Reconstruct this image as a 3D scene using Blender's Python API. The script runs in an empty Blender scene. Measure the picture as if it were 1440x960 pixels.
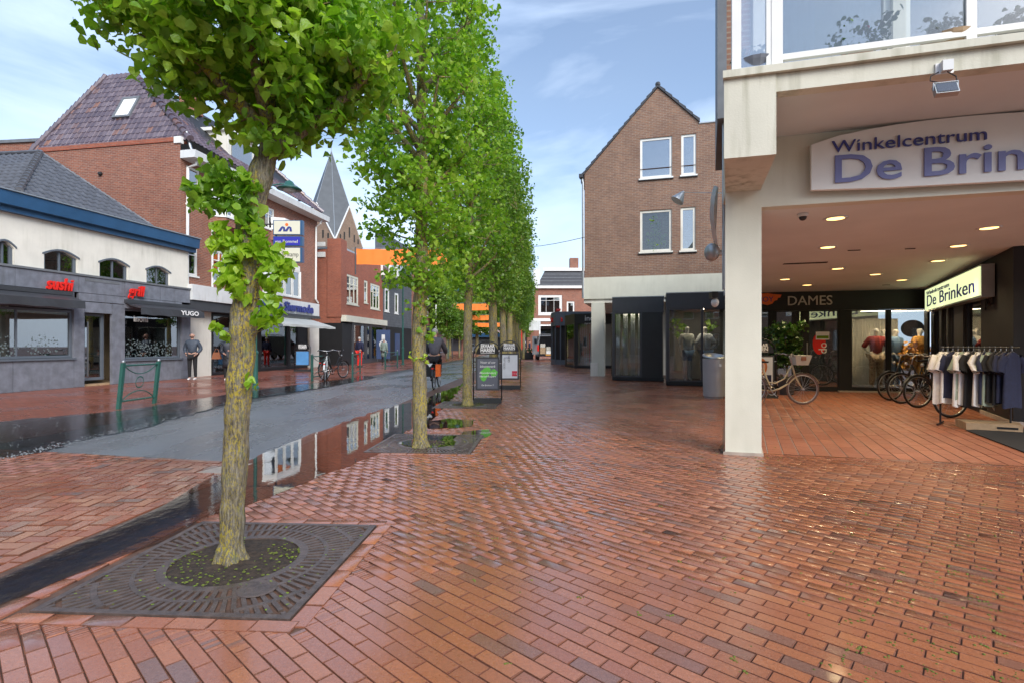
import bpy, bmesh, math, random
import numpy as np
from mathutils import Vector, Matrix, Euler
random.seed(7); rng = np.random.default_rng(7)
S = bpy.context.scene; C = S.collection
R = math.radians
# ---------------------------------------------------------------- camera, sky, sun
F, CX, CY, EYE = 740.0, 720.0, 484.0, 1.3
cam = bpy.data.objects.new('camera', bpy.data.cameras.new('camera')); C.objects.link(cam)
cam.location = (0, 0, EYE); cam.rotation_euler = (R(90), 0, 0)
cam.data.sensor_width = 36; cam.data.lens = F / 1440 * 36; cam.data.shift_y = 4 / 1440
cam.data.clip_start = .05; cam.data.clip_end = 2000
S.camera = cam
S.view_settings.view_transform = 'Standard'; S.view_settings.look = 'None'
S.view_settings.exposure = 1.32; S.view_settings.gamma = 1
SUN = Vector((.55, -.95, .75)).normalized()
EL = math.asin(SUN.z); AZ = math.atan2(SUN.x, SUN.y)
W = bpy.data.worlds.new('World'); S.world = W; W.use_nodes = True
wn = W.node_tree.nodes; wl = W.node_tree.links; wn.clear()
def WN(t, **k):
    n = wn.new(t)
    for a, b in k.items(): setattr(n, a, b)
    return n
sky = WN('ShaderNodeTexSky', sky_type='NISHITA', sun_disc=False, sun_elevation=EL, sun_rotation=AZ, air_density=1.0, dust_density=1.2, ozone_density=1.6)
tc = WN('ShaderNodeTexCoord'); mp = WN('ShaderNodeMapping'); mp.inputs['Scale'].default_value = (1.0, 1.0, 3.2); mp.inputs['Location'].default_value = (.4, 1.1, .2)
wl.new(tc.outputs['Generated'], mp.inputs['Vector'])
nz = WN('ShaderNodeTexNoise'); nz.inputs['Scale'].default_value = 1.7; nz.inputs['Detail'].default_value = 7; nz.inputs['Roughness'].default_value = .52; nz.inputs['Distortion'].default_value = .5
wl.new(mp.outputs[0], nz.inputs['Vector'])
cr = WN('ShaderNodeValToRGB'); cr.color_ramp.elements[0].position = .44; cr.color_ramp.elements[0].color = (.12,)*3+(1,); cr.color_ramp.elements[1].position = .72; cr.color_ramp.elements[1].color = (1, 1, 1, 1)
wl.new(nz.outputs['Fac'], cr.inputs[0])
nz2 = WN('ShaderNodeTexNoise'); nz2.inputs['Scale'].default_value = 1.1; nz2.inputs['Detail'].default_value = 3
wl.new(mp.outputs[0], nz2.inputs['Vector'])
cr2 = WN('ShaderNodeValToRGB'); cr2.color_ramp.elements[0].position = .38; cr2.color_ramp.elements[0].color = (3.5, 4.7, 6.9, 1); cr2.color_ramp.elements[1].position = .64; cr2.color_ramp.elements[1].color = (5.2, 6.1, 7.4, 1)
wl.new(nz2.outputs['Fac'], cr2.inputs[0])
mx = WN('ShaderNodeMixRGB'); wl.new(cr.outputs[0], mx.inputs[0]); wl.new(sky.outputs[0], mx.inputs[1]); wl.new(cr2.outputs[0], mx.inputs[2])
sx = WN('ShaderNodeSeparateXYZ'); wl.new(tc.outputs['Generated'], sx.inputs[0])
hr_ = WN('ShaderNodeValToRGB'); hr_.color_ramp.elements[0].position = .0; hr_.color_ramp.elements[0].color = (.75,)*3+(1,); hr_.color_ramp.elements[1].position = .34; hr_.color_ramp.elements[1].color = (.0,)*3+(1,)
ad_ = WN('ShaderNodeMath', operation='MULTIPLY_ADD'); wl.new(nz.outputs['Fac'], ad_.inputs[0]); ad_.inputs[1].default_value = -.35; wl.new(sx.outputs['Z'], ad_.inputs[2])
ad2 = WN('ShaderNodeMath', operation='ADD'); wl.new(ad_.outputs[0], ad2.inputs[0]); ad2.inputs[1].default_value = .175; wl.new(ad2.outputs[0], hr_.inputs[0])
mh = WN('ShaderNodeMixRGB'); wl.new(hr_.outputs[0], mh.inputs[0]); wl.new(mx.outputs[0], mh.inputs[1]); mh.inputs[2].default_value = (4.7, 5.6, 6.9, 1); mx = mh
bg = WN('ShaderNodeBackground'); bg.inputs['Strength'].default_value = .088
wl.new(mx.outputs[0], bg.inputs[0])
wo = WN('ShaderNodeOutputWorld'); wl.new(bg.outputs[0], wo.inputs[0])
sl = bpy.data.lights.new('sun', 'SUN'); sl.energy = 1.35; sl.angle = R(34); sl.color = (1, .975, .94)
so = bpy.data.objects.new('sun', sl); C.objects.link(so); so.rotation_euler = SUN.to_track_quat('Z', 'Y').to_euler(); so.location = (0, 0, 60)
S.render.engine = 'CYCLES'; S.cycles.use_denoising = True
S.cycles.max_bounces = 7; S.cycles.transparent_max_bounces = 12; S.cycles.diffuse_bounces = 3; S.cycles.glossy_bounces = 3; S.cycles.caustics_reflective = True; S.cycles.blur_glossy = 1.0; S.cycles.caustics_refractive = False

# ---------------------------------------------------------------- materials
MATS = {}
def nt(name):
    m = bpy.data.materials.new(name); m.use_nodes = True
    n = m.node_tree.nodes; l = m.node_tree.links
    return m, n, l, n['Principled BSDF']
def posnode(n, l, scale):
    g = n.new('ShaderNodeNewGeometry'); mp = n.new('ShaderNodeMapping'); mp.inputs['Scale'].default_value = scale if isinstance(scale, tuple) else (scale,)*3
    l.new(g.outputs['Position'], mp.inputs['Vector']); return mp.outputs[0]
def noise(n, l, vec, scale=1, detail=4, rough=.55):
    t = n.new('ShaderNodeTexNoise'); t.inputs['Scale'].default_value = scale; t.inputs['Detail'].default_value = detail; t.inputs['Roughness'].default_value = rough
    if vec is not None: l.new(vec, t.inputs['Vector'])
    return t.outputs['Fac']
def ramp(n, l, fac, stops):
    r = n.new('ShaderNodeValToRGB'); e = r.color_ramp.elements
    while len(e) < len(stops): e.new(.5)
    for i, (p, c) in enumerate(stops):
        e[i].position = p; e[i].color = tuple(c[:3]) + (1,) if not isinstance(c, (int, float)) else (c, c, c, 1)
    l.new(fac, r.inputs[0]); return r.outputs[0]
def mixc(n, l, fac, a, b, mode='MIX'):
    m = n.new('ShaderNodeMixRGB'); m.blend_type = mode
    for i, v in enumerate((fac, a, b)):
        if isinstance(v, (int, float)): m.inputs[i].default_value = v if i == 0 else (v, v, v, 1)
        elif isinstance(v, tuple): m.inputs[i].default_value = v[:3] + (1,)
        else: l.new(v, m.inputs[i])
    return m.outputs[0]
def bumpn(n, l, h, strength, dist, b, prev=None):
    k = n.new('ShaderNodeBump'); k.inputs['Strength'].default_value = strength; k.inputs['Distance'].default_value = dist
    l.new(h, k.inputs['Height']); l.new(k.outputs[0], b.inputs['Normal']); return k
def pm(name, col, rough=.6, metal=0, var=.12, vs=3, bump=0, bs=40, spec=.5, streak=0, emit=0, coat=0):
    if name in MATS: return MATS[name]
    m, n, l, b = nt(name)
    b.inputs['Roughness'].default_value = rough; b.inputs['Metallic'].default_value = metal; b.inputs['Specular IOR Level'].default_value = spec
    if coat: b.inputs['Coat Weight'].default_value = coat; b.inputs['Coat Roughness'].default_value = .05
    c = None
    if var:
        f = noise(n, l, posnode(n, l, vs), 1, 5)
        c = mixc(n, l, ramp(n, l, f, [(.3, 0), (.7, 1)]), tuple(x*(1-var) for x in col), tuple(min(1, x*(1+var)) for x in col))
    if streak:
        f = noise(n, l, posnode(n, l, (9, 9, .7)), 1, 5); g = noise(n, l, posnode(n, l, 1.3), 1, 3)
        mm = n.new('ShaderNodeMath'); mm.operation = 'MULTIPLY'; l.new(ramp(n, l, f, [(.45, 0), (.72, 1)]), mm.inputs[0]); l.new(ramp(n, l, g, [(.4, 0), (.7, streak)]), mm.inputs[1])
        c = mixc(n, l, mm.outputs[0], c, (col[0]*.36, col[1]*.36, col[2]*.25))
    if c is not None: l.new(c, b.inputs['Base Color'])
    else: b.inputs['Base Color'].default_value = tuple(col[:3]) + (1,)
    if bump: bumpn(n, l, noise(n, l, posnode(n, l, bs), 1, 5), bump, .01, b)
    if emit: b.inputs['Emission Color'].default_value = tuple(col[:3]) + (1,); b.inputs['Emission Strength'].default_value = emit
    MATS[name] = m; return m
def brickmat(name, c1, c2, mortar, bw=.22, bh=.066, mort=.010, rough=.8, tint=(.35, .3, .28), tints=.35, wet=0):
    m, n, l, b = nt(name)
    uv = n.new('ShaderNodeUVMap'); t = n.new('ShaderNodeTexBrick')
    l.new(uv.outputs[0], t.inputs['Vector']); t.inputs['Scale'].default_value = 1
    t.inputs['Brick Width'].default_value = bw; t.inputs['Row Height'].default_value = bh; t.inputs['Mortar Size'].default_value = mort; t.inputs['Mortar Smooth'].default_value = .2; t.inputs['Bias'].default_value = 0
    t.inputs['Color1'].default_value = c1 + (1,); t.inputs['Color2'].default_value = c2 + (1,); t.inputs['Mortar'].default_value = mortar + (1,)
    w = noise(n, l, posnode(n, l, (1.2, 1.2, 1.0)), 1, 5)
    w2 = noise(n, l, posnode(n, l, (7, 7, 22)), 1, 3)
    c = mixc(n, l, ramp(n, l, w, [(.4, 0), (.75, tints)]), t.outputs['Color'], tint, 'MULTIPLY')
    c = mixc(n, l, ramp(n, l, w2, [(.35, 0.0), (.75, .55)]), c, tuple(x*.45 for x in c1))
    l.new(c, b.inputs['Base Color'])
    b.inputs['Roughness'].default_value = rough
    bumpn(n, l, t.outputs['Fac'], -.5 if not wet else -.3, .012, b)
    if wet:
        f = noise(n, l, posnode(n, l, (.5, .5, .5)), 1, 4)
        l.new(ramp(n, l, f, [(.35, .12), (.65, .42)]), b.inputs['Roughness'])
    MATS[name] = m; return m
def pavermat(name, stops, r0=.10, r1=.36, spec=.6, dark=.14, coat=.6):
    m, n, l, b = nt(name)
    g = n.new('ShaderNodeNewGeometry'); oi = n.new('ShaderNodeObjectInfo'); ad = n.new('ShaderNodeMath'); ad.operation = 'ADD'; l.new(g.outputs['Random Per Island'], ad.inputs[0]); l.new(oi.outputs['Random'], ad.inputs[1])
    fr = n.new('ShaderNodeMath'); fr.operation = 'FRACT'; l.new(ad.outputs[0], fr.inputs[0])
    c = ramp(n, l, fr.outputs[0], stops)
    big = noise(n, l, posnode(n, l, .55), 1, 4)
    c = mixc(n, l, ramp(n, l, big, [(.42, 0), (.7, dark)]), c, (.16, .085, .065))
    sp = noise(n, l, posnode(n, l, 60), 1, 4, .7)
    c = mixc(n, l, ramp(n, l, sp, [(.35, .0), (.65, .42)]), c, mixc(n, l, 1.0, c, (.45, .42, .42), 'MULTIPLY'))
    fine = noise(n, l, posnode(n, l, 320), 1, 2, .7)
    c = mixc(n, l, ramp(n, l, fine, [(.56, 0), (.7, .55)]), c, (.5, .34, .27))
    c = mixc(n, l, ramp(n, l, fine, [(.3, .6), (.42, 0)]), c, (.05, .035, .03))
    l.new(c, b.inputs['Base Color'])
    r1n = noise(n, l, posnode(n, l, .9), 1, 4); r2n = noise(n, l, posnode(n, l, 25), 1, 3)
    a = n.new('ShaderNodeMath'); a.operation = 'MULTIPLY_ADD'; l.new(ramp(n, l, r1n, [(.38, r0), (.66, r1)]), a.inputs[0]); a.inputs[1].default_value = 1
    l.new(ramp(n, l, r2n, [(.3, 0), (.8, .16)]), a.inputs[2]); l.new(a.outputs[0], b.inputs['Roughness'])
    b.inputs['Specular IOR Level'].default_value = spec; b.inputs['Coat Weight'].default_value = coat; l.new(ramp(n, l, r1n, [(.36, .05), (.68, .26)]), b.inputs['Coat Roughness'])
    bumpn(n, l, sp, .35, .004, b)
    MATS[name] = m; return m
def glassmat(name, tint=(.75, .78, .78), boost=.06, mult=1.0):
    m, n, l, b = nt(name); n.remove(b)
    o = n['Material Output']
    tr = n.new('ShaderNodeBsdfTransparent'); tr.inputs[0].default_value = tint + (1,)
    gl = n.new('ShaderNodeBsdfGlossy'); gl.inputs['Roughness'].default_value = .012; gl.inputs[0].default_value = (1, 1, 1, 1)
    fr = n.new('ShaderNodeFresnel'); fr.inputs[0].default_value = 1.5
    a = n.new('ShaderNodeMath'); a.operation = 'MULTIPLY_ADD'; a.use_clamp = True; l.new(fr.outputs[0], a.inputs[0]); a.inputs[1].default_value = mult; a.inputs[2].default_value = boost
    mx = n.new('ShaderNodeMixShader'); l.new(a.outputs[0], mx.inputs[0]); l.new(tr.outputs[0], mx.inputs[1]); l.new(gl.outputs[0], mx.inputs[2]); l.new(mx.outputs[0], o.inputs[0])
    MATS[name] = m; return m
def watermat(name='water', tint=(.74, .72, .70), rough=.02, bs=.10, sc=(9, 5, 1), mul=1.35, add=.05):
    m, n, l, b = nt(name); n.remove(b); o = n['Material Output']
    tr = n.new('ShaderNodeBsdfTransparent'); tr.inputs[0].default_value = tint+(1,)
    gl = n.new('ShaderNodeBsdfGlossy'); gl.inputs['Roughness'].default_value = rough; gl.inputs[0].default_value = (1, 1, 1, 1)
    fr = n.new('ShaderNodeFresnel'); fr.inputs[0].default_value = 1.45
    k = n.new('ShaderNodeBump'); k.inputs['Strength'].default_value = bs; k.inputs['Distance'].default_value = .004
    l.new(noise(n, l, posnode(n, l, sc), 1, 3), k.inputs['Height']); l.new(k.outputs[0], gl.inputs['Normal']); 
    a = n.new('ShaderNodeMath'); a.operation = 'MULTIPLY_ADD'; a.use_clamp = True; l.new(fr.outputs[0], a.inputs[0]); a.inputs[1].default_value = mul; a.inputs[2].default_value = add
    mx = n.new('ShaderNodeMixShader'); l.new(a.outputs[0], mx.inputs[0]); l.new(tr.outputs[0], mx.inputs[1]); l.new(gl.outputs[0], mx.inputs[2]); l.new(mx.outputs[0], o.inputs[0])
    MATS[name] = m; return m
def leafmat(name, stops, tr=.4):
    m, n, l, b = nt(name); o = n['Material Output']
    g = n.new('ShaderNodeNewGeometry'); oi = n.new('ShaderNodeObjectInfo'); ad = n.new('ShaderNodeMath'); ad.operation = 'ADD'; l.new(g.outputs['Random Per Island'], ad.inputs[0]); l.new(oi.outputs['Random'], ad.inputs[1])
    fr = n.new('ShaderNodeMath'); fr.operation = 'FRACT'; l.new(ad.outputs[0], fr.inputs[0])
    big = noise(n, l, posnode(n, l, 1.6), 1, 3)
    a = n.new('ShaderNodeMath'); a.operation = 'MULTIPLY_ADD'; l.new(ramp(n, l, big, [(.3, -0.0), (.7, .5)]), a.inputs[0]); a.inputs[1].default_value = 1
    h = n.new('ShaderNodeMath'); h.operation = 'MULTIPLY'; l.new(fr.outputs[0], h.inputs[0]); h.inputs[1].default_value = .5; l.new(h.outputs[0], a.inputs[2])
    c = ramp(n, l, a.outputs[0], stops)
    fn = noise(n, l, posnode(n, l, 70), 1, 3); c = mixc(n, l, ramp(n, l, fn, [(.35, 0), (.7, .35)]), c, mixc(n, l, 1.0, c, (.6, .7, .5), 'MULTIPLY'))
    l.new(c, b.inputs['Base Color']); b.inputs['Roughness'].default_value = .34; b.inputs['Specular IOR Level'].default_value = .65; bumpn(n, l, fn, .5, .012, b)
    t = n.new('ShaderNodeBsdfTranslucent'); l.new(mixc(n, l, 1.0, c, (1.2, 1.4, .6), 'MULTIPLY'), t.inputs[0])
    mx = n.new('ShaderNodeMixShader'); mx.inputs[0].default_value = tr; l.new(b.outputs[0], mx.inputs[1]); l.new(t.outputs[0], mx.inputs[2]); l.new(mx.outputs[0], o.inputs[0])
    MATS[name] = m; return m
def barkmat(name='bark'):
    m, n, l, b = nt(name)
    f = noise(n, l, posnode(n, l, (75, 75, 11)), 1, 6, .7); f2 = noise(n, l, posnode(n, l, (160, 160, 70)), 1, 4, .7)
    c = ramp(n, l, f, [(.34, (.035, .028, .02)), (.45, (.13, .11, .08)), (.56, (.27, .24, .185)), (.72, (.42, .39, .31))])
    c = mixc(n, l, ramp(n, l, f2, [(.4, 0), (.62, .5)]), c, (.10, .085, .06))
    y = noise(n, l, posnode(n, l, (75, 75, 38)), 1, 5, .8); y2 = noise(n, l, posnode(n, l, (5, 5, 2.2)), 1, 3)
    mm = n.new('ShaderNodeMath'); mm.operation = 'MULTIPLY'; l.new(ramp(n, l, y, [(.49, 0), (.55, 1)]), mm.inputs[0]); l.new(ramp(n, l, y2, [(.36, .1), (.56, 1)]), mm.inputs[1])
    c = mixc(n, l, mm.outputs[0], c, (.46, .36, .035))
    g = noise(n, l, posnode(n, l, (20, 20, 9)), 1, 4)
    c = mixc(n, l, ramp(n, l, g, [(.55, 0), (.72, .5)]), c, (.15, .19, .07))
    l.new(c, b.inputs['Base Color']); b.inputs['Roughness'].default_value = .8
    bumpn(n, l, f, 1.0, .025, b)
    MATS[name] = m; return m
def asphaltmat():
    m, n, l, b = nt('asphalt')
    f = noise(n, l, posnode(n, l, 140), 1, 3, .7); g = noise(n, l, posnode(n, l, .35), 1, 4)
    c = ramp(n, l, f, [(.3, (.12, .128, .132)), (.6, (.22, .235, .24)), (.75, (.38, .40, .40))])
    c = mixc(n, l, ramp(n, l, g, [(.4, 0), (.7, .5)]), c, (.17, .182, .19))
    l.new(c, b.inputs['Base Color'])
    w_ = noise(n, l, posnode(n, l, (.9, .35, 1)), 1, 5, .6); l.new(ramp(n, l, w_, [(.36, .10), (.6, .42)]), b.inputs['Roughness'])
    c = mixc(n, l, ramp(n, l, w_, [(.36, .18), (.6, 0)]), c, (.10, .105, .11)); l.new(c, b.inputs['Base Color']); b.inputs['Specular IOR Level'].default_value = .7
    bumpn(n, l, f, .5, .006, b); MATS['asphalt'] = m; return m
M = MATS
asphaltmat(); watermat(); watermat('water_rippled', (.8, .8, .8), .10, .55, (26, 30, 1), 1.0, .12); watermat('water_near', (.72, .72, .72), .035, .22, (14, 10, 1), .85, .0); watermat('water_film', (.96, .96, .96), .05, .2, (14, 14, 1), .75, .03); barkmat()
pavermat('paver', [(0, (.42, .13, .055)), (.25, (.48, .155, .06)), (.5, (.37, .115, .052)), (.7, (.52, .175, .065)), (.86, (.40, .125, .055)), (.94, (.24, .115, .08)), (1, (.33, .12, .065))])
pavermat('paver_red', [(0, (.47, .14, .05)), (.5, (.37, .105, .045)), (.85, (.52, .19, .07)), (1, (.17, .09, .07))], .12, .40, .6, .2)
pavermat('paver_arcade', [(0, (.44, .145, .07)), (.5, (.36, .115, .058)), (1, (.48, .165, .08))], .3, .5, .45, .15, .15)
brickmat('pavement_brick', (.40, .12, .065), (.30, .09, .055), (.11, .07, .055), .21, .10, .008, .3, wet=1)
brickmat('brick_red', (.37, .12, .065), (.23, .075, .05), (.34, .25, .19), .22, .068, .011, tints=.3)
brickmat('brick_red_bright', (.42, .115, .06), (.31, .085, .05), (.30, .17, .12), .22, .075, .010, tints=.25)
brickmat('brick_brown', (.30, .15, .09), (.20, .10, .072), (.30, .24, .18), .22, .068, .012, tints=.35)
brickmat('brick_dark', (.020, .018, .018), (.035, .03, .028), (.012, .011, .011), .22, .07, .010, .4, tints=.1)
brickmat('slate_fine', (.13, .14, .155), (.10, .11, .125), (.07, .075, .085), .3, .22, .012, .6)
glassmat('glass'); glassmat('glass_dark', (.55, .58, .58), .20); glassmat('glass_sky', (.75, .78, .8), .25, 1.2)
pm('cream', (.63, .61, .50), .75, var=.07, vs=1.5, bump=.2, bs=60, streak=1.0)
pm('cream_clean', (.64, .63, .52), .75, var=.05, vs=2, bump=.15, bs=60, streak=.2)
pm('soffit', (.67, .69, .67), .8, var=.06, vs=1)
pm('white_paint', (.78, .78, .74), .45, var=.04)
pm('white_wall', (.74, .71, .62), .75, var=.07, vs=2, bump=.2, bs=30, streak=.35)
pm('white_old', (.66, .67, .66), .5, var=.06, streak=.5)
pm('blue_paint', (.028, .09, .19), .35, var=.15, vs=1.5)
pm('grey_stone', (.17, .18, .21), .55, var=.22, vs=5, bump=.2, bs=25, streak=.5)
pm('grey_frame', (.11, .13, .155), .45, var=.08)
pm('black_paint', (.016, .016, .018), .35, var=.2)
pm('black_matt', (.010, .010, .011), .6, var=.2)
pm('anthracite', (.048, .050, .056), .4, var=.1)
pm('green_paint', (.025, .105, .085), .35, var=.12)
pm('galvanised', (.42, .44, .45), .4, .7, var=.12)
pm('steel', (.5, .5, .5), .3, .9, var=.1)
pm('bin_grey', (.36, .38, .40), .38, .3, var=.06)
pm('iron', (.125, .092, .078), .34, .3, var=.35, vs=14, bump=.5, bs=60, spec=.6)
pm('soil', (.045, .03, .02), .9, var=.5, vs=30, bump=1, bs=50)
pm('mortar', (.13, .07, .045), .6, var=.35, vs=12, bump=.6, bs=80)
pm('mortar_light', (.40, .33, .27), .6, var=.2, vs=8)
pm('stone_dark', (.062, .07, .072), .3, var=.3, vs=8, bump=.4, bs=60, spec=.6)
pm('moss', (.12, .15, .02), .9, var=.5, vs=40)
pm('lead', (.17, .18, .19), .55, .2, var=.2)
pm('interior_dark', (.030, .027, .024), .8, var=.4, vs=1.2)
pm('interior_warm', (.45, .33, .20), .8, var=.2, vs=1.5)
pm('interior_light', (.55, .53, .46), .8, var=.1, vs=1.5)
pm('curtain', (.62, .65, .68), .85, var=.1, vs=3)
pm('orange_cloth', (.95, .24, .035), .7, var=.05)
pm('orange', (.9, .16, .02), .5, var=.05)
pm('red', (.75, .02, .012), .4, var=0)
pm('blue_text', (.035, .045, .22), .4, var=.05); pm('blue_print', (.02, .02, .42), .4, var=.05)
pm('blue_text2', (.16, .18, .40), .4, var=.05)
pm('navy', (.012, .016, .05), .8, var=.2, vs=20)
pm('white', (.82, .82, .80), .5, var=0)
pm('white_cloth', (.84, .83, .80), .85, var=.08, vs=18)
pm('sage_cloth', (.34, .42, .33), .85, var=.08, vs=18)
pm('black_cloth', (.012, .012, .014), .85, var=.2, vs=20)
pm('terracotta', (.42, .13, .06), .7, var=.15)
pm('wood', (.42, .29, .17), .55, var=.2, vs=9)
pm('skin', (.52, .30, .22), .55, var=.05)
pm('mannequin', (.70, .66, .58), .4, var=.05)
pm('rubber', (.013, .013, .013), .75, var=.2)
pm('cream_paint', (.62, .53, .34), .35, var=.03)
pm('grass', (.10, .20, .03), .8, var=.4, vs=8)
pm('silver_car', (.30, .32, .34), .3, .5, var=.04, coat=.6)
leafmat('leaf', [(0, (.065, .16, .02)), (.3, (.17, .34, .03)), (.6, (.31, .50, .045)), (1, (.52, .64, .10))], .5)
leafmat('leaf_fresh', [(0, (.20, .38, .02)), (.5, (.34, .52, .03)), (1, (.50, .60, .05))], .45)
leafmat('leaf_dark', [(0, (.02, .06, .01)), (.5, (.04, .11, .015)), (1, (.08, .17, .03))], .25)
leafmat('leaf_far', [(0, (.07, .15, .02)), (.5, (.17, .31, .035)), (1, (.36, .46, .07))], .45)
def emat(name, col, s):
    m, n, l, b = nt(name); b.inputs['Base Color'].default_value = col + (1,); b.inputs['Emission Color'].default_value = col + (1,); b.inputs['Emission Strength'].default_value = s; MATS[name] = m; return m
emat('lamp_warm', (1, .62, .20), 1.6); emat('lightbox', (.80, .90, .50), .42); emat('lamp_white', (1, .9, .7), 6)
emat('fill_glow', (1, .84, .62), 4.5); pm('bubble', (.30, .32, .33), .2, var=.2, vs=40); pm('frost', (.15, .19, .19), .7, var=.1)  # the warm emitter is for strips added to brighten shop interiors
pavermat('paver_edge', [(0, (.27, .09, .045)), (.5, (.22, .075, .04)), (1, (.18, .07, .04))], .7, .85, .2, .3, 0)

# ---------------------------------------------------------------- mesh helpers
def G(x, y): Z = EYE*F/(y-CY); return ((x-CX)/F*Z, Z)
def P(x, y, Z): return Vector(((x-CX)/F*Z, Z, EYE+(CY-y)/F*Z))
def wloc(o):
    v = Vector((0, 0, 0))
    while o is not None: v = v + o.location; o = o.parent
    return v
class MB:
    def __init__(s): s.v = []; s.f = []
    def add(s, vs, fs):
        b = len(s.v); s.v.extend([tuple(v) for v in vs]); s.f.extend([tuple(i+b for i in f) for f in fs]); return s
    def box(s, c, d, rz=0, m=None):
        c = Vector(c); vs = []
        rot = m if m is not None else Matrix.Rotation(rz, 3, 'Z')
        for z in (-.5, .5):
            for x, y in ((-.5, -.5), (.5, -.5), (.5, .5), (-.5, .5)): vs.append(c + rot @ Vector((x*d[0], y*d[1], z*d[2])))
        return s.add(vs, [(0, 3, 2, 1), (4, 5, 6, 7), (0, 1, 5, 4), (1, 2, 6, 5), (2, 3, 7, 6), (3, 0, 4, 7)])
    def prism(s, poly, z0, z1):
        n = len(poly); vs = [(x, y, z0) for x, y in poly] + [(x, y, z1) for x, y in poly]
        return s.add(vs, [tuple(range(n))[::-1], tuple(range(n, 2*n))] + [(i, (i+1) % n, n+(i+1) % n, n+i) for i in range(n)])
    def loft(s, A, B, cap=True):
        n = len(A); return s.add(list(A)+list(B), ([tuple(range(n))[::-1], tuple(range(n, 2*n))] if cap else []) + [(i, (i+1) % n, n+(i+1) % n, n+i) for i in range(n)])
    def wbox(s, w, t0, t1, z0, z1, d0, d1):
        A = [w.pt(t0, z0, d0), w.pt(t1, z0, d0), w.pt(t1, z1, d0), w.pt(t0, z1, d0)]; B = [w.pt(t0, z0, d1), w.pt(t1, z0, d1), w.pt(t1, z1, d1), w.pt(t0, z1, d1)]
        return s.loft(A, B)
    def wpoly(s, w, pts, d0, d1): return s.loft([w.pt(t, z, d0) for t, z in pts], [w.pt(t, z, d1) for t, z in pts])
    def tube(s, pts, r, seg=8, cap=True):
        pts = [Vector(p) for p in pts]; n = len(pts); rs = r if isinstance(r, (list, tuple)) else [r]*n; b = len(s.v); up = None
        for i, p in enumerate(pts):
            d = (pts[min(i+1, n-1)] - pts[max(i-1, 0)]).normalized()
            if up is None: up = d.orthogonal().normalized()
            up = (up - d*up.dot(d)); up = up.normalized() if up.length > 1e-6 else d.orthogonal().normalized(); w = d.cross(up)
            for k in range(seg):
                a = 2*math.pi*k/seg; s.v.append(tuple(p + (up*math.cos(a) + w*math.sin(a))*rs[i]))
        for i in range(n-1):
            for k in range(seg): s.f.append((b+i*seg+k, b+i*seg+(k+1) % seg, b+(i+1)*seg+(k+1) % seg, b+(i+1)*seg+k))
        if cap: s.f.append(tuple(b+k for k in range(seg))[::-1]); s.f.append(tuple(b+(n-1)*seg+k for k in range(seg)))
        return s
    def lathe(s, prof, c=(0, 0, 0), seg=16, m=None):
        b = len(s.v); c = Vector(c)
        for r, z in prof:
            for k in range(seg):
                a = 2*math.pi*k/seg; p = Vector((r*math.cos(a), r*math.sin(a), z)); s.v.append(tuple(c + (m @ p if m is not None else p)))
        for i in range(len(prof)-1):
            for k in range(seg): s.f.append((b+i*seg+k, b+i*seg+(k+1) % seg, b+(i+1)*seg+(k+1) % seg, b+(i+1)*seg+k))
        s.f.append(tuple(b+k for k in range(seg))[::-1]); s.f.append(tuple(b+(len(prof)-1)*seg+k for k in range(seg))); return s
    def ball(s, c, r, seg=10, rings=6):
        r = (r, r, r) if isinstance(r, (int, float)) else r
        pr = [(math.sin(math.pi*(i+.3)/(rings+.6-0.0)), -math.cos(math.pi*(i+.3)/(rings+.6))) for i in range(rings+1)]
        return s.lathe(pr, c, seg, Matrix.Diagonal(r))
    def ring(s, c, m, Rr, r, seg=28, k=6):
        b = len(s.v); c = Vector(c)
        for i in range(seg):
            a = 2*math.pi*i/seg
            for j in range(k):
                q = 2*math.pi*j/k; rr = Rr + r*math.cos(q); s.v.append(tuple(c + m @ Vector((rr*math.cos(a), rr*math.sin(a), r*math.sin(q)))))
        for i in range(seg):
            for j in range(k): s.f.append((b+i*k+j, b+((i+1) % seg)*k+j, b+((i+1) % seg)*k+(j+1) % k, b+i*k+(j+1) % k))
        return s
    def build(s, name, mat, parent=None, label=None, cat=None, group=None, kind=None, smooth=False, fix=True):
        v = np.array(s.v, dtype=float)
        return mesh_obj(name, v, s.f, mat, parent, label, cat, group, kind, smooth, fix)
def set_uv(me):
    nl = len(me.loops); nf = len(me.polygons)
    if not nl: return
    co = np.empty(len(me.vertices)*3); me.vertices.foreach_get('co', co); co = co.reshape(-1, 3)
    vi = np.empty(nl, dtype=np.int32); me.loops.foreach_get('vertex_index', vi)
    no = np.empty(nf*3); me.polygons.foreach_get('normal', no); no = no.reshape(-1, 3)
    tot = np.empty(nf, dtype=np.int32); me.polygons.foreach_get('loop_total', tot)
    fi = np.repeat(np.arange(nf), tot); N = no[fi]; p = co[vi]
    h = np.hypot(N[:, 0], N[:, 1]); hz = np.where(h < 1e-6, 1, h)
    tx, ty = -N[:, 1]/hz, N[:, 0]/hz
    u = p[:, 0]*tx + p[:, 1]*ty; w = np.where(h > .5, p[:, 2], 0)
    flat = h <= .5; u = np.where(flat, p[:, 0], u); w = np.where(flat, p[:, 1], w)
    uv = me.uv_layers.new(name='UVMap'); uv.data.foreach_set('uv', np.stack([u, w], 1).ravel())
def props(o, label, cat, group, kind):
    if label: o['label'] = label
    if cat: o['category'] = cat
    if group: o['group'] = group
    if kind: o['kind'] = kind
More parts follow.
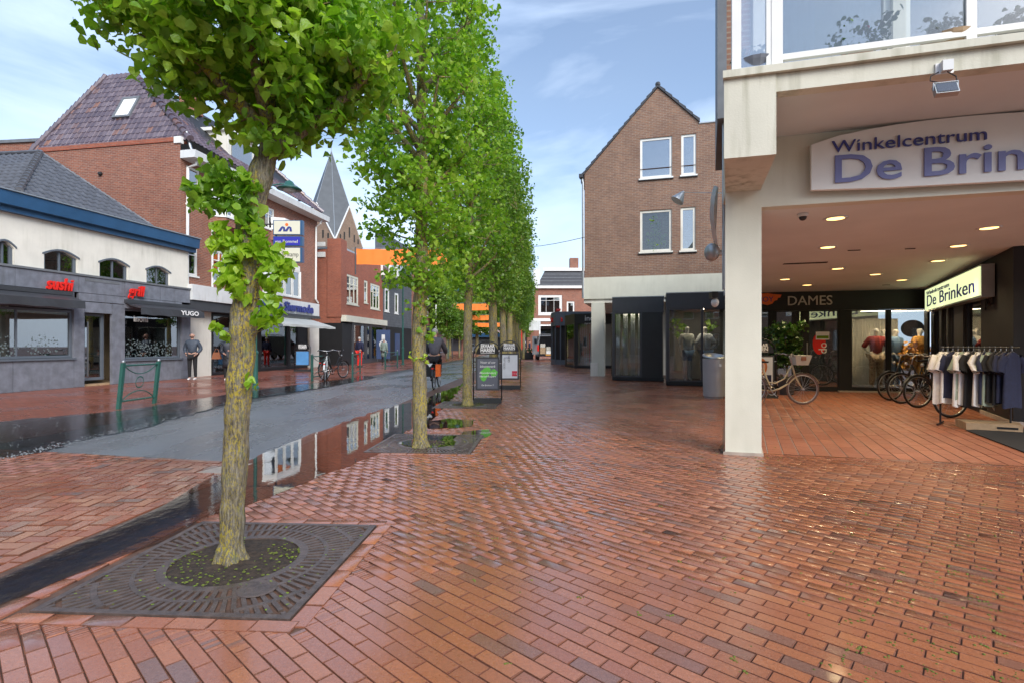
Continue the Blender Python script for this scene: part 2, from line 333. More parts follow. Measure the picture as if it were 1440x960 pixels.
def mesh_obj(name, v, f, mat, parent=None, label=None, cat=None, group=None, kind=None, smooth=False, fix=True):
    me = bpy.data.meshes.new(name)
    me.from_pydata(v.tolist() if hasattr(v, 'tolist') else v, [], f)
    me.update()
    if fix and len(f) < 9000:
        bm = bmesh.new(); bm.from_mesh(me); bmesh.ops.recalc_face_normals(bm, faces=bm.faces); bm.to_mesh(me); bm.free()
    set_uv(me)
    if parent is not None:
        me.transform(Matrix.Translation(-wloc(parent)))
    me.materials.append(M[mat] if isinstance(mat, str) else mat)
    if smooth: me.polygons.foreach_set('use_smooth', [True]*len(me.polygons))
    o = bpy.data.objects.new(name, me); C.objects.link(o)
    if parent is not None: o.parent = parent
    props(o, label, cat, group, kind); return o
def thing(name, label, cat, loc=(0, 0, 0), group=None):
    o = bpy.data.objects.new(name, None); C.objects.link(o); o.location = loc; o.empty_display_size = .2
    props(o, label, cat, group, None); return o
def dup(root, loc=None, rz=None, label=None, parent=None, scale=None):
    r = root.copy(); C.objects.link(r)
    if parent is not None: r.parent = parent
    for ch in root.children: dup(ch, parent=r)
    if loc is not None: r.location = loc
    if rz is not None: r.rotation_euler = (0, 0, rz)
    if scale is not None: r.scale = scale
    if label: r['label'] = label
    return r
class Wall:
    def __init__(s, a, b, h=0):
        s.O = Vector((a[0], a[1], 0)); d = Vector((b[0]-a[0], b[1]-a[1], 0)); s.L = d.length; s.d = d.normalized()
        n = Vector((s.d.y, -s.d.x, 0)); s.n = n if n.dot(-s.O) > 0 else -n
    def pt(s, t, z, d=0): return s.O + s.d*t + s.n*d + Vector((0, 0, z))
    def px(s, x, y, d=0):
        r = Vector(((x-CX)/F, 1, (CY-y)/F)); e = Vector((0, 0, EYE)); k = s.n.dot(s.O + s.n*d - e)/s.n.dot(r); p = e + r*k
        return (p - s.O).dot(s.d), p.z
    def rect(s, x0, y0, x1, y1, d=0):      # left edge x0 spanning y0..y1, right edge x1
        t0, z1 = s.px(x0, y0, d); _, z0 = s.px(x0, y1, d); t1, _ = s.px(x1, (y0+y1)/2, d); return (t0, t1, z0, z1)
    def off(s, d): w = Wall.__new__(Wall); w.O = s.O + s.n*d; w.d = s.d; w.n = s.n; w.L = s.L; return w
    def ang(s): return math.atan2(s.d.y, s.d.x)
def facade(parent, w, t0, t1, z0, z1, holes, mat, reveal=.14, name='wall', label=None, extra=None):
    ts = sorted(set([t0, t1] + [min(max(h[k], t0), t1) for h in holes for k in (0, 1)])); zs = sorted(set([z0, z1] + [min(max(h[k], z0), z1) for h in holes for k in (2, 3)]))
    mb = MB()
    for a, b in zip(ts, ts[1:]):
        for c, d in zip(zs, zs[1:]):
            m, q = (a+b)/2, (c+d)/2
            if any(h[0] < m < h[1] and h[2] < q < h[3] for h in holes): continue
            mb.add([w.pt(a, c), w.pt(b, c), w.pt(b, d), w.pt(a, d)], [(0, 1, 2, 3)])
    for a, b, c, d in [h[:4] for h in holes]:
        for (p, q) in (((a, c), (b, c)), ((b, c), (b, d)), ((b, d), (a, d)), ((a, d), (a, c))):
            mb.add([w.pt(p[0], p[1]), w.pt(q[0], q[1]), w.pt(q[0], q[1], -reveal), w.pt(p[0], p[1], -reveal)], [(0, 1, 2, 3)])
    # closed outer edges so the wall has thickness
    for (p, q) in (((t0, z0), (t0, z1)), ((t1, z0), (t1, z1)), ((t0, z1), (t1, z1))):
        mb.add([w.pt(p[0], p[1]), w.pt(q[0], q[1]), w.pt(q[0], q[1], -.3), w.pt(p[0], p[1], -.3)], [(0, 1, 2, 3)])
    if extra: extra(mb)
    return mb.build(name, mat, parent, label, fix=False)
def window(parent, w, r, mat='white_paint', nv=(), nh=(), fw=.06, dep=-.08, glass='glass_sky', sill=True, back='curtain', bar=.04, backd=.25, name='window', label=None, out=0):
    t0, t1, z0, z1 = r[:4]; mb = MB(); e = .003
    f0, f1 = dep-.05+out, dep+out+.01
    mb.wbox(w, t0+e, t0+fw, z0+e, z1-e, f0, f1); mb.wbox(w, t1-fw, t1-e, z0+e, z1-e, f0, f1)
    mb.wbox(w, t0+fw, t1-fw, z0+e, z0+fw, f0, f1-.002); mb.wbox(w, t0+fw, t1-fw, z1-fw, z1-e, f0, f1-.002)
    for v in nv: t = t0+(t1-t0)*v; mb.wbox(w, t-bar/2, t+bar/2, z0+fw, z1-fw, f0+.005, f1-.005)
    for v in nh: z = z0+(z1-z0)*v; mb.wbox(w, t0+fw, t1-fw, z-bar/2, z+bar/2, f0+.008, f1-.008)
    o = mb.build(name, mat, parent, label)
    MB().wbox(w, t0+fw*.6, t1-fw*.6, z0+fw*.6, z1-fw*.6, f0+.015, f0+.023).build('pane', glass, o)
    if sill: MB().wbox(w, t0-.05, t1+.05, z0-.06, z0-.002, -.1, .05+out).build('sill', mat, o)
    if back == 'curtain':
        mb = MB(); n = 14; hw = (t1-t0-.06)
        for side in (0, 1):
            for i in range(n//2):
                a = t0+.03+hw*(side*.62)+hw*.38*i/(n//2); b = a+hw*.38/(n//2)
                mb.add([w.pt(a, z0, dep-.10-.02*(i % 2)), w.pt(b, z0, dep-.10-.02*((i+1) % 2)), w.pt(b, z1, dep-.10-.02*((i+1) % 2)), w.pt(a, z1, dep-.10-.02*(i % 2))], [(0, 1, 2, 3)])
        mb.build('curtain', 'curtain', o, fix=False)
        MB().wbox(w, t0-.1, t1+.1, z0-.1, z1+.1, dep-.5, dep-.42).build('room_wall', 'interior_light', o)
    elif back == 'blind':
        MB().wbox(w, t0+.01, t1-.01, z0+.01, z1-.01, dep-.12, dep-.10).build('blind', 'curtain', o)
    elif back:
        MB().wbox(w, t0-.1, t1+.1, z0-.1, z1+.1, dep-backd-.05, dep-backd).build('room_wall', back, o)
    return o
def text_mesh(txt, size, depth=.01, shear=0, align='CENTER', bold=0, spacing=1):
    cu = bpy.data.curves.new('t', 'FONT'); cu.body = txt; cu.size = size; cu.extrude = depth; cu.shear = shear; cu.align_x = align; cu.offset = bold; cu.space_character = spacing; cu.resolution_u = 3
    o = bpy.data.objects.new('t', cu); C.objects.link(o); bpy.context.view_layer.update()
    dg = bpy.context.evaluated_depsgraph_get(); me = bpy.data.meshes.new_from_object(o.evaluated_get(dg)); C.objects.unlink(o); bpy.data.objects.remove(o); return me
def text(parent, w, t, z, txt, size, mat, d=.02, depth=.01, name='lettering', shear=0, bold=0, sx=1, align='CENTER', fit=None, label=None, rot=0, spacing=1):
    """text on a wall frame, centred on t with its baseline at z; fit = width in metres"""
    me = text_mesh(txt, size, depth, shear, align, bold, spacing)
    xs = [v.co.x for v in me.vertices]
    if not xs: return None
    if fit: sx = fit/(max(xs)-min(xs))
    right = w.d if w.n.cross(w.d).z < 0 or True else -w.d
    up = Vector((0, 0, 1)); right = up.cross(w.n)           # reading direction seen from outside
    m = Matrix((( right.x, up.x, w.n.x), (right.y, up.y, w.n.y), (right.z, up.z, w.n.z))).to_4x4()
    base = w.pt(t, z, d)
    me.transform(Matrix.Translation(base - (wloc(parent) if parent else Vector((0, 0, 0)))) @ m @ Matrix.Rotation(rot, 4, 'Z') @ Matrix.Diagonal((sx, 1, 1, 1)))
    me.materials.clear(); me.materials.append(M[mat])
    o = bpy.data.objects.new(name, me); C.objects.link(o); o.parent = parent
    if label: o['label'] = label
    return o
def skin(joints, edges, name, mat, parent, sub=1):
    """joints: {key: (x,y,z,r)}; one continuous skinned surface"""
    ks = list(joints); me = bpy.data.meshes.new('s'); me.from_pydata([joints[k][:3] for k in ks], [(ks.index(a), ks.index(b)) for a, b in edges], [])
    o = bpy.data.objects.new('s', me); C.objects.link(o)
    md = o.modifiers.new('sk', 'SKIN'); md.use_smooth_shade = True
    for i, k in enumerate(ks):
        r = joints[k][3]; me.skin_vertices[0].data[i].radius = r if isinstance(r, tuple) else (r, r)
    me.skin_vertices[0].data[0].use_root = True
    sb = o.modifiers.new('sub', 'SUBSURF'); sb.levels = sub; sb.render_levels = sub
    bpy.context.view_layer.update(); dg = bpy.context.evaluated_depsgraph_get(); m2 = bpy.data.meshes.new_from_object(o.evaluated_get(dg))
    bpy.data.objects.remove(o); m2.materials.clear(); m2.materials.append(M[mat]); m2.name = name
    q = bpy.data.objects.new(name, m2); C.objects.link(q); q.parent = parent; return q
# ---------------------------------------------------------------- the ground
def XR(Z): return -2.53 + .0685*(Z-2.6)          # plaza side of the gutter
def XL(Z): return XR(Z) - .42                    # road side of the gutter
def XA(Z): return -6.6 + .06*Z                   # left edge of the asphalt
def XP(Z): return -7.2 + .06*Z                   # kerb line of the left pavement
def ZT(X): return 6.25 - .217*(X+5.0)            # where the brick table meets the asphalt
MB().add([(-300, -60, -.07), (300, -60, -.07), (300, 600, -.07), (-300, 600, -.07)], [(0, 1, 2, 3)]).build('ground', 'mortar', kind='structure')
zs = [-3, 1, 3, 5, 6.1, 8, 12, 18, 26, 36, 50, 70, 100]
mb = MB()
for a, b in zip(zs[3:], zs[4:]):
    a2 = a if a > 5 else 5.4
    mb.loft([(XA(a2), a2, -.3), (XL(a2), a2, -.3), (XL(a2), a2, -.008), (XA(a2), a2, -.008)], [(XA(b), b, -.3), (XL(b), b, -.3), (XL(b), b, -.008), (XA(b), b, -.008)])
road = mb.build('road', 'asphalt', kind='structure')
mb = MB()
for a, b in zip(zs, zs[1:]): mb.add([(XP(a), a, 0), (-30, a, 0), (-30, b, 0), (XP(b), b, 0)], [(0, 3, 2, 1)])
for a, b in zip(zs, zs[1:]): mb.add([(XP(a), a, 0), (XP(b), b, 0), (XP(b), b, -.06), (XP(a), a, -.06)], [(0, 1, 2, 3)])
lp = mb.build('left_pavement', 'pavement_brick', kind='structure')
mb = MB()
for a, b in zip(zs[4:], zs[5:]):
    mb.add([(XP(a), a, -.012), (XA(a), a, -.012), (XA(b), b, -.012), (XP(b), b, -.012)], [(0, 1, 2, 3)])
mb.build('left_gutter', 'stone_dark', kind='structure')
# gutter of dark stone slabs along the plaza, with a grid cover near the camera
gut = MB().add([(XL(-3), -3, -.05), (XR(-3), -3, -.05), (XR(90), 90, -.05), (XL(90), 90, -.05)], [(0, 1, 2, 3)]).build('gutter', 'mortar', kind='structure')
sv = None; z = .6; i = 0; stones = MB()
while z < 60:
    for (u0, u1) in ((0.008, .205), (.215, .412)):
        if 1.2 < z < 2.9 and u0 > .2: continue
        zz = z+.004; ze = z+.392; h = random.uniform(-.004, .002)
        mb = MB(); q = lambda u, y: XL(y)+u
        mb.loft([(q(u0, zz), zz, -.05), (q(u1, zz), zz, -.05), (q(u1, zz), zz, -.014+h), (q(u0, zz), zz, -.014+h)], [(q(u0, ze), ze, -.05), (q(u1, ze), ze, -.05), (q(u1, ze), ze, -.014+h), (q(u0, ze), ze, -.014+h)])
        if z < 12: mb.build('stone', 'stone_dark', gut)
        else: stones.add(mb.v, mb.f)
    z += .4
stones.build('stones', 'stone_dark', gut, kind='stuff')
mb = MB()
for k in range(44):
    y = 1.2+k*.039
    for u in (.225, .32): mb.box((XL(y)+u+.04, y, -.02), (.075, .022, .02))
for k in range(2): mb.box((XL(2.05)+.225+.185*k, 2.05, -.02), (.015, 1.72, .022), -.0685)
mb.build('drain_grid', 'iron', gut)

BR = 'paver'
def brick_arrays(rects, top=0.0, bev=.0035, depth=.035, tilt=.0018, hj=.0006):
    r = np.array(rects, float); n = len(r); cx, cy, an, l, w = r.T[:5]; top = top + (r[:, 5:6] if r.shape[1] > 5 else 0)
    pts = []
    for (sx, sy, ins, z) in [(-1, -1, bev, 0), (1, -1, bev, 0), (1, 1, bev, 0), (-1, 1, bev, 0), (-1, -1, 0, -bev*.45), (1, -1, 0, -bev*.45), (1, 1, 0, -bev*.45), (-1, 1, 0, -bev*.45), (-1, -1, 0, -depth), (1, -1, 0, -depth), (1, 1, 0, -depth), (-1, 1, 0, -depth)]:
        x = sx*(l/2-ins); y = sy*(w/2-ins); pts.append((x, y, np.full(n, z)))
    X = np.stack([p[0] for p in pts], 1); Y = np.stack([p[1] for p in pts], 1); Z = np.stack([p[2] for p in pts], 1)
    jx = rng.normal(0, .0011, X.shape); X = X + jx; Y = Y + rng.normal(0, .0011, X.shape)
    Z = Z + rng.normal(0, hj, (n, 1)) + X*rng.normal(0, tilt, (n, 1)) + Y*rng.normal(0, tilt*1.6, (n, 1)) + top
    c, s = np.cos(an)[:, None], np.sin(an)[:, None]
    V = np.stack([cx[:, None]+X*c-Y*s, cy[:, None]+X*s+Y*c, Z], 2).reshape(-1, 3)
    base = (np.arange(n)*12)[:, None, None]
    Fc = np.array([(0, 1, 2, 3)] + [(4+i, 4+(i+1) % 4, (i+1) % 4, i) for i in range(4)] + [(8+i, 8+(i+1) % 4, 4+(i+1) % 4, 4+i) for i in range(4)])
    return V, (base+Fc[None]).reshape(-1, 4)
def big_mesh(name, V, Fq, mat, parent, kind='stuff'):
    me = bpy.data.meshes.new(name); me.vertices.add(len(V)); me.vertices.foreach_set('co', V.ravel()); nf = len(Fq)
    me.loops.add(nf*4); me.loops.foreach_set('vertex_index', Fq.ravel().astype(np.int32)); me.polygons.add(nf)
    me.polygons.foreach_set('loop_start', np.arange(0, nf*4, 4, dtype=np.int32)); me.polygons.foreach_set('loop_total', np.full(nf, 4, dtype=np.int32))
    me.update(calc_edges=True); me.validate(); me.materials.append(M[mat])
    if mat.startswith('paver') and len(Fq) % 9 == 0: me.materials.append(M['paver_edge']); me.polygons.foreach_set('material_index', np.where(np.arange(nf) % 9 == 0, 0, 1).astype(np.int32))
    if 'foliage' in name or 'shoots' in name: me.polygons.foreach_set('use_smooth', np.ones(nf, bool))
    o = bpy.data.objects.new(name, me); C.objects.link(o); o.parent = parent
    if kind: o['kind'] = kind
    return o
def fit(rects, inside):
    """keep whole pieces inside the region and cut the ones at its edge"""
    out = []
    r = np.array(rects); r = np.hstack([r, np.zeros((len(r), 1))])
    def corners(r):
        cx, cy, an, l, w = r.T[:5]; res = []
        for sx, sy in ((-1, -1), (1, -1), (1, 1), (-1, 1), (0, 0)):
            x, y = sx*l/2, sy*w/2; res.append((cx+x*np.cos(an)-y*np.sin(an), cy+x*np.sin(an)+y*np.cos(an)))
        return np.array([inside(a, b) for a, b in res])
    k = corners(r); full = k.all(0); part = k.any(0) & ~full; out.append(r[full])
    p = r[part]
    if len(p):
        for nn in (9,):
            for i in range(nn):
                q = p.copy(); off = (i+.5)/nn-.5; q[:, 0] += off*p[:, 3]*np.cos(p[:, 2]); q[:, 1] += off*p[:, 3]*np.sin(p[:, 2]); q[:, 3] = p[:, 3]/nn+.0002; q[:, 5] = -.0022
                out.append(q[inside(q[:, 0], q[:, 1])])
    return np.concatenate(out)
def running(x0, x1, y0, y1, an, L, Wd, gap, jitter=.06):
    c, s = math.cos(an), math.sin(an); res = []
    cs = [(x, y) for x in (x0, x1) for y in (y0, y1)]; us = [x*c+y*s for x, y in cs]; vs = [-x*s+y*c for x, y in cs]
    nu = int((max(us)-min(us))/L)+3; nv = int((max(vs)-min(vs))/Wd)+3
    for j in range(nv):
        v = min(vs)+j*Wd; o = (.5*(j % 2)+random.uniform(-jitter, jitter))*L
        u = min(us)-L+o+np.arange(nu)*L; res.append(np.stack([u*c-v*s, u*s+v*c, np.full(nu, an), np.full(nu, L-gap), np.full(nu, Wd-gap)], 1))
    return np.concatenate(res)
def herring(x0, x1, y0, y1, an, Wd, gap):
    res = []; L = 2*Wd; c, s = math.cos(an), math.sin(an); nx = int((x1-x0)/Wd)+6; ny = int((y1-y0)/Wd)+6
    for i in range(-4, nx):
        for j in range(-4, ny):
            m = (i-j) % 4
            if m == 0: lx, ly, a = (i+1)*Wd, (j+.5)*Wd, 0
            elif m == 2: lx, ly, a = (i+.5)*Wd, j*Wd, math.pi/2
            else: continue
            res.append((x0+lx*c-ly*s, y0+lx*s+ly*c, an+a, L-gap, Wd-gap))
    return np.array(res)
def line_course(a, b, L, Wd, gap):
    a = Vector(a); b = Vector(b); d = (b-a); n = max(1, round(d.length/L)); an = math.atan2(d.y, d.x)
    return [((a.x+d.x*(i+.5)/n), (a.y+d.y*(i+.5)/n), an, d.length/n-gap, Wd-gap, .0012) for i in range(n)]
# grates: centre, angle
GR = [((-1.66, 3.17), -.06), ((-1.10, 6.95), -.07), ((-.95, 11.35), -.07), ((-.57, 15.7), -.07), ((-.35, 20.2), -.07)]
GH = .65
def in_grates(x, y, m):
    r = np.zeros(np.shape(x), bool)
    for (c, a) in GR:
        dx, dy = x-c[0], y-c[1]; u = dx*math.cos(a)+dy*math.sin(a); v = -dx*math.sin(a)+dy*math.cos(a)
        r |= (np.abs(u) < GH+m) & (np.abs(v) < GH+m)
    return r
A0 = np.array([2.62, 6.40]); SD = np.array([.42, 1.0]); STEP = (np.array([3.07, 6.29]), np.array([5.5, 5.66]))
def in_arcade(x, y, m=0):
    d = STEP[1]-STEP[0]; ln = STEP[0][1] + (x-STEP[0][0])*d[1]/d[0]
    return (y > ln-m) & (x > A0[0] + (y-A0[1])*SD[0] - m)
ZFAR = 34
def plaza(x, y):
    return (x > XR(y)+.09) & (y > 1.0) & (y < ZFAR) & (np.abs(x) < 1.02*y+1.8) & ~in_grates(x, y, .085) & ~in_arcade(x, y, .09) & (x < 12) & ~((x > 3.3+.2*(y-14)) & (y > 20))
MB().add([(-3.2, -2, -.0075), (30, -2, -.0075), (30, 40, -.0075), (-1, 40, -.0075)], [(0, 1, 2, 3)]).build('plaza_bed', 'mortar', kind='structure')
pl_root = MB().add([(XR(ZFAR), ZFAR, -.004), (30, ZFAR, -.004), (30, 110, -.004), (XR(110), 110, -.004)], [(0, 1, 2, 3)]).build('plaza', 'pavement_brick', kind='structure')
AN = R(-43)
rects = fit(running(-4, 13, .8, ZFAR, AN, .213, .075, .0045), plaza)
course = line_course((XR(1.0)+.056, 1.0), (XR(ZFAR)+.056, ZFAR), .213, .1, .006)
for (c, a) in GR:
    h = GH+.055; q = [Vector((c[0]+u*math.cos(a)-v*math.sin(a), c[1]+u*math.sin(a)+v*math.cos(a))) for u, v in ((-h, -h), (h, -h), (h, h), (-h, h))]
    course += line_course(q[0], q[1], .213, .1, .006) + line_course(q[1], q[2], .213, .1, .006) + line_course(q[2], q[3], .213, .1, .006)
sa = STEP[0]-(STEP[1]-STEP[0])*.2; sb = STEP[0]+(STEP[1]-STEP[0])*2.2
rects = np.concatenate([rects, np.array(course)])
stepc = np.array(line_course(tuple(sa+np.array([-.01, -.055])), tuple(sb+np.array([-.01, -.055])), .213, .1, .006))
rects = np.concatenate([rects, stepc])
dist = np.hypot(rects[:, 0], rects[:, 1]) + 100*(np.abs(rects[:, 0]) > 1.0*rects[:, 1]) + 100*(rects[:, 1] < 1.9)
order = np.argsort(dist); near, rest = rects[order[:300]], rects[order[300:]]
V, Fq = brick_arrays(rest); big_mesh('bricks', V, Fq, BR, pl_root)
V, Fq = brick_arrays([(0, 0, 0, .206, .070)], tilt=0, hj=0)
bm0 = bpy.data.meshes.new('brick'); bm0.from_pydata(V.tolist(), [], Fq.tolist()); bm0.materials.append(M[BR]); bm0.materials.append(M['paver_edge']); bm0.polygons.foreach_set('material_index', [0]+[1]*8)
for r in near:
    o = bpy.data.objects.new('brick', bm0); C.objects.link(o); o.parent = pl_root; o.location = (r[0], r[1], random.gauss(0, .0009)+r[5]); o.rotation_euler = (random.gauss(0, .0035), random.gauss(0, .0025), r[2]); o.scale = (r[3]/.206, r[4]/.070, 1)
# near-left raised table, herringbone
def table(x, y): return (x < XL(y)-.085) & (y < ZT(x)-.08) & (y > 1.2) & (x > -9.5) & (x > -1.05*y-2.2)
MB().add([(-10, -2, -.035), (XL(-2), -2, -.035), (XL(6), ZT(XL(6)), -.035), (-10, ZT(-10), -.035)], [(0, 1, 2, 3)]).build('road_table_bed', 'mortar', kind='structure')
tb = MB().add([(-9.4, ZT(-9.4)-.1, -.03), (XL(6), ZT(XL(6))-.1, -.03), (XL(6), ZT(XL(6)), -.03), (-9.4, ZT(-9.4), -.03)], [(0, 1, 2, 3)]).build('road_table', 'mortar', kind='structure')
rects = fit(herring(-10, -2, .8, 8, R(2), .11, .011), table)
rects = np.concatenate([rects, np.array(line_course((XL(1.2)-.052, 1.2), (XL(6.0)-.052, 5.95), .213, .1, .006) + line_course((-9, ZT(-9)-.05), (-3.0, ZT(-3.0)-.05), .213, .1, .006))])
dist = np.hypot(rects[:, 0], rects[:, 1]) + 100*(np.abs(rects[:, 0]) > 1.0*rects[:, 1]); order = np.argsort(dist); near, rest = rects[order[:300]], rects[order[300:]]
V, Fq = brick_arrays(rest, tilt=.012); big_mesh('bricks', V, Fq, 'paver_red', tb)
V, Fq = brick_arrays([(0, 0, 0, .203, .098)], tilt=0, hj=0)
bm1 = bpy.data.meshes.new('brick'); bm1.from_pydata(V.tolist(), [], Fq.tolist()); bm1.materials.append(M['paver_red']); bm1.materials.append(M['paver_edge']); bm1.polygons.foreach_set('material_index', [0]+[1]*8)
for r in near:
    o = bpy.data.objects.new('brick', bm1); C.objects.link(o); o.parent = tb; o.location = (r[0], r[1], random.gauss(0, .0015)+r[5]); o.rotation_euler = (random.gauss(0, .012), random.gauss(0, .008), r[2]); o.scale = (r[3]/.203, r[4]/.098, 1)
MB().prism([(-3.2, 5.35), (-2.88, 5.3), (-2.83, 5.75), (-3.08, 5.68)], -.03, .004).build('corner_stone', 'mortar_light', tb)
# arcade floor
af = MB().add([(2.6, 6.3, -.006), (14, 3.4, -.006), (14, 20, -.006), (7.4, 17, -.006)], [(0, 1, 2, 3)]).build('arcade_floor', 'mortar_light', kind='structure')
def arc(x, y): return in_arcade(x, y) & (x < 13) & (y < 17.4)
rects = fit(running(2, 14, 3, 18, math.atan2(1, .44), .34, .168, .012, 0), arc)
rects[:, 3] += .008
dist = np.hypot(rects[:, 0], rects[:, 1]) + 100*(np.abs(rects[:, 0]) > 1.0*rects[:, 1]); order = np.argsort(dist); near, rest = rects[order[:300]], rects[order[300:]]
V, Fq = brick_arrays(rest, tilt=.002, hj=.0005, bev=.003); big_mesh('tiles', V, Fq, 'paver_arcade', af)
V, Fq = brick_arrays([(0, 0, 0, .336, .156)], tilt=0, hj=0, bev=.003)
bm2 = bpy.data.meshes.new('tile'); bm2.from_pydata(V.tolist(), [], Fq.tolist()); bm2.materials.append(M['paver_arcade']); bm2.materials.append(M['paver_edge']); bm2.polygons.foreach_set('material_index', [0]+[1]*8)
for r in near:
    o = bpy.data.objects.new('tile', bm2); C.objects.link(o); o.parent = af; o.location = (r[0], r[1], random.gauss(0, .0006)); o.rotation_euler = (random.gauss(0, .003), random.gauss(0, .003), r[2]); o.scale = (r[3]/.336, r[4]/.156, 1)
# standing water
def puddle(pts, z=.0035, name='puddle', wob=.03, mat='water'):
    v = [G(x, y) for x, y in pts]; out = []
    for i in range(len(v)):
        a, b = Vector(v[i]), Vector(v[(i+1) % len(v)]); k = max(1, int((b-a).length/.18))
        for j in range(k):
            p = a.lerp(b, j/k); w = min(wob*p.y/4, .12); out.append((p.x+random.uniform(-w, w)*.6, p.y+random.uniform(-w, w), z))
    ar = sum(out[i][0]*out[(i+1) % len(out)][1]-out[(i+1) % len(out)][0]*out[i][1] for i in range(len(out)))
    if ar < 0: out = out[::-1]
    o = MB().add(out, [tuple(range(len(out)))]).build(name, mat, kind='structure', fix=False)
    bm = bmesh.new(); bm.from_mesh(o.data); bmesh.ops.triangulate(bm, faces=bm.faces); bm.to_mesh(o.data); bm.free()
puddle([(-60, 838), (100, 768), (215, 718), (300, 668), (318, 664), (318, 718), (285, 728), (230, 760), (150, 790), (0, 850), (-60, 880)], mat='water_near', wob=.015)
puddle([(320, 660), (345, 648), (430, 612), (540, 574), (600, 558), (648, 541), (655, 536), (640, 556), (612, 585), (575, 606), (530, 640), (470, 662), (400, 690), (330, 716), (320, 718)], wob=.04)
puddle([(-60, 600), (0, 592), (167, 577), (361, 548), (480, 533), (512, 528), (530, 530), (480, 540), (361, 559), (312, 569), (204, 601), (100, 621), (60, 636), (-60, 650)], mat='water_rippled', wob=.06)
puddle([(560, 622), (600, 612), (640, 613), (640, 626), (590, 630)], z=.0075)
puddle([(650, 606), (690, 603), (692, 612), (668, 622), (648, 622)], z=.0045)
puddle([(590, 594), (630, 588), (668, 590), (660, 600), (600, 603)], z=.003)
mb = MB()
for i in range(760):
    f = random.random(); x = -20+350*f; y = 650-(x+20)*.235+random.gauss(0, 2.2) if i < 420 else random.uniform(580, 640)-x*.10
    if i >= 420: y = 592-.085*x + random.random()**1.5*(52-.13*x)
    X, Y = G(x, y); r = random.uniform(.003, .011)*(1 if i < 420 else .7); mb.lathe([(r, 0), (r*.7, r*.35)], (X, Y, .004), 5)
mb.build('rain_bubbles', 'bubble', lp, kind='stuff', fix=False)
# moss in the joints
mb = MB(); c0, s0 = math.cos(AN), math.sin(AN)
for i in range(230):
    x, y = random.uniform(1180, 1450), 660+300*random.random()**.7
    if i > 150: x, y = random.uniform(980, 1100), random.uniform(628, 660)
    if i > 185: x, y = random.uniform(900, 1200), random.uniform(660, 960)
    if i > 215: x, y = random.uniform(600, 900), random.uniform(600, 950)
    X, Y = G(x, y); v = -X*s0+Y*c0; u = X*c0+Y*s0; v = round(v/.075)*.075+.0375 if random.random() < .5 else v
    X, Y = u*c0-v*s0, u*s0+v*c0
    for k in range(random.randint(1, 4)):
        r = random.uniform(.003, .008); mb.ball((X+random.gauss(0, .012), Y+random.gauss(0, .012), .0), (r, r, r*.6), 5, 3)
mb.build('moss_tufts', 'moss', pl_root, kind='stuff', fix=False)
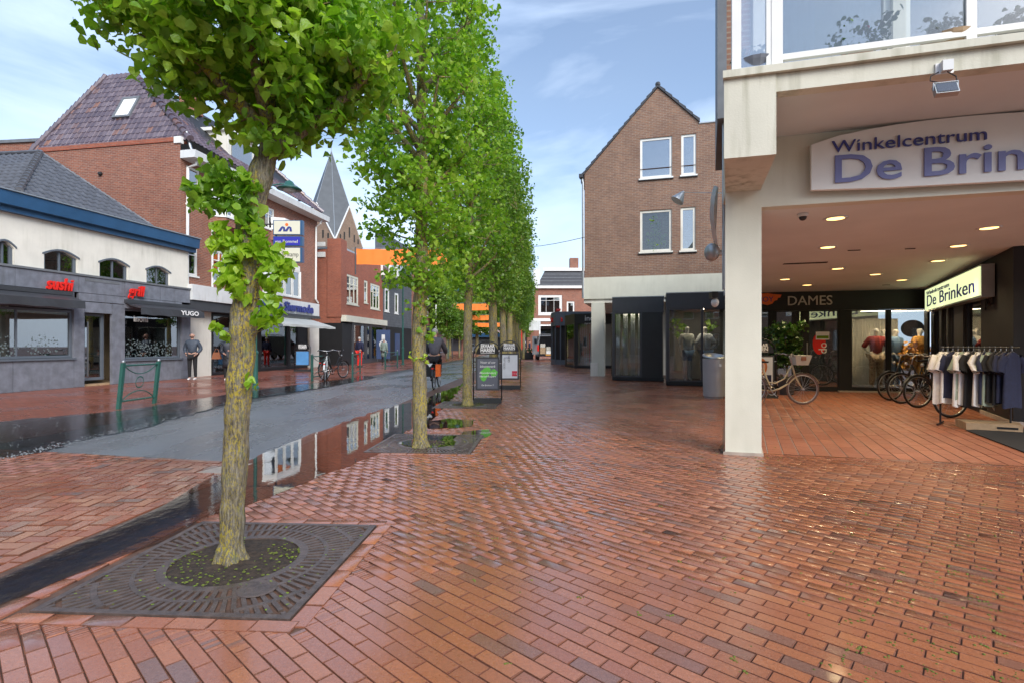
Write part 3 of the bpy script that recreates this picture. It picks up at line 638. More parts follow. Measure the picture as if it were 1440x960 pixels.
# ---------------------------------------------------------------- tree grates
def grate(c, an, label):
    g = thing('tree_grate', label, 'tree grate', (c[0], c[1], 0), 'cast iron grates round the street trees')
    rot = lambda x, y, z: (c[0]+x*math.cos(an)-y*math.sin(an), c[1]+x*math.sin(an)+y*math.cos(an), z)
    mb = MB(); H = GH; zt, zb = .006, -.012
    def arcseg(r0, r1, a0, a1): mb.loft([rot(r*math.cos(a0), r*math.sin(a0), z) for r, z in ((r0, zb), (r1, zb), (r1, zt), (r0, zt))], [rot(r*math.cos(a1), r*math.sin(a1), z) for r, z in ((r0, zb), (r1, zb), (r1, zt), (r0, zt))])
    def edge(a): return (H-.035)/max(abs(math.cos(a)), abs(math.sin(a)))
    for r0, r1 in ((.355, .405), (.50, .525), (.66, .69), (.80, .825)):
        N = 96
        for k in range(N):
            a0, a1 = 2*math.pi*k/N, 2*math.pi*(k+1)/N
            if r1 < min(edge(a0), edge(a1)): arcseg(r0, r1, a0, a1)
    for r0, r1, N, f in ((.405, .50, 60, .5), (.525, .66, 84, .52), (.69, .80, 104, .52), (.825, .95, 120, .5)):
        for k in range(N):
            a = 2*math.pi*k/N; rr = min(r1, edge(a)+.01)
            if rr <= r0+.01: continue
            hw = math.pi/N*f*1.05
            mb.loft([rot(r*math.cos(a-hw*q), r*math.sin(a-hw*q), z) for r, z, q in ((r0, zb, 1), (rr, zb, .9), (rr, zt-.001, .9), (r0, zt-.001, 1))], [rot(r*math.cos(a+hw*q), r*math.sin(a+hw*q), z) for r, z, q in ((r0, zb, 1), (rr, zb, .9), (rr, zt-.001, .9), (r0, zt-.001, 1))])
    plate = mb.build('plate', 'iron', g, fix=False)
    mb = MB()
    for k in range(4):
        a = k*math.pi/2; q = lambda x, y: rot(x*math.cos(a)-y*math.sin(a), x*math.sin(a)+y*math.cos(a), 0)
        p = [q(-H, H-.04), q(H-.04, H-.04), q(H, H), q(-H+.04-.04, H)]
        mb.prism([(v[0], v[1]) for v in (q(-H, H-.038), q(H-.04, H-.038), q(H-.04, H), q(-H, H))], -.02, .007)
    mb.build('frame', 'iron', g)
    MB().prism([rot(u*(H-.04), v*(H-.04), 0)[:2] for u, v in ((-1, -1), (1, -1), (1, 1), (-1, 1))], -.036, -.022).build('soil_bed', 'soil', g)
    MB().lathe([(.062, .0068), (.082, .0095), (.095, .0095), (.10, .0065)], rot(.33, -.36, 0), 24).build('inspection_cover', 'iron', g, smooth=False)
    # soil and litter in the middle
    vs = []; fs = []
    for i in range(7):
        for k in range(28):
            r = .36*i/6; a = 2*math.pi*k/28; vs.append(rot(r*math.cos(a), r*math.sin(a), -.012+random.uniform(0, .016)+.02*(1-i/6)))
    for i in range(6):
        for k in range(28): fs.append((i*28+k, i*28+(k+1) % 28, (i+1)*28+(k+1) % 28, (i+1)*28+k))
    MB().add(vs, fs).build('soil', 'soil', g, fix=False)
    mb = MB()
    for i in range(320):
        a = random.choice((.2, .5, 4.4, 4.9, 3.3, 5.6))+random.gauss(0, .28); r = min(.35, abs(random.gauss(.27, .07))) if i < 190 else random.uniform(.36, .8)
        if r > .36 and (abs(r*math.cos(a)) > .6 or abs(r*math.sin(a)) > .6): continue
        if r > .36 and (math.sin(a*3+1.5) < .2): continue
        q = rot(r*math.cos(a), r*math.sin(a), random.uniform(-.008, .008) if r > .36 else random.uniform(.0, .02)); s_ = random.uniform(.003, .012); mb.ball(q, (s_, s_*.8, s_*.35), 5, 3)
    mb.build('moss', 'moss', g, kind='stuff', fix=False)
    mb = MB()
    for i in range(150):
        a = random.uniform(0, 6.28); r = .8*math.sqrt(random.random())
        if abs(r*math.cos(a)) > .62 or abs(r*math.sin(a)) > .62: continue
        p = Vector(rot(r*math.cos(a), r*math.sin(a), .012+.02*(r < .3))); b = random.uniform(0, 6.28); s_ = random.uniform(.004, .012)
        mb.add([p+Vector((s_*math.cos(b+q), s_*.6*math.sin(b+q), random.uniform(0, .005))) for q in (0, 1.6, 3.1, 4.7)], [(0, 1, 2, 3)])
    mb.build('litter', 'leaf_fresh', g, kind='stuff', fix=False)
for (c, a), lb in zip(GR, ('large square iron grate round the nearest tree, moss in its slots', 'iron grate round the second tree, half under a puddle', 'iron grate round the third tree, beside the green-leaf notice board', 'iron grate round the fourth tree from the camera', 'iron grate round the fifth tree from the camera')):
    grate(c, a, lb)
# ================================================================ right side: shopping arcade
def rectframe(w, r, f, d0, d1):
    t0, t1, z0, z1 = r[:4]; o = [(t0, z0), (t1, z0), (t1, z1), (t0, z1)]; i = [(t0+f, z0+f), (t1-f, z0+f), (t1-f, z1-f), (t0+f, z1-f)]; mb = MB(); V = [w.pt(a, b, d) for d in (d0, d1) for a, b in o+i]
    return mb.add(V, [q for k in range(4) for q in ((k, (k+1) % 4, 4+(k+1) % 4, 4+k), (8+k, 8+(k+1) % 4, 12+(k+1) % 4, 12+k), (k, (k+1) % 4, 8+(k+1) % 4, 8+k), (4+k, 4+(k+1) % 4, 12+(k+1) % 4, 12+k))])
U = Vector((.9636, -.2672, 0)); SV = Vector((.385, .923, 0))
def along(p, v, t): return (p[0]+v[0]*t, p[1]+v[1]*t)
arcade = thing('shopping_centre', 'cream rendered shopping centre with open arcade, corner column and glazed balcony', 'building', (2.7, 6.3, 0))
MB().prism([(2.526, 6.235), (2.907, 6.13), (3.07, 6.50), (2.69, 6.62)], -.02, 3.10).build('column', 'cream_clean', arcade)
MB().prism([(2.520, 6.245), (2.50, 6.225), (2.92, 6.11), (3.09, 6.51)], -.02, .035).build('column_foot', 'mortar_light', arcade)
mb = MB(); pb = [(2.055, 5.10), (2.50, 4.977), (2.90, 6.14), (3.2, 6.9), (2.80, 7.0), (2.53, 6.24)]
mb.prism(pb, 3.095, 3.86); mb.build('corner_block', 'cream', arcade)
BW = Wall((2.50, 4.99), along((2.50, 4.99), U, 8)); AW = Wall((2.907, 6.16), along((2.907, 6.16), U, 8))
MB().prism([along((2.50, 4.99), U, .003), along((2.50, 4.99), U, 8), along(along((2.50, 4.99), U, 8), (-U.y*1, U.x*1), .14), along(along((2.50, 4.99), U, .05), (-U.y, U.x), .14)], 3.69, 3.858).build('fascia_beam', 'cream', arcade)
capL = along((2.03, 5.075), (-U[1], U[0]), -.02)
MB().prism([(2.03, 5.065), along((2.03, 5.065), U, 8.6), along(along((2.03, 5.065), U, 8.6), (.2672, .9636), 1.3), (2.6, 6.3)], 3.861, 3.93).build('balcony_slab', 'cream', arcade)
MB().prism([along((2.545, 5.12), U, .02), along((2.545, 5.12), U, 8), along((2.93, 6.15), U, 8), along((2.93, 6.15), U, .0)], 3.70, 3.855).build('balcony_soffit', 'soffit', arcade)
MB().wbox(AW, .0, 8, 2.90, 3.697, -.18, 0).build('sign_wall', 'cream_clean', arcade)
def CZ(Z): return 2.90 - .0165*(Z-6.1)
cp = [along((2.93, 6.2), U, 0), along((2.93, 6.2), U, 9), (14.5, 9), (13.5, 15.5), (6.4, 15.9)]
MB().loft([(x, y, CZ(y)+.004) for x, y in cp], [(x, y, 3.12) for x, y in cp]).build('ceiling', 'soffit', arcade)
# upper storey body behind the balcony
APW = Wall((2.95, 6.55), along((2.95, 6.55), U, 8))
holes = [(.30, 1.55, 3.98, 5.9), (1.68, 3.6, 3.98, 5.9), (3.75, 6.0, 3.98, 5.9)]
facade(arcade, APW, .05, 8, 3.932, 6.6, holes, 'white_wall')
for h in holes: window(arcade, APW, h, 'white_paint', fw=.07, glass='glass_sky', sill=False, back='curtain')
MB().prism([(3.06, 6.95), (11, 4.9), (14, 9), (13, 16), (6.4, 15.9)], 3.125, 6.6).build('upper_body', 'cream_clean', arcade)
MB().prism([(2.60, 6.66), (2.70, 6.62), (3.50, 8.62), (3.345, 8.66)], 4.15, 7.2).build('tile_hung_edge', 'lead', arcade)
MB().prism([(2.70, 6.66), (3.0, 6.60), (3.6, 8.6), (3.50, 8.64)], 3.9, 7.0).build('side_wall', 'brick_brown', arcade)
MB().tube([(2.735, 6.80, 2.0), (2.735, 6.80, 4.3)], .02).build('downpipe', 'galvanised', arcade)
# balcony front: glazed screen, posts, rails and glass
scr = MB(); q = BW.px
def post(mb, x0, x1, z0, z1, d0=-.09, d1=-.03):
    t0 = BW.px(x0, 60)[0]; t1 = BW.px(x1, 60)[0]; mb.wbox(BW, t0, t1, z0, z1, d0, d1); return t0, t1
def bpost(xa, xb, z0=3.932, z1=5.2):
    m = MB(); r = post(m, xa, xb, z0, z1); m.build('balcony_post', 'white_paint', arcade); return r
s0 = bpost(1030, 1043); s1 = bpost(1086, 1102); s2 = bpost(1362, 1377)
m = MB(); m.wbox(BW, s0[1], s1[0], 3.932, 3.975, -.085, -.035).wbox(BW, s1[0]-.045, s1[0], 3.975, 5.2, -.085, -.035); fr = m.build('side_screen_frame', 'white_paint', arcade)
MB().wbox(BW, s0[1], s1[0]-.045, 3.975, 5.2, -.063, -.057).build('pane', 'glass_sky', fr)
for (a, b) in ((s1[1], s2[0]), (s2[1], 7.8)):
    r_ = MB().wbox(BW, a, b, 4.0, 4.055, -.08, -.03).wbox(BW, a, b, 4.60, 4.655, -.08, -.03).build('rail', 'white_paint', arcade)
    MB().wbox(BW, a, b, 4.055, 4.60, -.06, -.052).build('pane', 'glass', r_)
# shop front at the back of the arcade
DW = Wall((7.16, 15.0), (11.16, 14.05))
sf = lambda n, mt, f: f(MB()).build(n, mt, arcade)
MB().wbox(DW, -.95, DW.L+.1, 2.24, 2.76, 0, .10).build('fascia', 'black_matt', arcade)
dL = [DW.rect(*r) for r in ((1055, 437, 1082, 546), (1091, 437, 1128, 546), (1137, 437, 1180, 546), (1197, 431, 1248, 545), (1252.5, 430, 1307, 545))]
dL = [(r[0], r[1], .10, 2.238) for r in dL]
facade(arcade, DW, -.95, DW.L, 0, 2.238, dL, 'black_matt', name='shop_wall', reveal=.1)
for i, r in enumerate(dL):
    f = rectframe(DW, r, .03, -.07, -.03).build('window_frame' if i != 2 else 'door', 'black_paint', arcade)
    MB().wbox(DW, r[0], r[1], r[2]+.03, r[3]-.03, -.055, -.048).build('pane', 'glass' if i > 2 else 'glass_dark', f)
    if i == 2:
        MB().wbox(DW, r[0]-.06, r[0]-.03, .9, 1.35, .02, .05).build('handle', 'steel', f)
MB().wbox(DW, 1.9, DW.L, 0, .035, .0, .14).build('threshold', 'mortar_light', arcade)
MB().wbox(DW, .1, DW.L, 0, 2.6, -3.2, -3.1).build('back_wall', 'interior_light', arcade)
MB().wbox(DW, .1, DW.L+3, 2.5, 2.55, -3.1, -.1).build('shop_ceiling', 'interior_light', arcade)
MB().wbox(DW, .1, DW.L+3, -.02, .02, -3.1, -.1).build('shop_floor', 'wood', arcade)
MB().wbox(DW, dL[2][1]+.1, dL[2][1]+.16, .02, 2.5, -3.1, -.12).build('partition', 'interior_light', arcade)
# slatted display back
mb = MB(); a, b = DW.px(1216, 500)[0], DW.px(1302, 500)[0]
n = int((b-a)/.075)
for i in range(n): mb.wbox(DW, a+i*.075, a+i*.075+.068, .1, 2.05, -1.5, -1.47)
dp = mb.build('display_backdrop', 'interior_light', arcade)
for (x, y) in ((1222, 470), (1262, 470)):
    t, _ = DW.px(x, y)
    MB().wbox(DW, t, t+1.0, 2.215, 2.235, -.55, -.16).build('added_fill_strip', 'fill_glow', arcade)  # added emitter near the glass, brightens the mannequins
# oval mirror
t, z = DW.px(1284, 462, -1.42); mb = MB()
mb.wpoly(DW, [(t+.30*math.cos(k*math.pi/14), z+.25*math.sin(k*math.pi/14)) for k in range(28)], -1.46, -1.43); o = mb.build('oval_mirror', 'black_matt', None, 'black oval hanging on the slatted backdrop of the shop window', 'mirror')
# stickers on the door
t, z = DW.px(1152.5, 483); MB().wpoly(DW, [(t+.165*math.cos(k*math.pi/12), z+.30*math.sin(k*math.pi/12)) for k in range(24)], -.03, -.022).build('red_sticker', 'red', arcade)
text(arcade, DW, t+.05, z-.12, 'op', .30, 'white', -.02, .002, rot=R(-90)); t, z = DW.px(1157, 472)
MB().wbox(DW, t-.17, t+.17, z-.11, z+.11, -.02, -.015).build('notice', 'white', arcade)
MB().wbox(DW, t-.15, t+.15, z-.08, z-.0, -.014, -.012).build('notice_band', 'leaf_fresh', arcade)
t0, z0 = DW.px(1106, 429); t1, z1 = DW.px(1168, 416)
text(arcade, DW, (t0+t1)/2, z0-.02, 'DAMES', .37, 'interior_light', .115, .012, fit=abs(t1-t0))
lg = MB(); t, z = DW.px(1078, 422)
w_ = [(-.30, .12), (-.15, .17), (0, .18), (.14, .15), (.36, .13), (.33, .05), (.27, .04), (.25, -.02), (.18, -.04), (.12, -.12), (0, -.16), (-.14, -.12), (-.28, -.04)]
lg.wpoly(DW, [(t+a, z+b) for a, b in w_], .102, .125).build('winged_logo', 'orange', arcade)
text(arcade, DW, t-.02, z-.06, 'JOY', .2, 'blue_text', .13, .004)
# right wall of the arcade
RW = Wall((11.16, 14.02), (8.04, 8.44))
rl = RW.L
holes = [(.35, 1.0, .1, 2.2), (1.25, 1.75, .08, 2.2), (1.95, 2.5, .08, 2.2), (3.3, 4.6, .1, 2.2)]
facade(arcade, RW, 0, rl, 0, CZ(10)+.1, holes, 'black_matt', name='side_shop_wall', reveal=.12)
for i, r in enumerate(holes):
    f = rectframe(RW, r, .05, -.1, -.05).build('door' if i in (1, 2) else 'window_frame', 'black_paint', arcade)
    MB().wbox(RW, r[0], r[1], r[2]+.05, r[3]-.05, -.085, -.078).build('pane', 'glass_dark', f)
MB().wbox(RW, 0, rl-1, 0, 2.3, -1.8, -1.7).build('passage_wall', 'interior_dark', arcade)
PW = Wall((8.04, 8.44), (12.0, 7.3))
MB().prism([(8.04, 8.44), (12.0, 7.3), (12.4, 8.6), (8.9, 9.95)], 0, CZ(8.4)+.06).build('brick_pier', 'brick_dark', arcade)
MB().prism([(8.00, 8.42), (12.0, 7.26), (12.0, 7.3), (8.04, 8.44), (8.9, 9.95), (8.86, 9.97)], 0, .07).build('pier_plinth', 'mortar_light', arcade)
text(arcade, RW, 5.2, 2.0, 'JOY', .3, 'interior_dark', .02, .01)
# small ceiling details
for x, y, w_, l_ in ((1132, 373, .10, .75), (1201, 357, .03, .18), (1280, 355, .03, .14), (1246, 400, .03, .16)):
    Z = 1.5*F/(CY-y); p = P(x, y, Z); MB().box((p.x, Z, CZ(Z)-.002), (l_, w_, .012), -.27).build('ceiling_slot', 'black_matt', arcade)
DLp = [(1175, 307.5), (1164, 348), (1178, 378), (1104, 393), (1135, 401), (1231, 386), (1268, 394), (1319, 367), (1347.6, 346), (1391, 321)]
DLn = ['ceiling light nearest the corner column', 'ceiling light second in the column-side row', 'ceiling light third in the column-side row', 'ceiling light closest to the orange winged logo', 'ceiling light above the DAMES lettering', 'ceiling light in front of the display window with the red blouse', 'ceiling light next to the far end of the lit sign', 'ceiling light above the lit sign', 'ceiling light second from the right', 'rightmost and largest-looking ceiling light in the arcade']
for (x, y), lb in zip(DLp, DLn):
    Z = 8.0
    for _ in range(8): Z = (CZ(Z)-EYE)*F/(CY-y)
    X = (x-CX)/F*Z; zc = CZ(Z)
    L = thing('ceiling_light', 'round warm recessed '+lb, 'ceiling light', (X, Z, zc), 'round recessed lights in the arcade ceiling')
    MB().lathe([(.105, -.003), (.135, -.012), (.14, -.004), (.14, .01), (.105, .01)], (X, Z, zc), 24).build('rim', 'white_old', L, smooth=True)
    MB().lathe([(.10, -.004), (.10, .004)], (X, Z, zc-.001), 24).build('diffuser', 'lamp_warm', L)
    ld = bpy.data.lights.new('lamp', 'SPOT'); ld.energy = 26; ld.color = (1, .78, .45); ld.spot_size = R(130); ld.spot_blend = .6; ld.shadow_soft_size = .08
    lo = bpy.data.objects.new('lamp', ld); C.objects.link(lo); lo.parent = L; lo.location = (0, 0, -.04)
Z = 6.45; p = P(1129, 297, Z); cc = thing('security_camera', 'white dome security camera on the arcade ceiling edge beside the column', 'camera', (p.x, Z, 2.87))
MB().lathe([(.06, .03), (.062, 0), (.045, -.012)], (p.x, Z, 2.87), 20).build('housing', 'white_old', cc, smooth=True)
MB().ball((p.x, Z, 2.855), .045, 16, 8).build('dome', 'black_paint', cc, smooth=True)
# floodlight on the beam
t, z = BW.px(1324, 98); fl = thing('floodlight', 'grey floodlight hanging on a looped cable under the balcony edge', 'floodlight', BW.pt(t, z, .0))
MB().wbox(BW, t-.05, t+.085, z-.045, z+.05, .001, .012).build('plate', 'white', fl)
MB().wbox(BW, t-.015, t+.065, z-.035, z+.055, .012, .06).build('junction_box', 'white_old', fl)
c = BW.pt(t-.01, z-.22, .09)
mt = Matrix.Rotation(BW.ang(), 3, 'Z') @ Matrix.Rotation(R(-25), 3, 'X')
MB().box(c, (.17, .05, .115), m=mt).build('lamp_housing', 'galvanised', fl)
MB().box(c+mt @ Vector((0, -.028, 0)), (.15, .006, .095), m=mt).build('lamp_glass', 'glass_dark', fl)
MB().tube([BW.pt(t-.1, z-.15, .09), BW.pt(t-.1, z-.22, .09)], .006).tube([BW.pt(t+.08, z-.15, .09), BW.pt(t+.08, z-.22, .09)], .006).tube([BW.pt(t-.1, z-.155, .09), BW.pt(t+.08, z-.155, .09)], .006).build('bracket', 'galvanised', fl)
MB().tube([BW.pt(t-.03, z-.03, .02), BW.pt(t-.10, z-.07, .05), BW.pt(t-.115, z-.12, .07), BW.pt(t-.05, z-.155, .09)], .005).tube([BW.pt(t+.03, z-.04, .03), BW.pt(t+.08, z-.10, .06), BW.pt(t+.075, z-.17, .09)], .005).build('cable', 'rubber', fl)
# big sign
tl, zb = AW.px(1141, 268, .12); _, zt = AW.px(1141, 204, .12); sg = thing('shop_sign', 'large curved white sign with blue letters reading Winkelcentrum De Brinken', 'sign', AW.pt(tl, zb, .05))
pts = [AW.px(x, y, .12) for x, y in ((1141, 204), (1180, 191), (1220, 182.5), (1260, 175.5), (1300, 170), (1350, 164.5), (1400, 160.5), (1440, 158))]
tc_ = pts[-1][0]+.35; top = pts + [(tc_, pts[-1][1]+.01)] + [(2*tc_-t, z) for t, z in pts[::-1]]
bot = [AW.px(x, y, .12) for x, y in ((1141, 267.5), (1250, 264), (1340, 259), (1440, 253.5))]; bot = bot + [(2*tc_-t, z) for t, z in bot[::-1]]
MB().wpoly(AW, top + bot[::-1], .06, .12).build('panel', 'white_paint', sg)
MB().wbox(AW, tl+.3, tl+.36, zb+.02, zt, 0, .06).wbox(AW, tc_, tc_+.06, zb+.02, zt, 0, .06).build('bracket', 'steel', sg)
t0, z0 = AW.px(1169, 258, .14); t1, z1 = AW.px(1439, 248, .14)
me_w = (t1-t0)*1.455
text(sg, AW, t0, z0+.005, 'De Brinken', .43, 'blue_text2', .135, .010, align='LEFT', fit=me_w, bold=.004)
t0, z0 = AW.px(1170, 216, .14); t1, _ = AW.px(1388, 195, .14)
text(sg, AW, t0, z0+.008, 'Winkelcentrum', .185, 'blue_text', .135, .008, align='LEFT', fit=t1-t0)
# lit sign on the right wall
RF = RW.off(.22)
t0, zt0 = RF.px(1301, 405); t1, _ = RF.px(1377, 387)
t0, t1 = min(t0, t1), max(t0, t1)
ls = thing('lit_sign', 'glowing pale yellow box sign with blue letters over the passage doors', 'sign', RF.pt(t0, 2.2, 0))
MB().wbox(RW, t0-.04, t1+.04, 2.13, 2.71, .02, .2).build('casing', 'galvanised', ls)
MB().wbox(RF, t0, t1, 2.165, 2.675, -.02, .005).build('face', 'lightbox', ls)
text(ls, RF, (t0+t1)/2+.02, 2.24, 'De Brinken', .40, 'blue_print', .012, .004, fit=(t1-t0)*.88)
text(ls, RF, t1-.15-(t1-t0)*.62 if False else t0+(t1-t0)*.30, 2.53, 'Winkelcentrum', .14, 'blue_text', .012, .004, fit=(t1-t0)*.5)
MB().tube([RW.pt(t0+.2, 2.13, .1), RW.pt(t0+.2, 2.05, .1)], .03).build('spot', 'steel', ls)

# ================================================================ gabled brick house
ga = (3.02, 21.9); GWl = Wall(ga, along(ga, U, 9)); gb = thing('gabled_brick_house', 'brown brick house with steep pointed gable and four white framed windows', 'building', (3.02, 21.9, 0))
gr = [GWl.rect(900, 196, 945, 252), GWl.rect(958, 190, 979, 247), GWl.rect(900, 297, 944.5, 355), GWl.rect(957, 292.5, 978, 353)]
def gx(mb):
    for pts in ([(0, 8.37), (1.41, 8.37), (1.41, 9.90)], [(1.41, 9.95), (4.58, 9.95), (2.94, 11.57)]): mb.add([GWl.pt(t, z) for t, z in pts], [(0, 1, 2)])
    ts = [1.41] + sorted(q for h in gr[:2] for q in h[:2]) + [9]; zs_ = sorted(set([8.37, 9.95, gr[0][3], gr[1][3]]))
    for a, b in zip(ts, ts[1:]):
        for c, d in zip(zs_, zs_[1:]):
            if any(h[0] < (a+b)/2 < h[1] and (c+d)/2 < h[3] for h in gr[:2]): continue
            mb.add([GWl.pt(a, c), GWl.pt(b, c), GWl.pt(b, d), GWl.pt(a, d)], [(0, 1, 2, 3)])
facade(gb, GWl, 0, 9, 4.05, 8.37, gr, 'brick_brown', extra=gx)
for i, r in enumerate(gr):
    window(gb, GWl, r, 'white_wall' if i > 1 else 'white_paint', fw=.09, dep=-.05, back='blind' if i < 2 else 'interior_dark', glass='glass_sky' if i != 2 else 'glass', nv=(), backd=.5, label='window with a leafy plant behind the glass' if i == 2 else None)
    MB().wbox(GWl, r[0]-.08, r[1]+.08, r[3]+.005, r[3]+.21, .0, .006).build('lintel', 'brick_brown', gb)
    MB().wbox(GWl, r[0]-.06, r[1]+.06, r[2]-.10, r[2]-.062, -.02, .06).build('sill_tiles', 'brick_dark', gb)
MB().wbox(GWl, -.03, 9, 3.16, 4.05, -.25, .04).build('concrete_band', 'cream_clean', gb)
MB().prism([(3.0, 21.95), along((3.0, 21.95), U, 9), (13, 28), (4.9, 29)], 3.0, 3.155).build('soffit', 'white_wall', gb)
# roof slabs with overlapping verge tiles
rd = Vector((.2672, .9636, 0))
def rp(t, z, b): v = GWl.pt(t, z, .06); return v + rd*b
mb = MB()
for (ta, za, tb_, zb_) in ((-.18, 8.18, 2.94, 11.60), (2.94, 11.60, 4.5, 10.04)):
    n = max(3, int(math.hypot(tb_-ta, zb_-za)/.33))
    for k in range(n):
        a0, a1 = k/n, (k+1.12)/n
        p = [(ta+(tb_-ta)*a, za+(zb_-za)*a) for a in (a0, a1)]; up_ = .05 if (zb_ > za) else .05
        u0, u1 = ((.10, .04) if zb_ > za else (.04, .10))
        mb.loft([rp(p[0][0], p[0][1]+.0, 0), rp(p[1][0], p[1][1]+.0, 0), rp(p[1][0], p[1][1]+u1+.05, 0), rp(p[0][0], p[0][1]+u0+.05, 0)], [rp(p[0][0], p[0][1]+.0, .22), rp(p[1][0], p[1][1], .22), rp(p[1][0], p[1][1]+u1+.05, .22), rp(p[0][0], p[0][1]+u0+.05, .22)])
mb.ball(rp(2.94, 11.72, .08), .11, 8, 5).build('verge_tiles', 'anthracite', gb)
mb = MB()
for (ta, za, tb_, zb_) in ((-.18, 8.22, 2.94, 11.62), (2.94, 11.62, 4.5, 10.06)):
    mb.loft([rp(ta, za, .22), rp(tb_, zb_, .22), rp(tb_, zb_-.15, .22), rp(ta, za-.15, .22)], [rp(ta, za, 9), rp(tb_, zb_, 9), rp(tb_, zb_-.15, 9), rp(ta, za-.15, 9)])
mb.build('roof', 'anthracite', gb)
MB().wbox(GWl, 4.5, 9, 9.955, 10.0, -.3, .04).build('parapet_cap', 'galvanised', gb)
MB().prism([(3.06, 22.2), along((3.06, 22.2), U, 9), (13.5, 29), (5.2, 30)], 4.0, 8.2).build('body', 'brick_brown', gb)
MB().tube([GWl.pt(-.10, 8.2, .05), GWl.pt(-.06, 7.95, .05), GWl.pt(-.06, 3.2, .05)], .045).build('downpipe', 'galvanised', gb)
MB().box(GWl.pt(-.12, 8.24, .12), (.16, .3, .14), -.27).build('gutter_end', 'anthracite', gb)
MB().prism([(3.28, 21.75), (3.79, 21.61), (3.92, 22.1), (3.41, 22.24)], 0, 3.0).build('corner_column', 'cream_clean', gb)
MB().prism([(3.24, 21.72), (3.52, 21.64), (3.58, 21.75), (3.30, 21.83)], 0, .55).build('column_pad', 'white_wall', gb)
MB().prism([(4.6, 23.0), (12, 20.9), (12, 21.1), (4.65, 23.2)], 0, 3.0).build('shop_back_wall', 'interior_light', gb)
# plant in the lower window
def leaf_bush(parent, name, c, r, n, s, mat='leaf_dark', kind='stuff', flat=1):
    L = leaves(np.array([[c[0], c[1], c[2]]]), [n], [r], s, up=.3, flat=flat); return big_mesh(name, L[0], L[1], mat, parent, kind)
def leaves(centres, counts, sig, size, up=.5, flat=1, sizevar=.3):
    """cloud of small folded leaves; returns verts, quads"""
    pos = []
    for c, n, sg in zip(centres, counts, sig): pos.append(np.asarray(c)[None] + np.clip(rng.normal(0, 1, (n, 3)), -1.8, 1.8)*np.asarray(sg if np.ndim(sg) else (sg, sg, sg*flat))[None])
    pos = np.concatenate(pos); n = len(pos)
    nrm = rng.normal(0, 1, (n, 3)); nrm[:, 2] = np.abs(nrm[:, 2])*.6 + up; nrm /= np.linalg.norm(nrm, axis=1)[:, None]
    d = rng.normal(0, 1, (n, 3)); d[:, 2] -= .5; d -= nrm*(d*nrm).sum(1)[:, None]; d /= np.linalg.norm(d, axis=1)[:, None]; w = np.cross(nrm, d)
    s = size*(1+rng.normal(0, sizevar, n)).clip(.45, 1.7)
    T = [(0, 0, 0), (-.38, .02, .10), (-.50, .42, .20), (-.24, .80, .10), (0, 1.12, -.16), (.24, .80, .10), (.50, .42, .20), (.38, .02, .10)]
    bend = rng.uniform(-.5, .3, n)
    V = np.stack([pos + (w*tx + d*(ty-.4) + nrm*(tz + (bend*((ty-.4)**2)*2)[:, None]))*s[:, None] for tx, ty, tz in T], 1).reshape(-1, 3)
    b = (np.arange(n)*8)[:, None, None]; Fc = np.array([(0, 1, 2, 3), (0, 3, 4, 5), (0, 5, 6, 7)]); Fq = (b+Fc[None]).reshape(-1, 4)
    return V, Fq, pos, s
r = gr[2]
mb = MB(); px_, pz_ = (r[0]+r[1])/2, r[2]
lf = leaves([GWl.pt(px_+dx, pz_+.25+dz, -.22) for dx, dz in ((0, 0), (-.2, .05), (.2, .1), (0, .4), (.05, .7), (-.15, .3), (.2, .4), (0, 1.0))], [16]*8, [(.10, .05, .12)]*8, .14)
pl = big_mesh('window_plant', lf[0], lf[1], 'leaf', None, None); props(pl, 'leafy green plant standing behind the lower wide window of the gabled house', 'plant', None, None)
pm('bay_grey', (.20, .19, .18), .8, var=.15)
# projecting display bays
def bay(p0, L, ztop, zf, name_lbl, panes, depth=2.2, solid=None, boxc='anthracite'):
    w = Wall(p0, along(p0, U, L)); b_ = along(p0, rd, depth); e_ = along(along(p0, U, L), rd, depth)
    o = MB().prism([p0, along(p0, U, L), e_, b_], zf, ztop).build('display_bay', boxc, gb, name_lbl)
    MB().prism([along(p0, (-.01, -.01), 1), along(along(p0, U, L+.02), (0, -.01), 1), e_, along(b_, (-.02, 0), 1)], ztop, ztop+.03).build('roof_trim', 'galvanised', o)
    MB().prism([p0, along(p0, U, L), e_, b_], .02, .14).build('plinth', 'black_matt', o)
    MB().prism([along(p0, rd, 1.6), along(along(p0, U, L), rd, 1.6), along(along(p0, U, L), rd, 1.65), along(p0, rd, 1.65)], .14, zf).build('bay_back', 'bay_grey', o)
    mb = MB(); mb.wbox(w, 0, .09, .14, zf, -.09, 0)
    for a, b in panes: mb.wbox(w, b, b+.07, .14, zf, -.07, 0); mb.wbox(w, a, b, .14, .18, -.06, -.01); mb.wbox(w, a, b, zf-.04, zf, -.06, -.01)
    mb.build('frame', boxc, o)
    for a, b in panes: MB().wbox(w, a, b, .18, zf-.04, -.04, -.032).build('pane', 'glass', o)
    sw = Wall(p0, b_); MB().wbox(sw, .07, depth-.1, .18, zf-.04, -.04, -.032).build('pane', 'glass', o)
    MB().wbox(sw, depth-.12, depth, .14, zf, -.1, -.0).build('side_post', boxc, o)
    if solid: MB().wbox(w, solid[0], solid[1], .14, zf, -.06, -.01).build('solid_panel', 'black_paint', o)
    MB().prism([along(along(p0, U, .3), rd, .12), along(along(p0, U, L-.3), rd, .12), along(along(p0, U, L-.3), rd, .50), along(along(p0, U, .3), rd, .50)], zf-.012, zf-.004).build('fill_strip', 'fill_glow', o)  # emitter added in front of the mannequins to keep the bay bright
    return w
B1 = bay((3.60, 18.9), 1.78, 2.96, 2.42, 'dark framed display bay with striped curtain and a solid panel', [(.10, .97)], solid=(1.04, 1.74))
mb = MB()
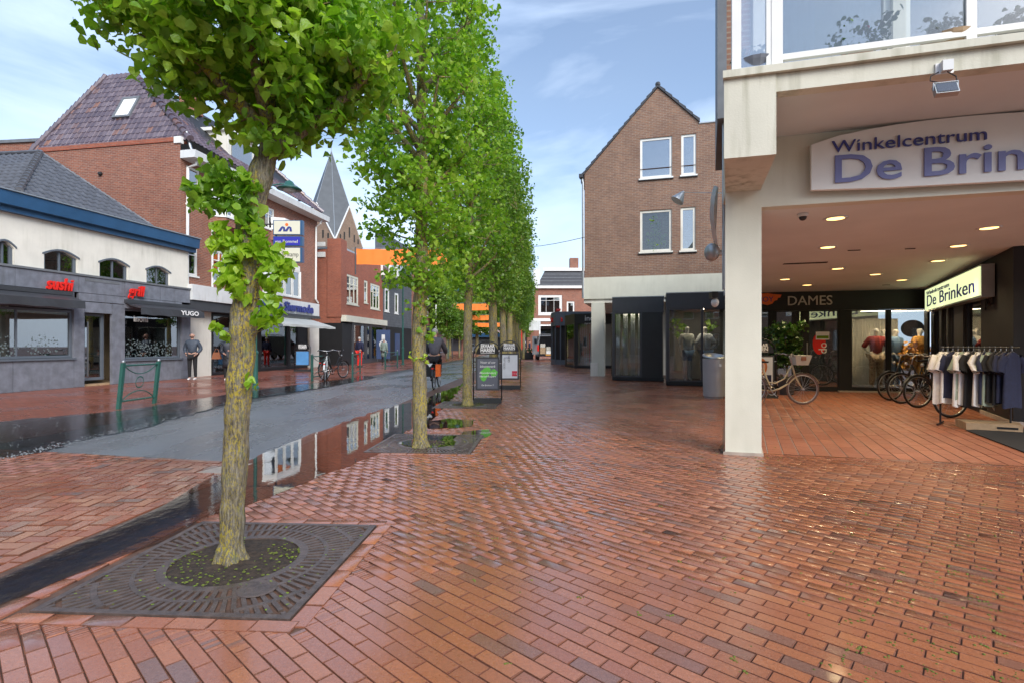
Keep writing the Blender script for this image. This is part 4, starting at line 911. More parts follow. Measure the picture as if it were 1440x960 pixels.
for i in range(16):
    t = .12+i*.052
    if i % 5 < 3: mb.wbox(B1, t, t+.04, .2, 2.38, -.24-.02*(i % 2), -.22)
mb.build('window_curtain', 'curtain', gb)
B2 = bay((4.87, 16.6), 1.85, 2.89, 2.41, 'wide dark framed display bay with two mannequins', [(.10, 1.03), (1.12, 1.78)], depth=2.0)
# oval sign, wall lamp and cables on the side of the shopping centre
sg = thing('oval_sign', 'oval white and blue sign seen edge-on, on the passage side beside the column', 'sign', (2.75, 7.6, 2.9))
vs = [(0, .36*math.cos(k*math.pi/12), .42*math.sin(k*math.pi/12)) for k in range(24)]
def ov(off, sc): return [Vector((2.755+off, 7.15, 3.02))+Vector((-.05*(1-(z/.42)**2), 0, z*sc))+Vector((SV.x*y*sc, SV.y*y*sc, 0)) for _, y, z in vs]
MB().loft(ov(0, 1), ov(.05, .96)).build('panel', 'white_old', sg)
MB().loft(ov(-.008, .72), ov(-.002, .72)).build('emblem', 'blue_text', sg)
mb = MB()
for dz in (-.2, -.07, .07, .2): mb.tube([(2.70, 7.15, 3.05+dz), (2.79, 7.2, 3.05+dz)], .008, 5)
mb.build('bracket', 'white_old', sg)
wl_ = thing('wall_lamp', 'round grey wall lamp on the passage side beside the column', 'lamp', (2.73, 7.0, 2.6))
MB().ball((2.66, 7.0, 2.52), (.10, .10, .12), 14, 8).build('globe', 'galvanised', wl_, smooth=True)
MB().tube([(2.66, 7.0, 2.52), (2.80, 7.05, 2.52)], .04).build('bracket', 'galvanised', wl_)
wl2 = thing('wall_camera', 'small black and white camera low beside the column edge', 'camera', (2.73, 7.0, 2.0))
MB().box((2.68, 7.0, 1.95), (.08, .12, .08)).build('bracket', 'black_paint', wl2); MB().ball((2.70, 7.0, 1.85), (.05, .06, .06), 10, 6).build('lens_housing', 'white_old', wl2, smooth=True)
# street lamp on a wire in front of the gable
Lz = 15.0; a = P(952, 283, Lz); sl_ = thing('wire_lamp', 'pointed grey lamp hanging on a wire before the gabled house', 'lamp', a)
MB().lathe([(.20, 0), (.19, .03), (.05, .30), (.02, .34)], a, 12, Matrix.Rotation(R(35), 3, 'Y')).build('shade', 'galvanised', sl_)
MB().tube([a+Vector((.1, 0, .25)), P(1015, 272, 9.0)], .008, 5).build('arm', 'galvanised', sl_)

# ================================================================ further shops on the right
s1 = thing('black_shop', 'black framed shop with white lettering beyond the small cream column', 'building', (3.15, 31, 0))
pl_ = [(3.15, 31.3), (3.47, 29.2), along((3.47, 29.2), U, 4), (9, 33)]
MB().prism(pl_, 2.42, 2.98).build('fascia', 'black_paint', s1); MB().prism(pl_, 0, .12).build('plinth', 'black_matt', s1)
MB().prism([(3.6, 31.3), along((3.9, 30.4), U, 0), along((3.9, 30.4), U, 4), (9, 33)], .12, 2.42).build('back_wall', 'interior_light', s1)
W1 = Wall((3.15, 31.3), (3.47, 29.2)); W2 = Wall((3.47, 29.2), along((3.47, 29.2), U, 4))
mb = MB().wbox(W1, 0, .15, .12, 2.42, -.1, 0).wbox(W1, W1.L-.15, W1.L, .12, 2.42, -.1, 0).wbox(W2, .003, .18, .12, 2.42, -.1, 0).wbox(W2, 1.3, 1.4, .12, 2.42, -.1, 0); mb.build('frame', 'black_paint', s1)
MB().wbox(W1, .15, W1.L-.15, .12, 2.42, -.05, -.04).build('pane', 'glass', s1); MB().wbox(W2, .18, 1.3, .12, 2.42, -.05, -.04).build('pane', 'glass', s1)
t, z = W2.px(822, 450); text(s1, W2, t, z-.05, 'inoni', .42, 'white', .02, .01, align='LEFT'); text(s1, W2, t, z-.22, 'shoes and clothing', .09, 'white', .02, .005, align='LEFT')
mb = MB()
for i in range(9):
    if i != 4: mb.wbox(W2, .25+i*.11, .31+i*.11, .2, 2.4, -.4, -.38)
mb.build('curtain', 'curtain', s1)
MB().wbox(W2, .75, .85, .3, 1.9, -.6, -.55).build('red_cloth', 'red', s1)
s2_ = thing('red_letter_shop', 'grey rounded shop corner with a red script sign above the pavement', 'building', (2.9, 34, 0))
pr = [(2.72, 37), (2.66, 35.5), (2.8, 34.6), (3.1, 34.1), (3.6, 34), (5.5, 34), (5.5, 37)]
MB().prism(pr, 2.5, 3.4).build('fascia', 'grey_frame', s2_); MB().prism(pr, 0, .3).build('plinth', 'grey_frame', s2_)
MB().prism([(x+.12, y+.12) for x, y in pr], .3, 2.5).build('wall', 'interior_dark', s2_)
for x, y in pr[:5]: MB().box((x+.05, y+.05, 1.4), (.07, .07, 2.2)).build('window_post', 'grey_frame', s2_)
W3 = Wall((2.66, 35.4), (3.3, 34.05)); text(s2_, W3, .75, 2.75, 'vorge', .62, 'red', .06, .05, fit=1.5, bold=.02); text(s2_, W3, .98, 3.3, '~', .8, 'red', .06, .05, bold=.02); text(s2_, W3, .98, 2.25, '~', .8, 'red', .06, .05, bold=.02)
# far red brick house with dark mansard roof
fb = thing('mansard_house', 'red brick house with dark mansard roof and white trim behind the open van', 'building', (5, 62, 0)); FW = Wall((2.6, 62), (13, 62))
fr_ = [FW.rect(757, 415, 790.5, 443), FW.rect(797, 424, 808, 441), FW.rect(758, 456, 790, 480)]
facade(fb, FW, 0, 9, 0, FW.px(790, 406)[1], fr_, 'brick_red')
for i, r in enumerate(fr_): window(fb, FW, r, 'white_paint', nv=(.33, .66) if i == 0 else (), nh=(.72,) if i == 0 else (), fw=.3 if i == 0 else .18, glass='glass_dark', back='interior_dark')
zc = FW.px(790, 406)[1]; zr = FW.px(790, 380)[1]
MB().wbox(FW, -.3, 9, zc, zc+.3, -.2, .35).build('cornice', 'white_paint', fb); MB().wbox(FW, -.1, 3.0, FW.px(770, 452)[1], FW.px(770, 448)[1], 0, .12).build('string_course', 'white_paint', fb)
MB().loft([FW.pt(.35, zc+.3, .1), FW.pt(9, zc+.3, .1), FW.pt(9, zc+.3, -5), FW.pt(.35, zc+.3, -5)], [FW.pt(1.3, zr, -.9), FW.pt(9, zr, -.9), FW.pt(9, zr, -5), FW.pt(1.3, zr, -5)]).build('roof', 'anthracite', fb)
for i in range(4):
    z = zc+.45+i*(zr-zc-.3)/4.4; f_ = (z-zc-.3)/(zr-zc-.3); MB().wbox(FW, .4+.9*f_, 9, z, z+.06, -.95*f_, .14-f_*1.0).build('tile_row', 'lead', fb)
MB().wbox(FW, 1.1, 9, zr, zr+.35, -1.1, -.7).build('ridge_trim', 'white_paint', fb); MB().wbox(FW, -.1, .7, zc+.3, zr+.1, -.8, .0).build('chimney_stack', 'white_old', fb)
t0, _ = FW.px(803, 370); t1, _ = FW.px(815, 370); MB().wbox(FW, t0, t1, zr, FW.px(803, 361)[1], -2, -1).build('chimney', 'brick_red', fb)
# ================================================================ left side: sushi grill
SA = (-12.55-.18*8.4, 12.0); SB = (-12.55, 20.4)
SW = Wall(SA, SB); sL = SW.L
su = thing('restaurant', 'low white restaurant with blue cornice, grey stone shopfront and red sushi and grill letters', 'building', (-12.8, 18, 0))
zcb, zct = SW.px(100, 326)[1], 5.22
zb1 = SW.px(100, 387)[1]      # top of the stone band
def pr4(x0, y0, x1, y1): return SW.rect(x0, y0, x1, y1)
up_ = [pr4(-8, 335, 20, 374), pr4(62, 348, 109, 383), pr4(140, 361, 180, 391), pr4(206, 372, 238.5, 400)]
facade(su, SW, 0, sL, zb1, zct, up_, 'white_wall', reveal=.12)
for r in up_:
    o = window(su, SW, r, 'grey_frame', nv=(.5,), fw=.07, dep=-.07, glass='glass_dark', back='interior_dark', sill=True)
    n = 8; pts = [(r[0]+(r[1]-r[0])*k/n, r[3]-.20+.17*math.sin(math.pi*k/n)) for k in range(n+1)] + [(r[1], r[3]+.02), (r[0], r[3]+.02)]
    MB().wpoly(SW, pts, -.11, -.002).build('arch_infill', 'white_wall', o)
    pts = [(r[0]-.05+(r[1]-r[0]+.1)*k/n, r[3]-.20+.17*math.sin(math.pi*k/n)) for k in range(n+1)]; pts = pts + [(t, z+.05) for t, z in pts[::-1]]
    MB().wpoly(SW, pts, -.001, .03).build('arch_trim', 'grey_frame', o)
# blue cornice
mb = MB()
mb.loft([SW.pt(-.3, z, d) for d, z in ((-.3, 4.86), (.16, 4.86), (.16, 5.00), (.30, 5.02), (.34, 5.38), (-.3, 5.42))], [SW.pt(sL+.22, z, d) for d, z in ((-.3, 4.86), (.16, 4.86), (.16, 5.00), (.30, 5.02), (.34, 5.38), (-.3, 5.42))]); mb.build('cornice', 'blue_paint', su)
MB().wbox(SW, -.3, sL+.25, 5.385, 5.42, .30, .38).build('gutter_lip', 'galvanised', su)
# stone cladding, panel by panel
SS = SW.off(.10)
tj = [SW.px(x, 400)[0] for x in (-60, 17, 107, 172, 222, 265)]; tj[-1] = sL-.02
zj = SW.px(50, 406)[1]
dr = pr4(119.5, 440, 150, 535); lw = pr4(-60, 427, 100, 506); rw = pr4(172, 434, 252, 505)
g_ = .006
def panel(t0, t1, z0, z1, d=.10): MB().wbox(SW, t0+g_, t1-g_, z0+g_, z1-g_, 0.004, d+random.uniform(0, .008)).build('stone_panel', 'grey_stone', su)
zl = lw[3]+.02
for a, b in zip(tj, tj[1:]): panel(a, b, zj, zb1)
panel(0.01, tj[0], zl, zb1)
panel(tj[0], lw[1]+.02, zl, zj); panel(tj[2], tj[3], dr[3]+.35, zj); panel(rw[0]-.02, rw[1]+.02, rw[3], zj)
panel(lw[1], dr[0]-.1, .0, zl if False else dr[3]+.35); panel(dr[0]-.1, dr[1]+.1, dr[3], dr[3]+.34)
panel(dr[1]+.1, rw[0], 0, dr[3]+.34); panel(rw[1], sL, 0, rw[3])
ls_ = [0.01, SW.px(14, 530)[0], lw[1]]
for a, b in zip(ls_, ls_[1:]): panel(a, b, 0, lw[2]-.06)
panel(rw[0], rw[1], 0, rw[2]-.06)
MB().wbox(SW, 0, sL, zb1, zb1+.06, 0.004, .14).build('band_cap', 'lead', su)
MB().wbox(SW, 0, lw[1]+.03, lw[2]-.06, lw[2]-.005, .0, .16).build('sill', 'grey_frame', su); MB().wbox(SW, rw[0]-.03, rw[1]+.03, rw[2]-.06, rw[2]-.005, .0, .16).build('sill', 'grey_frame', su)
for r in ((0.02,)+tuple(lw[1:]), rw):
    n = [.62] if r is not rw else []
    o = window(su, SW, r, 'grey_frame', nv=n, fw=.07, dep=.02, glass='glass_dark', sill=False, back=None, bar=.03, name='shop_window')
    # frosted flower print on the glass
    mb = MB(); c_ = [(r[1]-.8-(r[1]-r[0])*.0, r[2]+.35), (r[1]-1.9, r[2]+.32)] if r is not rw else [(r[0]+.4, r[2]+.35), (r[1]-.75, r[2]+.3), (r[0]+1.0, r[2]+.33)]
    for (t, z) in c_:
        for k in range(90):
            a, q_ = random.uniform(0, 6.28), .36*math.sqrt(random.random()); tt, zz = t+q_*math.cos(a)*1.3, z+q_*math.sin(a)*.9; s_ = random.uniform(.010, .028)
            mb.wpoly(SW, [(tt+s_*math.cos(b), zz+s_*math.sin(b)) for b in np.arange(5)*6.283/5], -.008, -.005)
    mb.build('flower_print', 'frost', o, kind='stuff', fix=False)
MB().wbox(SW, rw[0]+.1, rw[1]-.1, rw[2]+.05, rw[2]+.55, -.10, -.09).build('frosted_film', 'glass_sky', su)
text(su, SW, rw[0]+.72, rw[3]-.42, 'inoni', .30, 'white', .0, .003)
o = window(su, SW, dr, 'grey_frame', fw=.09, dep=-.12, glass='glass_dark', sill=False, back=None, name='door'); MB().wbox(SW, dr[0]+.11, dr[0]+.13, .3, 2.0, -.06, -.02).build('handle', 'steel', o)
fl_ = MB().wbox(SW, 0, sL, 0.0, .06, -4, -.05).build('shop_floor', 'wood', su)
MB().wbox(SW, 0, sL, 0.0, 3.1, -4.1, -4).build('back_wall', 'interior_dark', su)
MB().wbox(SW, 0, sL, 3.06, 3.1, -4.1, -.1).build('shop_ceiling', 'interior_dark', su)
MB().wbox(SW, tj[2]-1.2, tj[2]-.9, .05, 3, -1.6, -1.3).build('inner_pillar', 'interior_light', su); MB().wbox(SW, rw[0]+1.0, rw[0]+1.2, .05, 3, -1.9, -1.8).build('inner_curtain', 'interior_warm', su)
def awning(parent, w, t0, t1, zt, zf, out, mat, d0=.12, val=.22, name='awning'):
    o = MB().loft([w.pt(t0, zt, d0), w.pt(t0, zf, d0+out), w.pt(t0, zf-.02, d0+out), w.pt(t0, zt-.03, d0)], [w.pt(t1, zt, d0), w.pt(t1, zf, d0+out), w.pt(t1, zf-.02, d0+out), w.pt(t1, zt-.03, d0)]).build(name, mat, parent)
    n = 16; A = [w.pt(t0+(t1-t0)*k/n, zf+.01, d0+out+.004) for k in range(n+1)]; B = [w.pt(t0+(t1-t0)*k/n, zf-val+.012*math.sin(k*1.7), d0+out+.012+.015*math.sin(k*1.3)) for k in range(n+1)]
    MB().add(A+B, [(k, k+1, n+2+k, n+1+k) for k in range(n)]).build('valance', mat, o, fix=False)
    MB().wbox(w, t0-.03, t1+.03, zt-.02, zt+.10, d0-.03, d0+.10).build('cassette', mat if mat != 'awning_grey' else 'white_old', o)
    for tt in (t0+.15, t1-.15): MB().tube([w.pt(tt, zt-.08, d0), w.pt(tt, zf-.03, d0+out-.02)], .02, 6).build('arm', 'steel', o)
    return o
awning(su, SW, 0.02, SW.px(105, 420, .3)[0], SW.px(20, 409)[1], SW.px(20, 409)[1]-.20, .55, 'anthracite')
a2 = awning(su, SW, rw[0]+.0, sL-.03, rw[3]+.20, rw[3]+.03, .60, 'anthracite', val=.24)
text(su, SW.off(.80), sL-.75, rw[3]-.13, 'YUGO', .22, 'white', -.04, .003, fit=.85, bold=.006, name='graffiti')
t0, z0 = SW.px(64, 407, .2); t1, _ = SW.px(102, 405, .2); text(su, SW, (t0+t1)/2, z0+.02, 'sushi', .50, 'red', .20, .03, shear=.25, fit=t1-t0, bold=.010)
t0, z0 = SW.px(180, 417, .2); t1, _ = SW.px(203, 415, .2); text(su, SW, (t0+t1)/2, z0+.04, 'grill', .50, 'red', .20, .03, shear=.25, fit=t1-t0, bold=.010)
mb = MB()
MB().wbox(SW, tj[2]+.2, tj[3]-.2, zj+.38, zj+.46, .10, .112).build('worn_band', 'lead', su)
# roof of tiles
class Plane:
    def __init__(s, p0, u, v): s.o = Vector(p0); s.u = Vector(u).normalized(); s.n = s.u.cross(Vector(v)).normalized(); s.v = s.n.cross(s.u).normalized()
    def px(s, x, y):
        r = Vector(((x-CX)/F, 1, (CY-y)/F)); e = Vector((0, 0, EYE)); k = s.n.dot(s.o-e)/s.n.dot(r); return e+r*k
    def uv(s, p): d = Vector(p)-s.o; return d.dot(s.u), d.dot(s.v)
    def pt(s, a, b, c=0): return s.o + s.u*a + s.v*b + s.n*c
def inpoly(x, y, poly):
    c = False; n = len(poly)
    for i in range(n):
        a, b = poly[i], poly[(i+1) % n]
        if (a[1] > y) != (b[1] > y) and x < (b[0]-a[0])*(y-a[1])/(b[1]-a[1])+a[0]: c = not c
    return c
def tile_geo(w, h):
    prof = [(0, .012), (.18, .0), (.5, -.002), (.68, .012), (.82, .038), (.94, .030), (1.04, .012)]
    top = [(a*w, 0, z) for a, z in prof]; V = []; 
    for a, z in prof: V.append((a*w, 0, z+.018))
    for a, z in prof: V.append((a*w, h*1.06, z))
    for a, z in prof: V.append((a*w, 0, z-.006))
    n = len(prof); Fs = [(i, i+1, n+i+1, n+i) for i in range(n-1)] + [(2*n+i, 2*n+i+1, i+1, i) for i in range(n-1)]
    return V, Fs
def tiles(parent, pl, pts, w, h, mat, singles=300, name='roof_tile'):
    poly = [pl.uv(p) for p in pts]; us = [p[0] for p in poly]; vs = [p[1] for p in poly]; V0, F0 = tile_geo(w, h)
    sign = 1 if pl.n.z > 0 else -1
    cells = []
    for j in range(int((max(vs)-min(vs))/h)+2):
        for i in range(int((max(us)-min(us))/w)+2):
            a, b = min(us)+i*w, min(vs)+j*h
            if inpoly(a+w/2, b+h/2, poly): cells.append((a, b))
    cells.sort(key=lambda c: pl.pt(c[0], c[1]).length if abs(math.atan2(pl.pt(*c).x, pl.pt(*c).y)) < R(45.5) else 999)
    me = bpy.data.meshes.new(name); me.from_pydata(V0, [], F0); me.materials.append(M[mat]); set_uv(me); me.polygons.foreach_set('use_smooth', [True]*len(me.polygons))
    mtx = Matrix((( pl.u.x, pl.v.x, sign*pl.n.x), (pl.u.y, pl.v.y, sign*pl.n.y), (pl.u.z, pl.v.z, sign*pl.n.z)))
    off = wloc(parent)
    for a, b in cells[:singles]:
        o = bpy.data.objects.new(name, me); C.objects.link(o); o.parent = parent
        p = pl.pt(a+random.gauss(0, .003), b+random.gauss(0, .004)) + pl.n*sign*(.02+random.uniform(0, .004)); o.matrix_local = Matrix.Translation(p-off) @ mtx.to_4x4()
    mb = MB()
    for a, b in cells[singles:]:
        p = pl.pt(a, b+random.gauss(0, .004)) + pl.n*sign*.02; mb.add([p + mtx @ Vector(v) for v in V0], F0)
    if mb.v: mb.build(name+'s', mat, parent, kind='stuff', fix=False, smooth=False)
pm('tile_grey', (.095, .10, .115), .38, var=.2, vs=4, spec=.6)
def tilemat():
    m, n, l, b = nt('tile_purple')
    g = n.new('ShaderNodeNewGeometry'); c = ramp(n, l, g.outputs['Random Per Island'], [(0, (.075, .055, .075)), (.5, (.115, .085, .105)), (.8, (.16, .125, .145)), (.94, (.12, .085, .095)), (1, (.22, .10, .065))])
    f = noise(n, l, posnode(n, l, .5), 1, 3); c = mixc(n, l, ramp(n, l, f, [(.5, 0), (.75, .3)]), c, (.17, .09, .07))
    l.new(c, b.inputs['Base Color']); b.inputs['Roughness'].default_value = .33; b.inputs['Specular IOR Level'].default_value = .7; M['tile_purple'] = m
tilemat()
e1 = SW.pt(SW.px(15, 300)[0], 5.40, .28); e2 = SW.pt(SW.px(214, 336, .28)[0], 5.40, .28)
pitch = R(38); vin = -SW.n*math.cos(pitch)+Vector((0, 0, math.sin(pitch)))
PR = Plane(e1, SW.d, vin)
ap = PR.px(57, 216); vb = PR.uv(ap); rt = e2
MB().add([e1, e2, ap], [(0, 1, 2)]).build('roof_deck', 'black_matt', su, fix=False)
tiles(su, PR, [e1, e2, ap], .235, .30, 'tile_grey', 300)
# left plane of the hip
PLn = Plane(e1, Vector((-1, .12, 0)), (ap-e1)); ll = ap + Vector((-6, .7, 0)); le = e1+Vector((-8, 1.0, 0))
MB().add([e1, ap, ll, le], [(0, 1, 2, 3)]).build('roof_deck', 'black_matt', su, fix=False)
tiles(su, PLn, [e1, ap, ll, le], .235, .30, 'tile_grey', 60)
mb = MB(); n = 15
for k in range(n):
    a, b = e1.lerp(ap, k/n), e1.lerp(ap, (k+1.15)/n); mb.tube([a+Vector((0, 0, .07)), b+Vector((0, 0, .035))], [.10, .075], 8)
mb.build('hip_tiles', 'tile_grey', su, smooth=False)
mb = MB(); n = 22
for k in range(n):
    a, b = ap.lerp(rt, k/n), ap.lerp(rt, (k+1.12)/n); mb.tube([a+Vector((0, 0, .05)), b+Vector((0, 0, .03))], [.06, .045], 6)
mb.build('verge_tiles', 'tile_grey', su)
MB().tube([ap+Vector((0, 0, .06)), ll+Vector((0, 0, .06))], .07, 8).build('ridge_tiles', 'tile_grey', su)
bk = lambda p, d, z: (p.x-SW.n.x*d, p.y-SW.n.y*d, z)
MB().prism([tuple(SW.pt(0, 0, -4.15))[:2], tuple(SW.pt(sL-.05, 0, -4.15))[:2], tuple(SW.pt(sL-.05, 0, -.32))[:2], tuple(SW.pt(0, 0, -.32))[:2]], 3.12, 5.3).build('upper_body', 'interior_dark', su)

# ================================================================ big brick house with the purple roof
H0, H1 = (-12.85, 20.4), (-11.47, 31.0)
HW = Wall(H0, H1); hL = HW.L; EW = Wall((-19.4, 21.6), H0)
hb = thing('corner_brick_house', 'large red brick house with steep purple tiled roof, white gutter and jeweller shop below', 'building', (-13, 24, 0))
MB().add([EW.pt(0, 0), EW.pt(EW.L, 0), EW.pt(EW.L, 9.27), EW.pt(0, 9.15)], [(0, 1, 2, 3)]).build('end_wall', 'brick_red', hb, fix=False)
MB().wbox(EW, 0, EW.L+.02, 9.16, 9.33, -.3, .04).build('coping', 'brick_red_bright', hb)
MB().wbox(EW, EW.L-.25, EW.L+.05, 9.08, 9.34, -.1, .06).build('verge_end', 'white_paint', hb)
MB().ball(EW.pt(3.0, 8.1, .03), .09, 8, 5).build('wall_vent', 'black_matt', hb)
hr = {k: HW.rect(*v) for k, v in dict(a=(262, 232, 281, 286), a2=(259, 342, 278, 386), b=(298, 350, 316, 396), b2=(322, 352, 340, 396), c=(367, 287, 386, 318), f=(413, 309, 424, 324)).items()}
z_sh = HW.px(290, 392)[1]
facade(hb, HW, 0, hL, 2.9, 8.55, list(hr.values()), 'brick_red')
for k, r in hr.items(): window(hb, HW, r, 'white_paint', nv=(.62,) if k in 'bc' else (), nh=(.68,) if k in ('b', 'c', 'a2') else (), fw=.09, dep=-.04, back='curtain', glass='glass_sky')
def bay_win(x0, y0, x1, y1, dep, zb_brick, name):
    t0, t1, z0, z1 = HW.rect(x0, y0, x1, y1, dep*.5)
    c = .35; ps = [HW.pt(t0, 0, 0), HW.pt(t0+c, 0, dep), HW.pt(t1-c, 0, dep), HW.pt(t1, 0, 0)]
    o = MB().prism([(p.x, p.y) for p in ps], zb_brick, z0-.02).build(name, 'brick_red', hb)
    MB().prism([(p.x, p.y) for p in [HW.pt(t0-.04, 0, 0), HW.pt(t0+c-.03, 0, dep+.05), HW.pt(t1-c+.03, 0, dep+.05), HW.pt(t1+.04, 0, 0)]], z0-.02, z0+.05).build('sill', 'white_paint', o)
    MB().prism([(p.x, p.y) for p in ps], z1-.02, z1+.25).build('head', 'white_paint', o)
    for k, (a, b) in enumerate(zip(ps, ps[1:])):
        w = Wall((a.x, a.y), (b.x, b.y)); n = 3 if k == 1 else 1
        for i in range(n):
            r = (w.L*i/n+.02, w.L*(i+1)/n-.02, z0+.05, z1-.03); f = MB()
            f.wbox(w, r[0], r[0]+.07, r[2], r[3], -.07, 0).wbox(w, r[1]-.07, r[1], r[2], r[3], -.07, 0).wbox(w, r[0]+.07, r[1]-.07, r[2], r[2]+.07, -.07, -.003).wbox(w, r[0]+.07, r[1]-.07, r[3]-.07, r[3], -.07, -.003).build('frame', 'white_paint', o)
            MB().wbox(w, r[0]+.05, r[1]-.05, r[2]+.05, r[3]-.05, -.04, -.034).build('pane', 'glass_sky', o)
    MB().prism([(p.x, p.y) for p in [HW.pt(t0+.1, 0, .0), HW.pt(t0+c, 0, dep-.3), HW.pt(t1-c, 0, dep-.3), HW.pt(t1-.1, 0, 0)]], z0, z1).build('room', 'curtain', o)
    return t0, t1
bay_win(302, 268, 345, 303, .55, HW.px(302, 318)[1], 'bay_window')
bay_win(388, 312, 412, 322, .55, HW.px(388, 340)[1], 'brick_bay')
bay_win(376, 372, 420, 414, .55, 3.25, 'lower_bay_window')
# wide eaves gutter
sc_ = [(0, 8.50), (.62, 8.52), (.66, 8.80), (.55, 8.82), (0, 8.80)]
MB().loft([HW.pt(-.02, z, d) for d, z in sc_], [HW.pt(hL+.25, z, d) for d, z in sc_]).build('eaves_gutter', 'white_old', hb)
MB().tube([HW.pt(.35, 8.5, .4), HW.pt(.35, 8.35, .38), HW.pt(.28, 8.22, .08), HW.pt(.28, 3.5, .06)], .055).build('downpipe', 'white_paint', hb)
MB().tube([HW.pt(hL-.35, 8.5, .4), HW.pt(hL-.35, 8.3, .38), HW.pt(hL-.3, 8.1, .08), HW.pt(hL-.3, 3.9, .06), HW.pt(hL-.1, 3.7, .1)], .055).build('downpipe', 'white_paint', hb)
MB().tube([HW.pt(HW.px(297, 300)[0], 6.9, .05), HW.pt(HW.px(297, 300)[0], 3.6, .05)], .045).build('downpipe', 'white_old', hb)
MB().tube([HW.pt(.25, 8.82, .3), HW.pt(.22, 9.0, .25), HW.pt(.2, 9.6, .1)], .05).build('downpipe', 'galvanised', hb)
# roof
RA = Vector((-16.55, 23.1, 13.1)); RB = RA+Vector((-1.45, .25, 0)); RC = Vector((-15.6, 29.0, 13.1)); Ea = Vector((-12.5, 20.45, 9.2)); Eb = Vector((-11.15, 31.1, 9.0)); El = Vector((-19.8, 21.7, 9.2))
PE = Plane(El, (Ea-El), (RA-Ea)); PF = Plane(Ea, (Eb-Ea), (RA-Ea))
MB().add([El, Ea, RA, RB], [(0, 1, 2, 3)]).add([Ea, Eb, RC, RA], [(0, 1, 2, 3)]).add([RA, RC, RC+Vector((-3, .3, -.1)), RB], [(0, 1, 2, 3)]).build('roof_deck', 'black_matt', hb, fix=False)
tiles(hb, PE, [El, Ea, RA, RB], .225, .30, 'tile_purple', 0); tiles(hb, PF, [Ea, Eb, RC, RA], .225, .30, 'tile_purple', 0)
for (a, b, n) in ((Ea, RA, 16), (Eb, RC, 14), (RB, El, 18)):
    mb = MB()
    for k in range(n): mb.tube([a.lerp(b, k/n)+Vector((0, 0, .09)), a.lerp(b, (k+1.15)/n)+Vector((0, 0, .05))], [.13, .10], 8)
    mb.build('hip_tiles', 'tile_purple', hb)
def skylight(pl, x0, y0, x1, y1):
    a, b = pl.uv(pl.px((x0+x1)/2, y1)), pl.uv(pl.px((x0+x1)/2, y0)); w = .42; sgn = 1 if pl.n.z > 0 else -1
    mb = MB()
    for (u0, u1, v0, v1) in ((-w, -w+.09, 0, 1.2), (w-.09, w, 0, 1.2), (-w+.09, w-.09, 0, .1), (-w+.09, w-.09, 1.1, 1.2)):
        mb.loft([pl.pt(a[0]+u, a[1]+v, sgn*.03) for u, v in ((u0, v0), (u1, v0), (u1, v1), (u0, v1))], [pl.pt(a[0]+u, a[1]+v, sgn*.13) for u, v in ((u0, v0), (u1, v0), (u1, v1), (u0, v1))])
    o = mb.build('skylight', 'lead', hb)
    MB().loft([pl.pt(a[0]+u, a[1]+v, sgn*.09) for u, v in ((-w+.09, .1), (w-.09, .1), (w-.09, 1.1), (-w+.09, 1.1))], [pl.pt(a[0]+u, a[1]+v, sgn*.10) for u, v in ((-w+.09, .1), (w-.09, .1), (w-.09, 1.1), (-w+.09, 1.1))]).build('pane', 'white', o)
skylight(PE, 156, 143, 188, 168); skylight(PF, 262, 150, 275, 168)
# dormer in the street roof
a = PF.px(318, 240); u0 = PF.uv(a)[0]
dq = lambda t, z, d: HW.pt(t, z, d)
td = HW.px(318, 220, -.6)[0]
o = MB().loft([dq(td, 9.5, -.5), dq(td, 11.0, -.5), dq(td, 11.0, -3), dq(td, 9.5, -3)], [dq(td+1.9, 9.5, -.5), dq(td+1.9, 11.0, -.5), dq(td+1.9, 11.0, -3), dq(td+1.9, 9.5, -3)]).build('dormer', 'white_wall', hb)
MB().wbox(HW, td-.15, td+2.05, 11.0, 11.15, -3, -.35).build('dormer_roof', 'white_paint', o); MB().wbox(HW, td+.2, td+1.7, 9.8, 10.8, -.5, -.46).build('pane', 'glass_sky', o)
MB().box((-15.6, 25.6, 12.9), (.8, .6, .9)).build('chimney', 'brick_red', hb); MB().lathe([(.1, 0), (.08, .3)], (-15.8, 25.5, 13.3), 8).lathe([(.1, 0), (.08, .3)], (-15.4, 25.6, 13.3), 8).build('chimney_pots', 'terracotta', hb)
MB().lathe([(.09, 0), (.09, .45), (.14, .47), (.14, .55)], (-12.35, 30.6, 9.6), 10).build('roof_vent', 'lead', hb)
# white canopy band and shop below
t0 = HW.px(266, 400, .9)[0]
can = MB(); zt_, zm_ = 3.55, 2.95
MB().wbox(HW, 0.02, HW.px(348, 400, .9)[0], 3.02, 3.62, -.1, .5).build('canopy_band', 'white_old', hb)
ta, tb2 = HW.px(352, 420, .7)[0], HW.px(449, 425, .7)[0]
MB().wbox(HW, ta, tb2, 2.86, 3.55, -.1, .7).build('sign_band', 'white_old', hb)
MB().wbox(HW, ta, tb2+.02, 2.72, 2.855, -.1, .76).build('canopy_edge', 'anthracite', hb)
MB().wbox(HW, 0.02, ta-.02, 2.62, 3.015, -.1, .42).build('dark_fascia', 'anthracite', hb)
text(hb, HW, (HW.px(330, 430, .8)[0]+HW.px(440, 430, .8)[0])/2+.1, 2.98, 'Molenkamp Siermode', .62, 'blue_text', .80, .03, fit=HW.px(438, 430, .8)[0]-HW.px(330, 430, .8)[0], bold=.02)
pm('awning_grey', (.46, .48, .46), .75, var=.05)
aw = awning(hb, HW, HW.px(366, 450, .9)[0], HW.px(446, 450, .9)[0]-.1, 2.68, 2.22, 1.5, 'awning_grey', d0=.5, val=.1)
fw_ = HW.px(297, 500)[0]
MB().wbox(HW, .05, fw_, 0, 2.62, -.25, .0).build('white_pier', 'white_wall', hb)
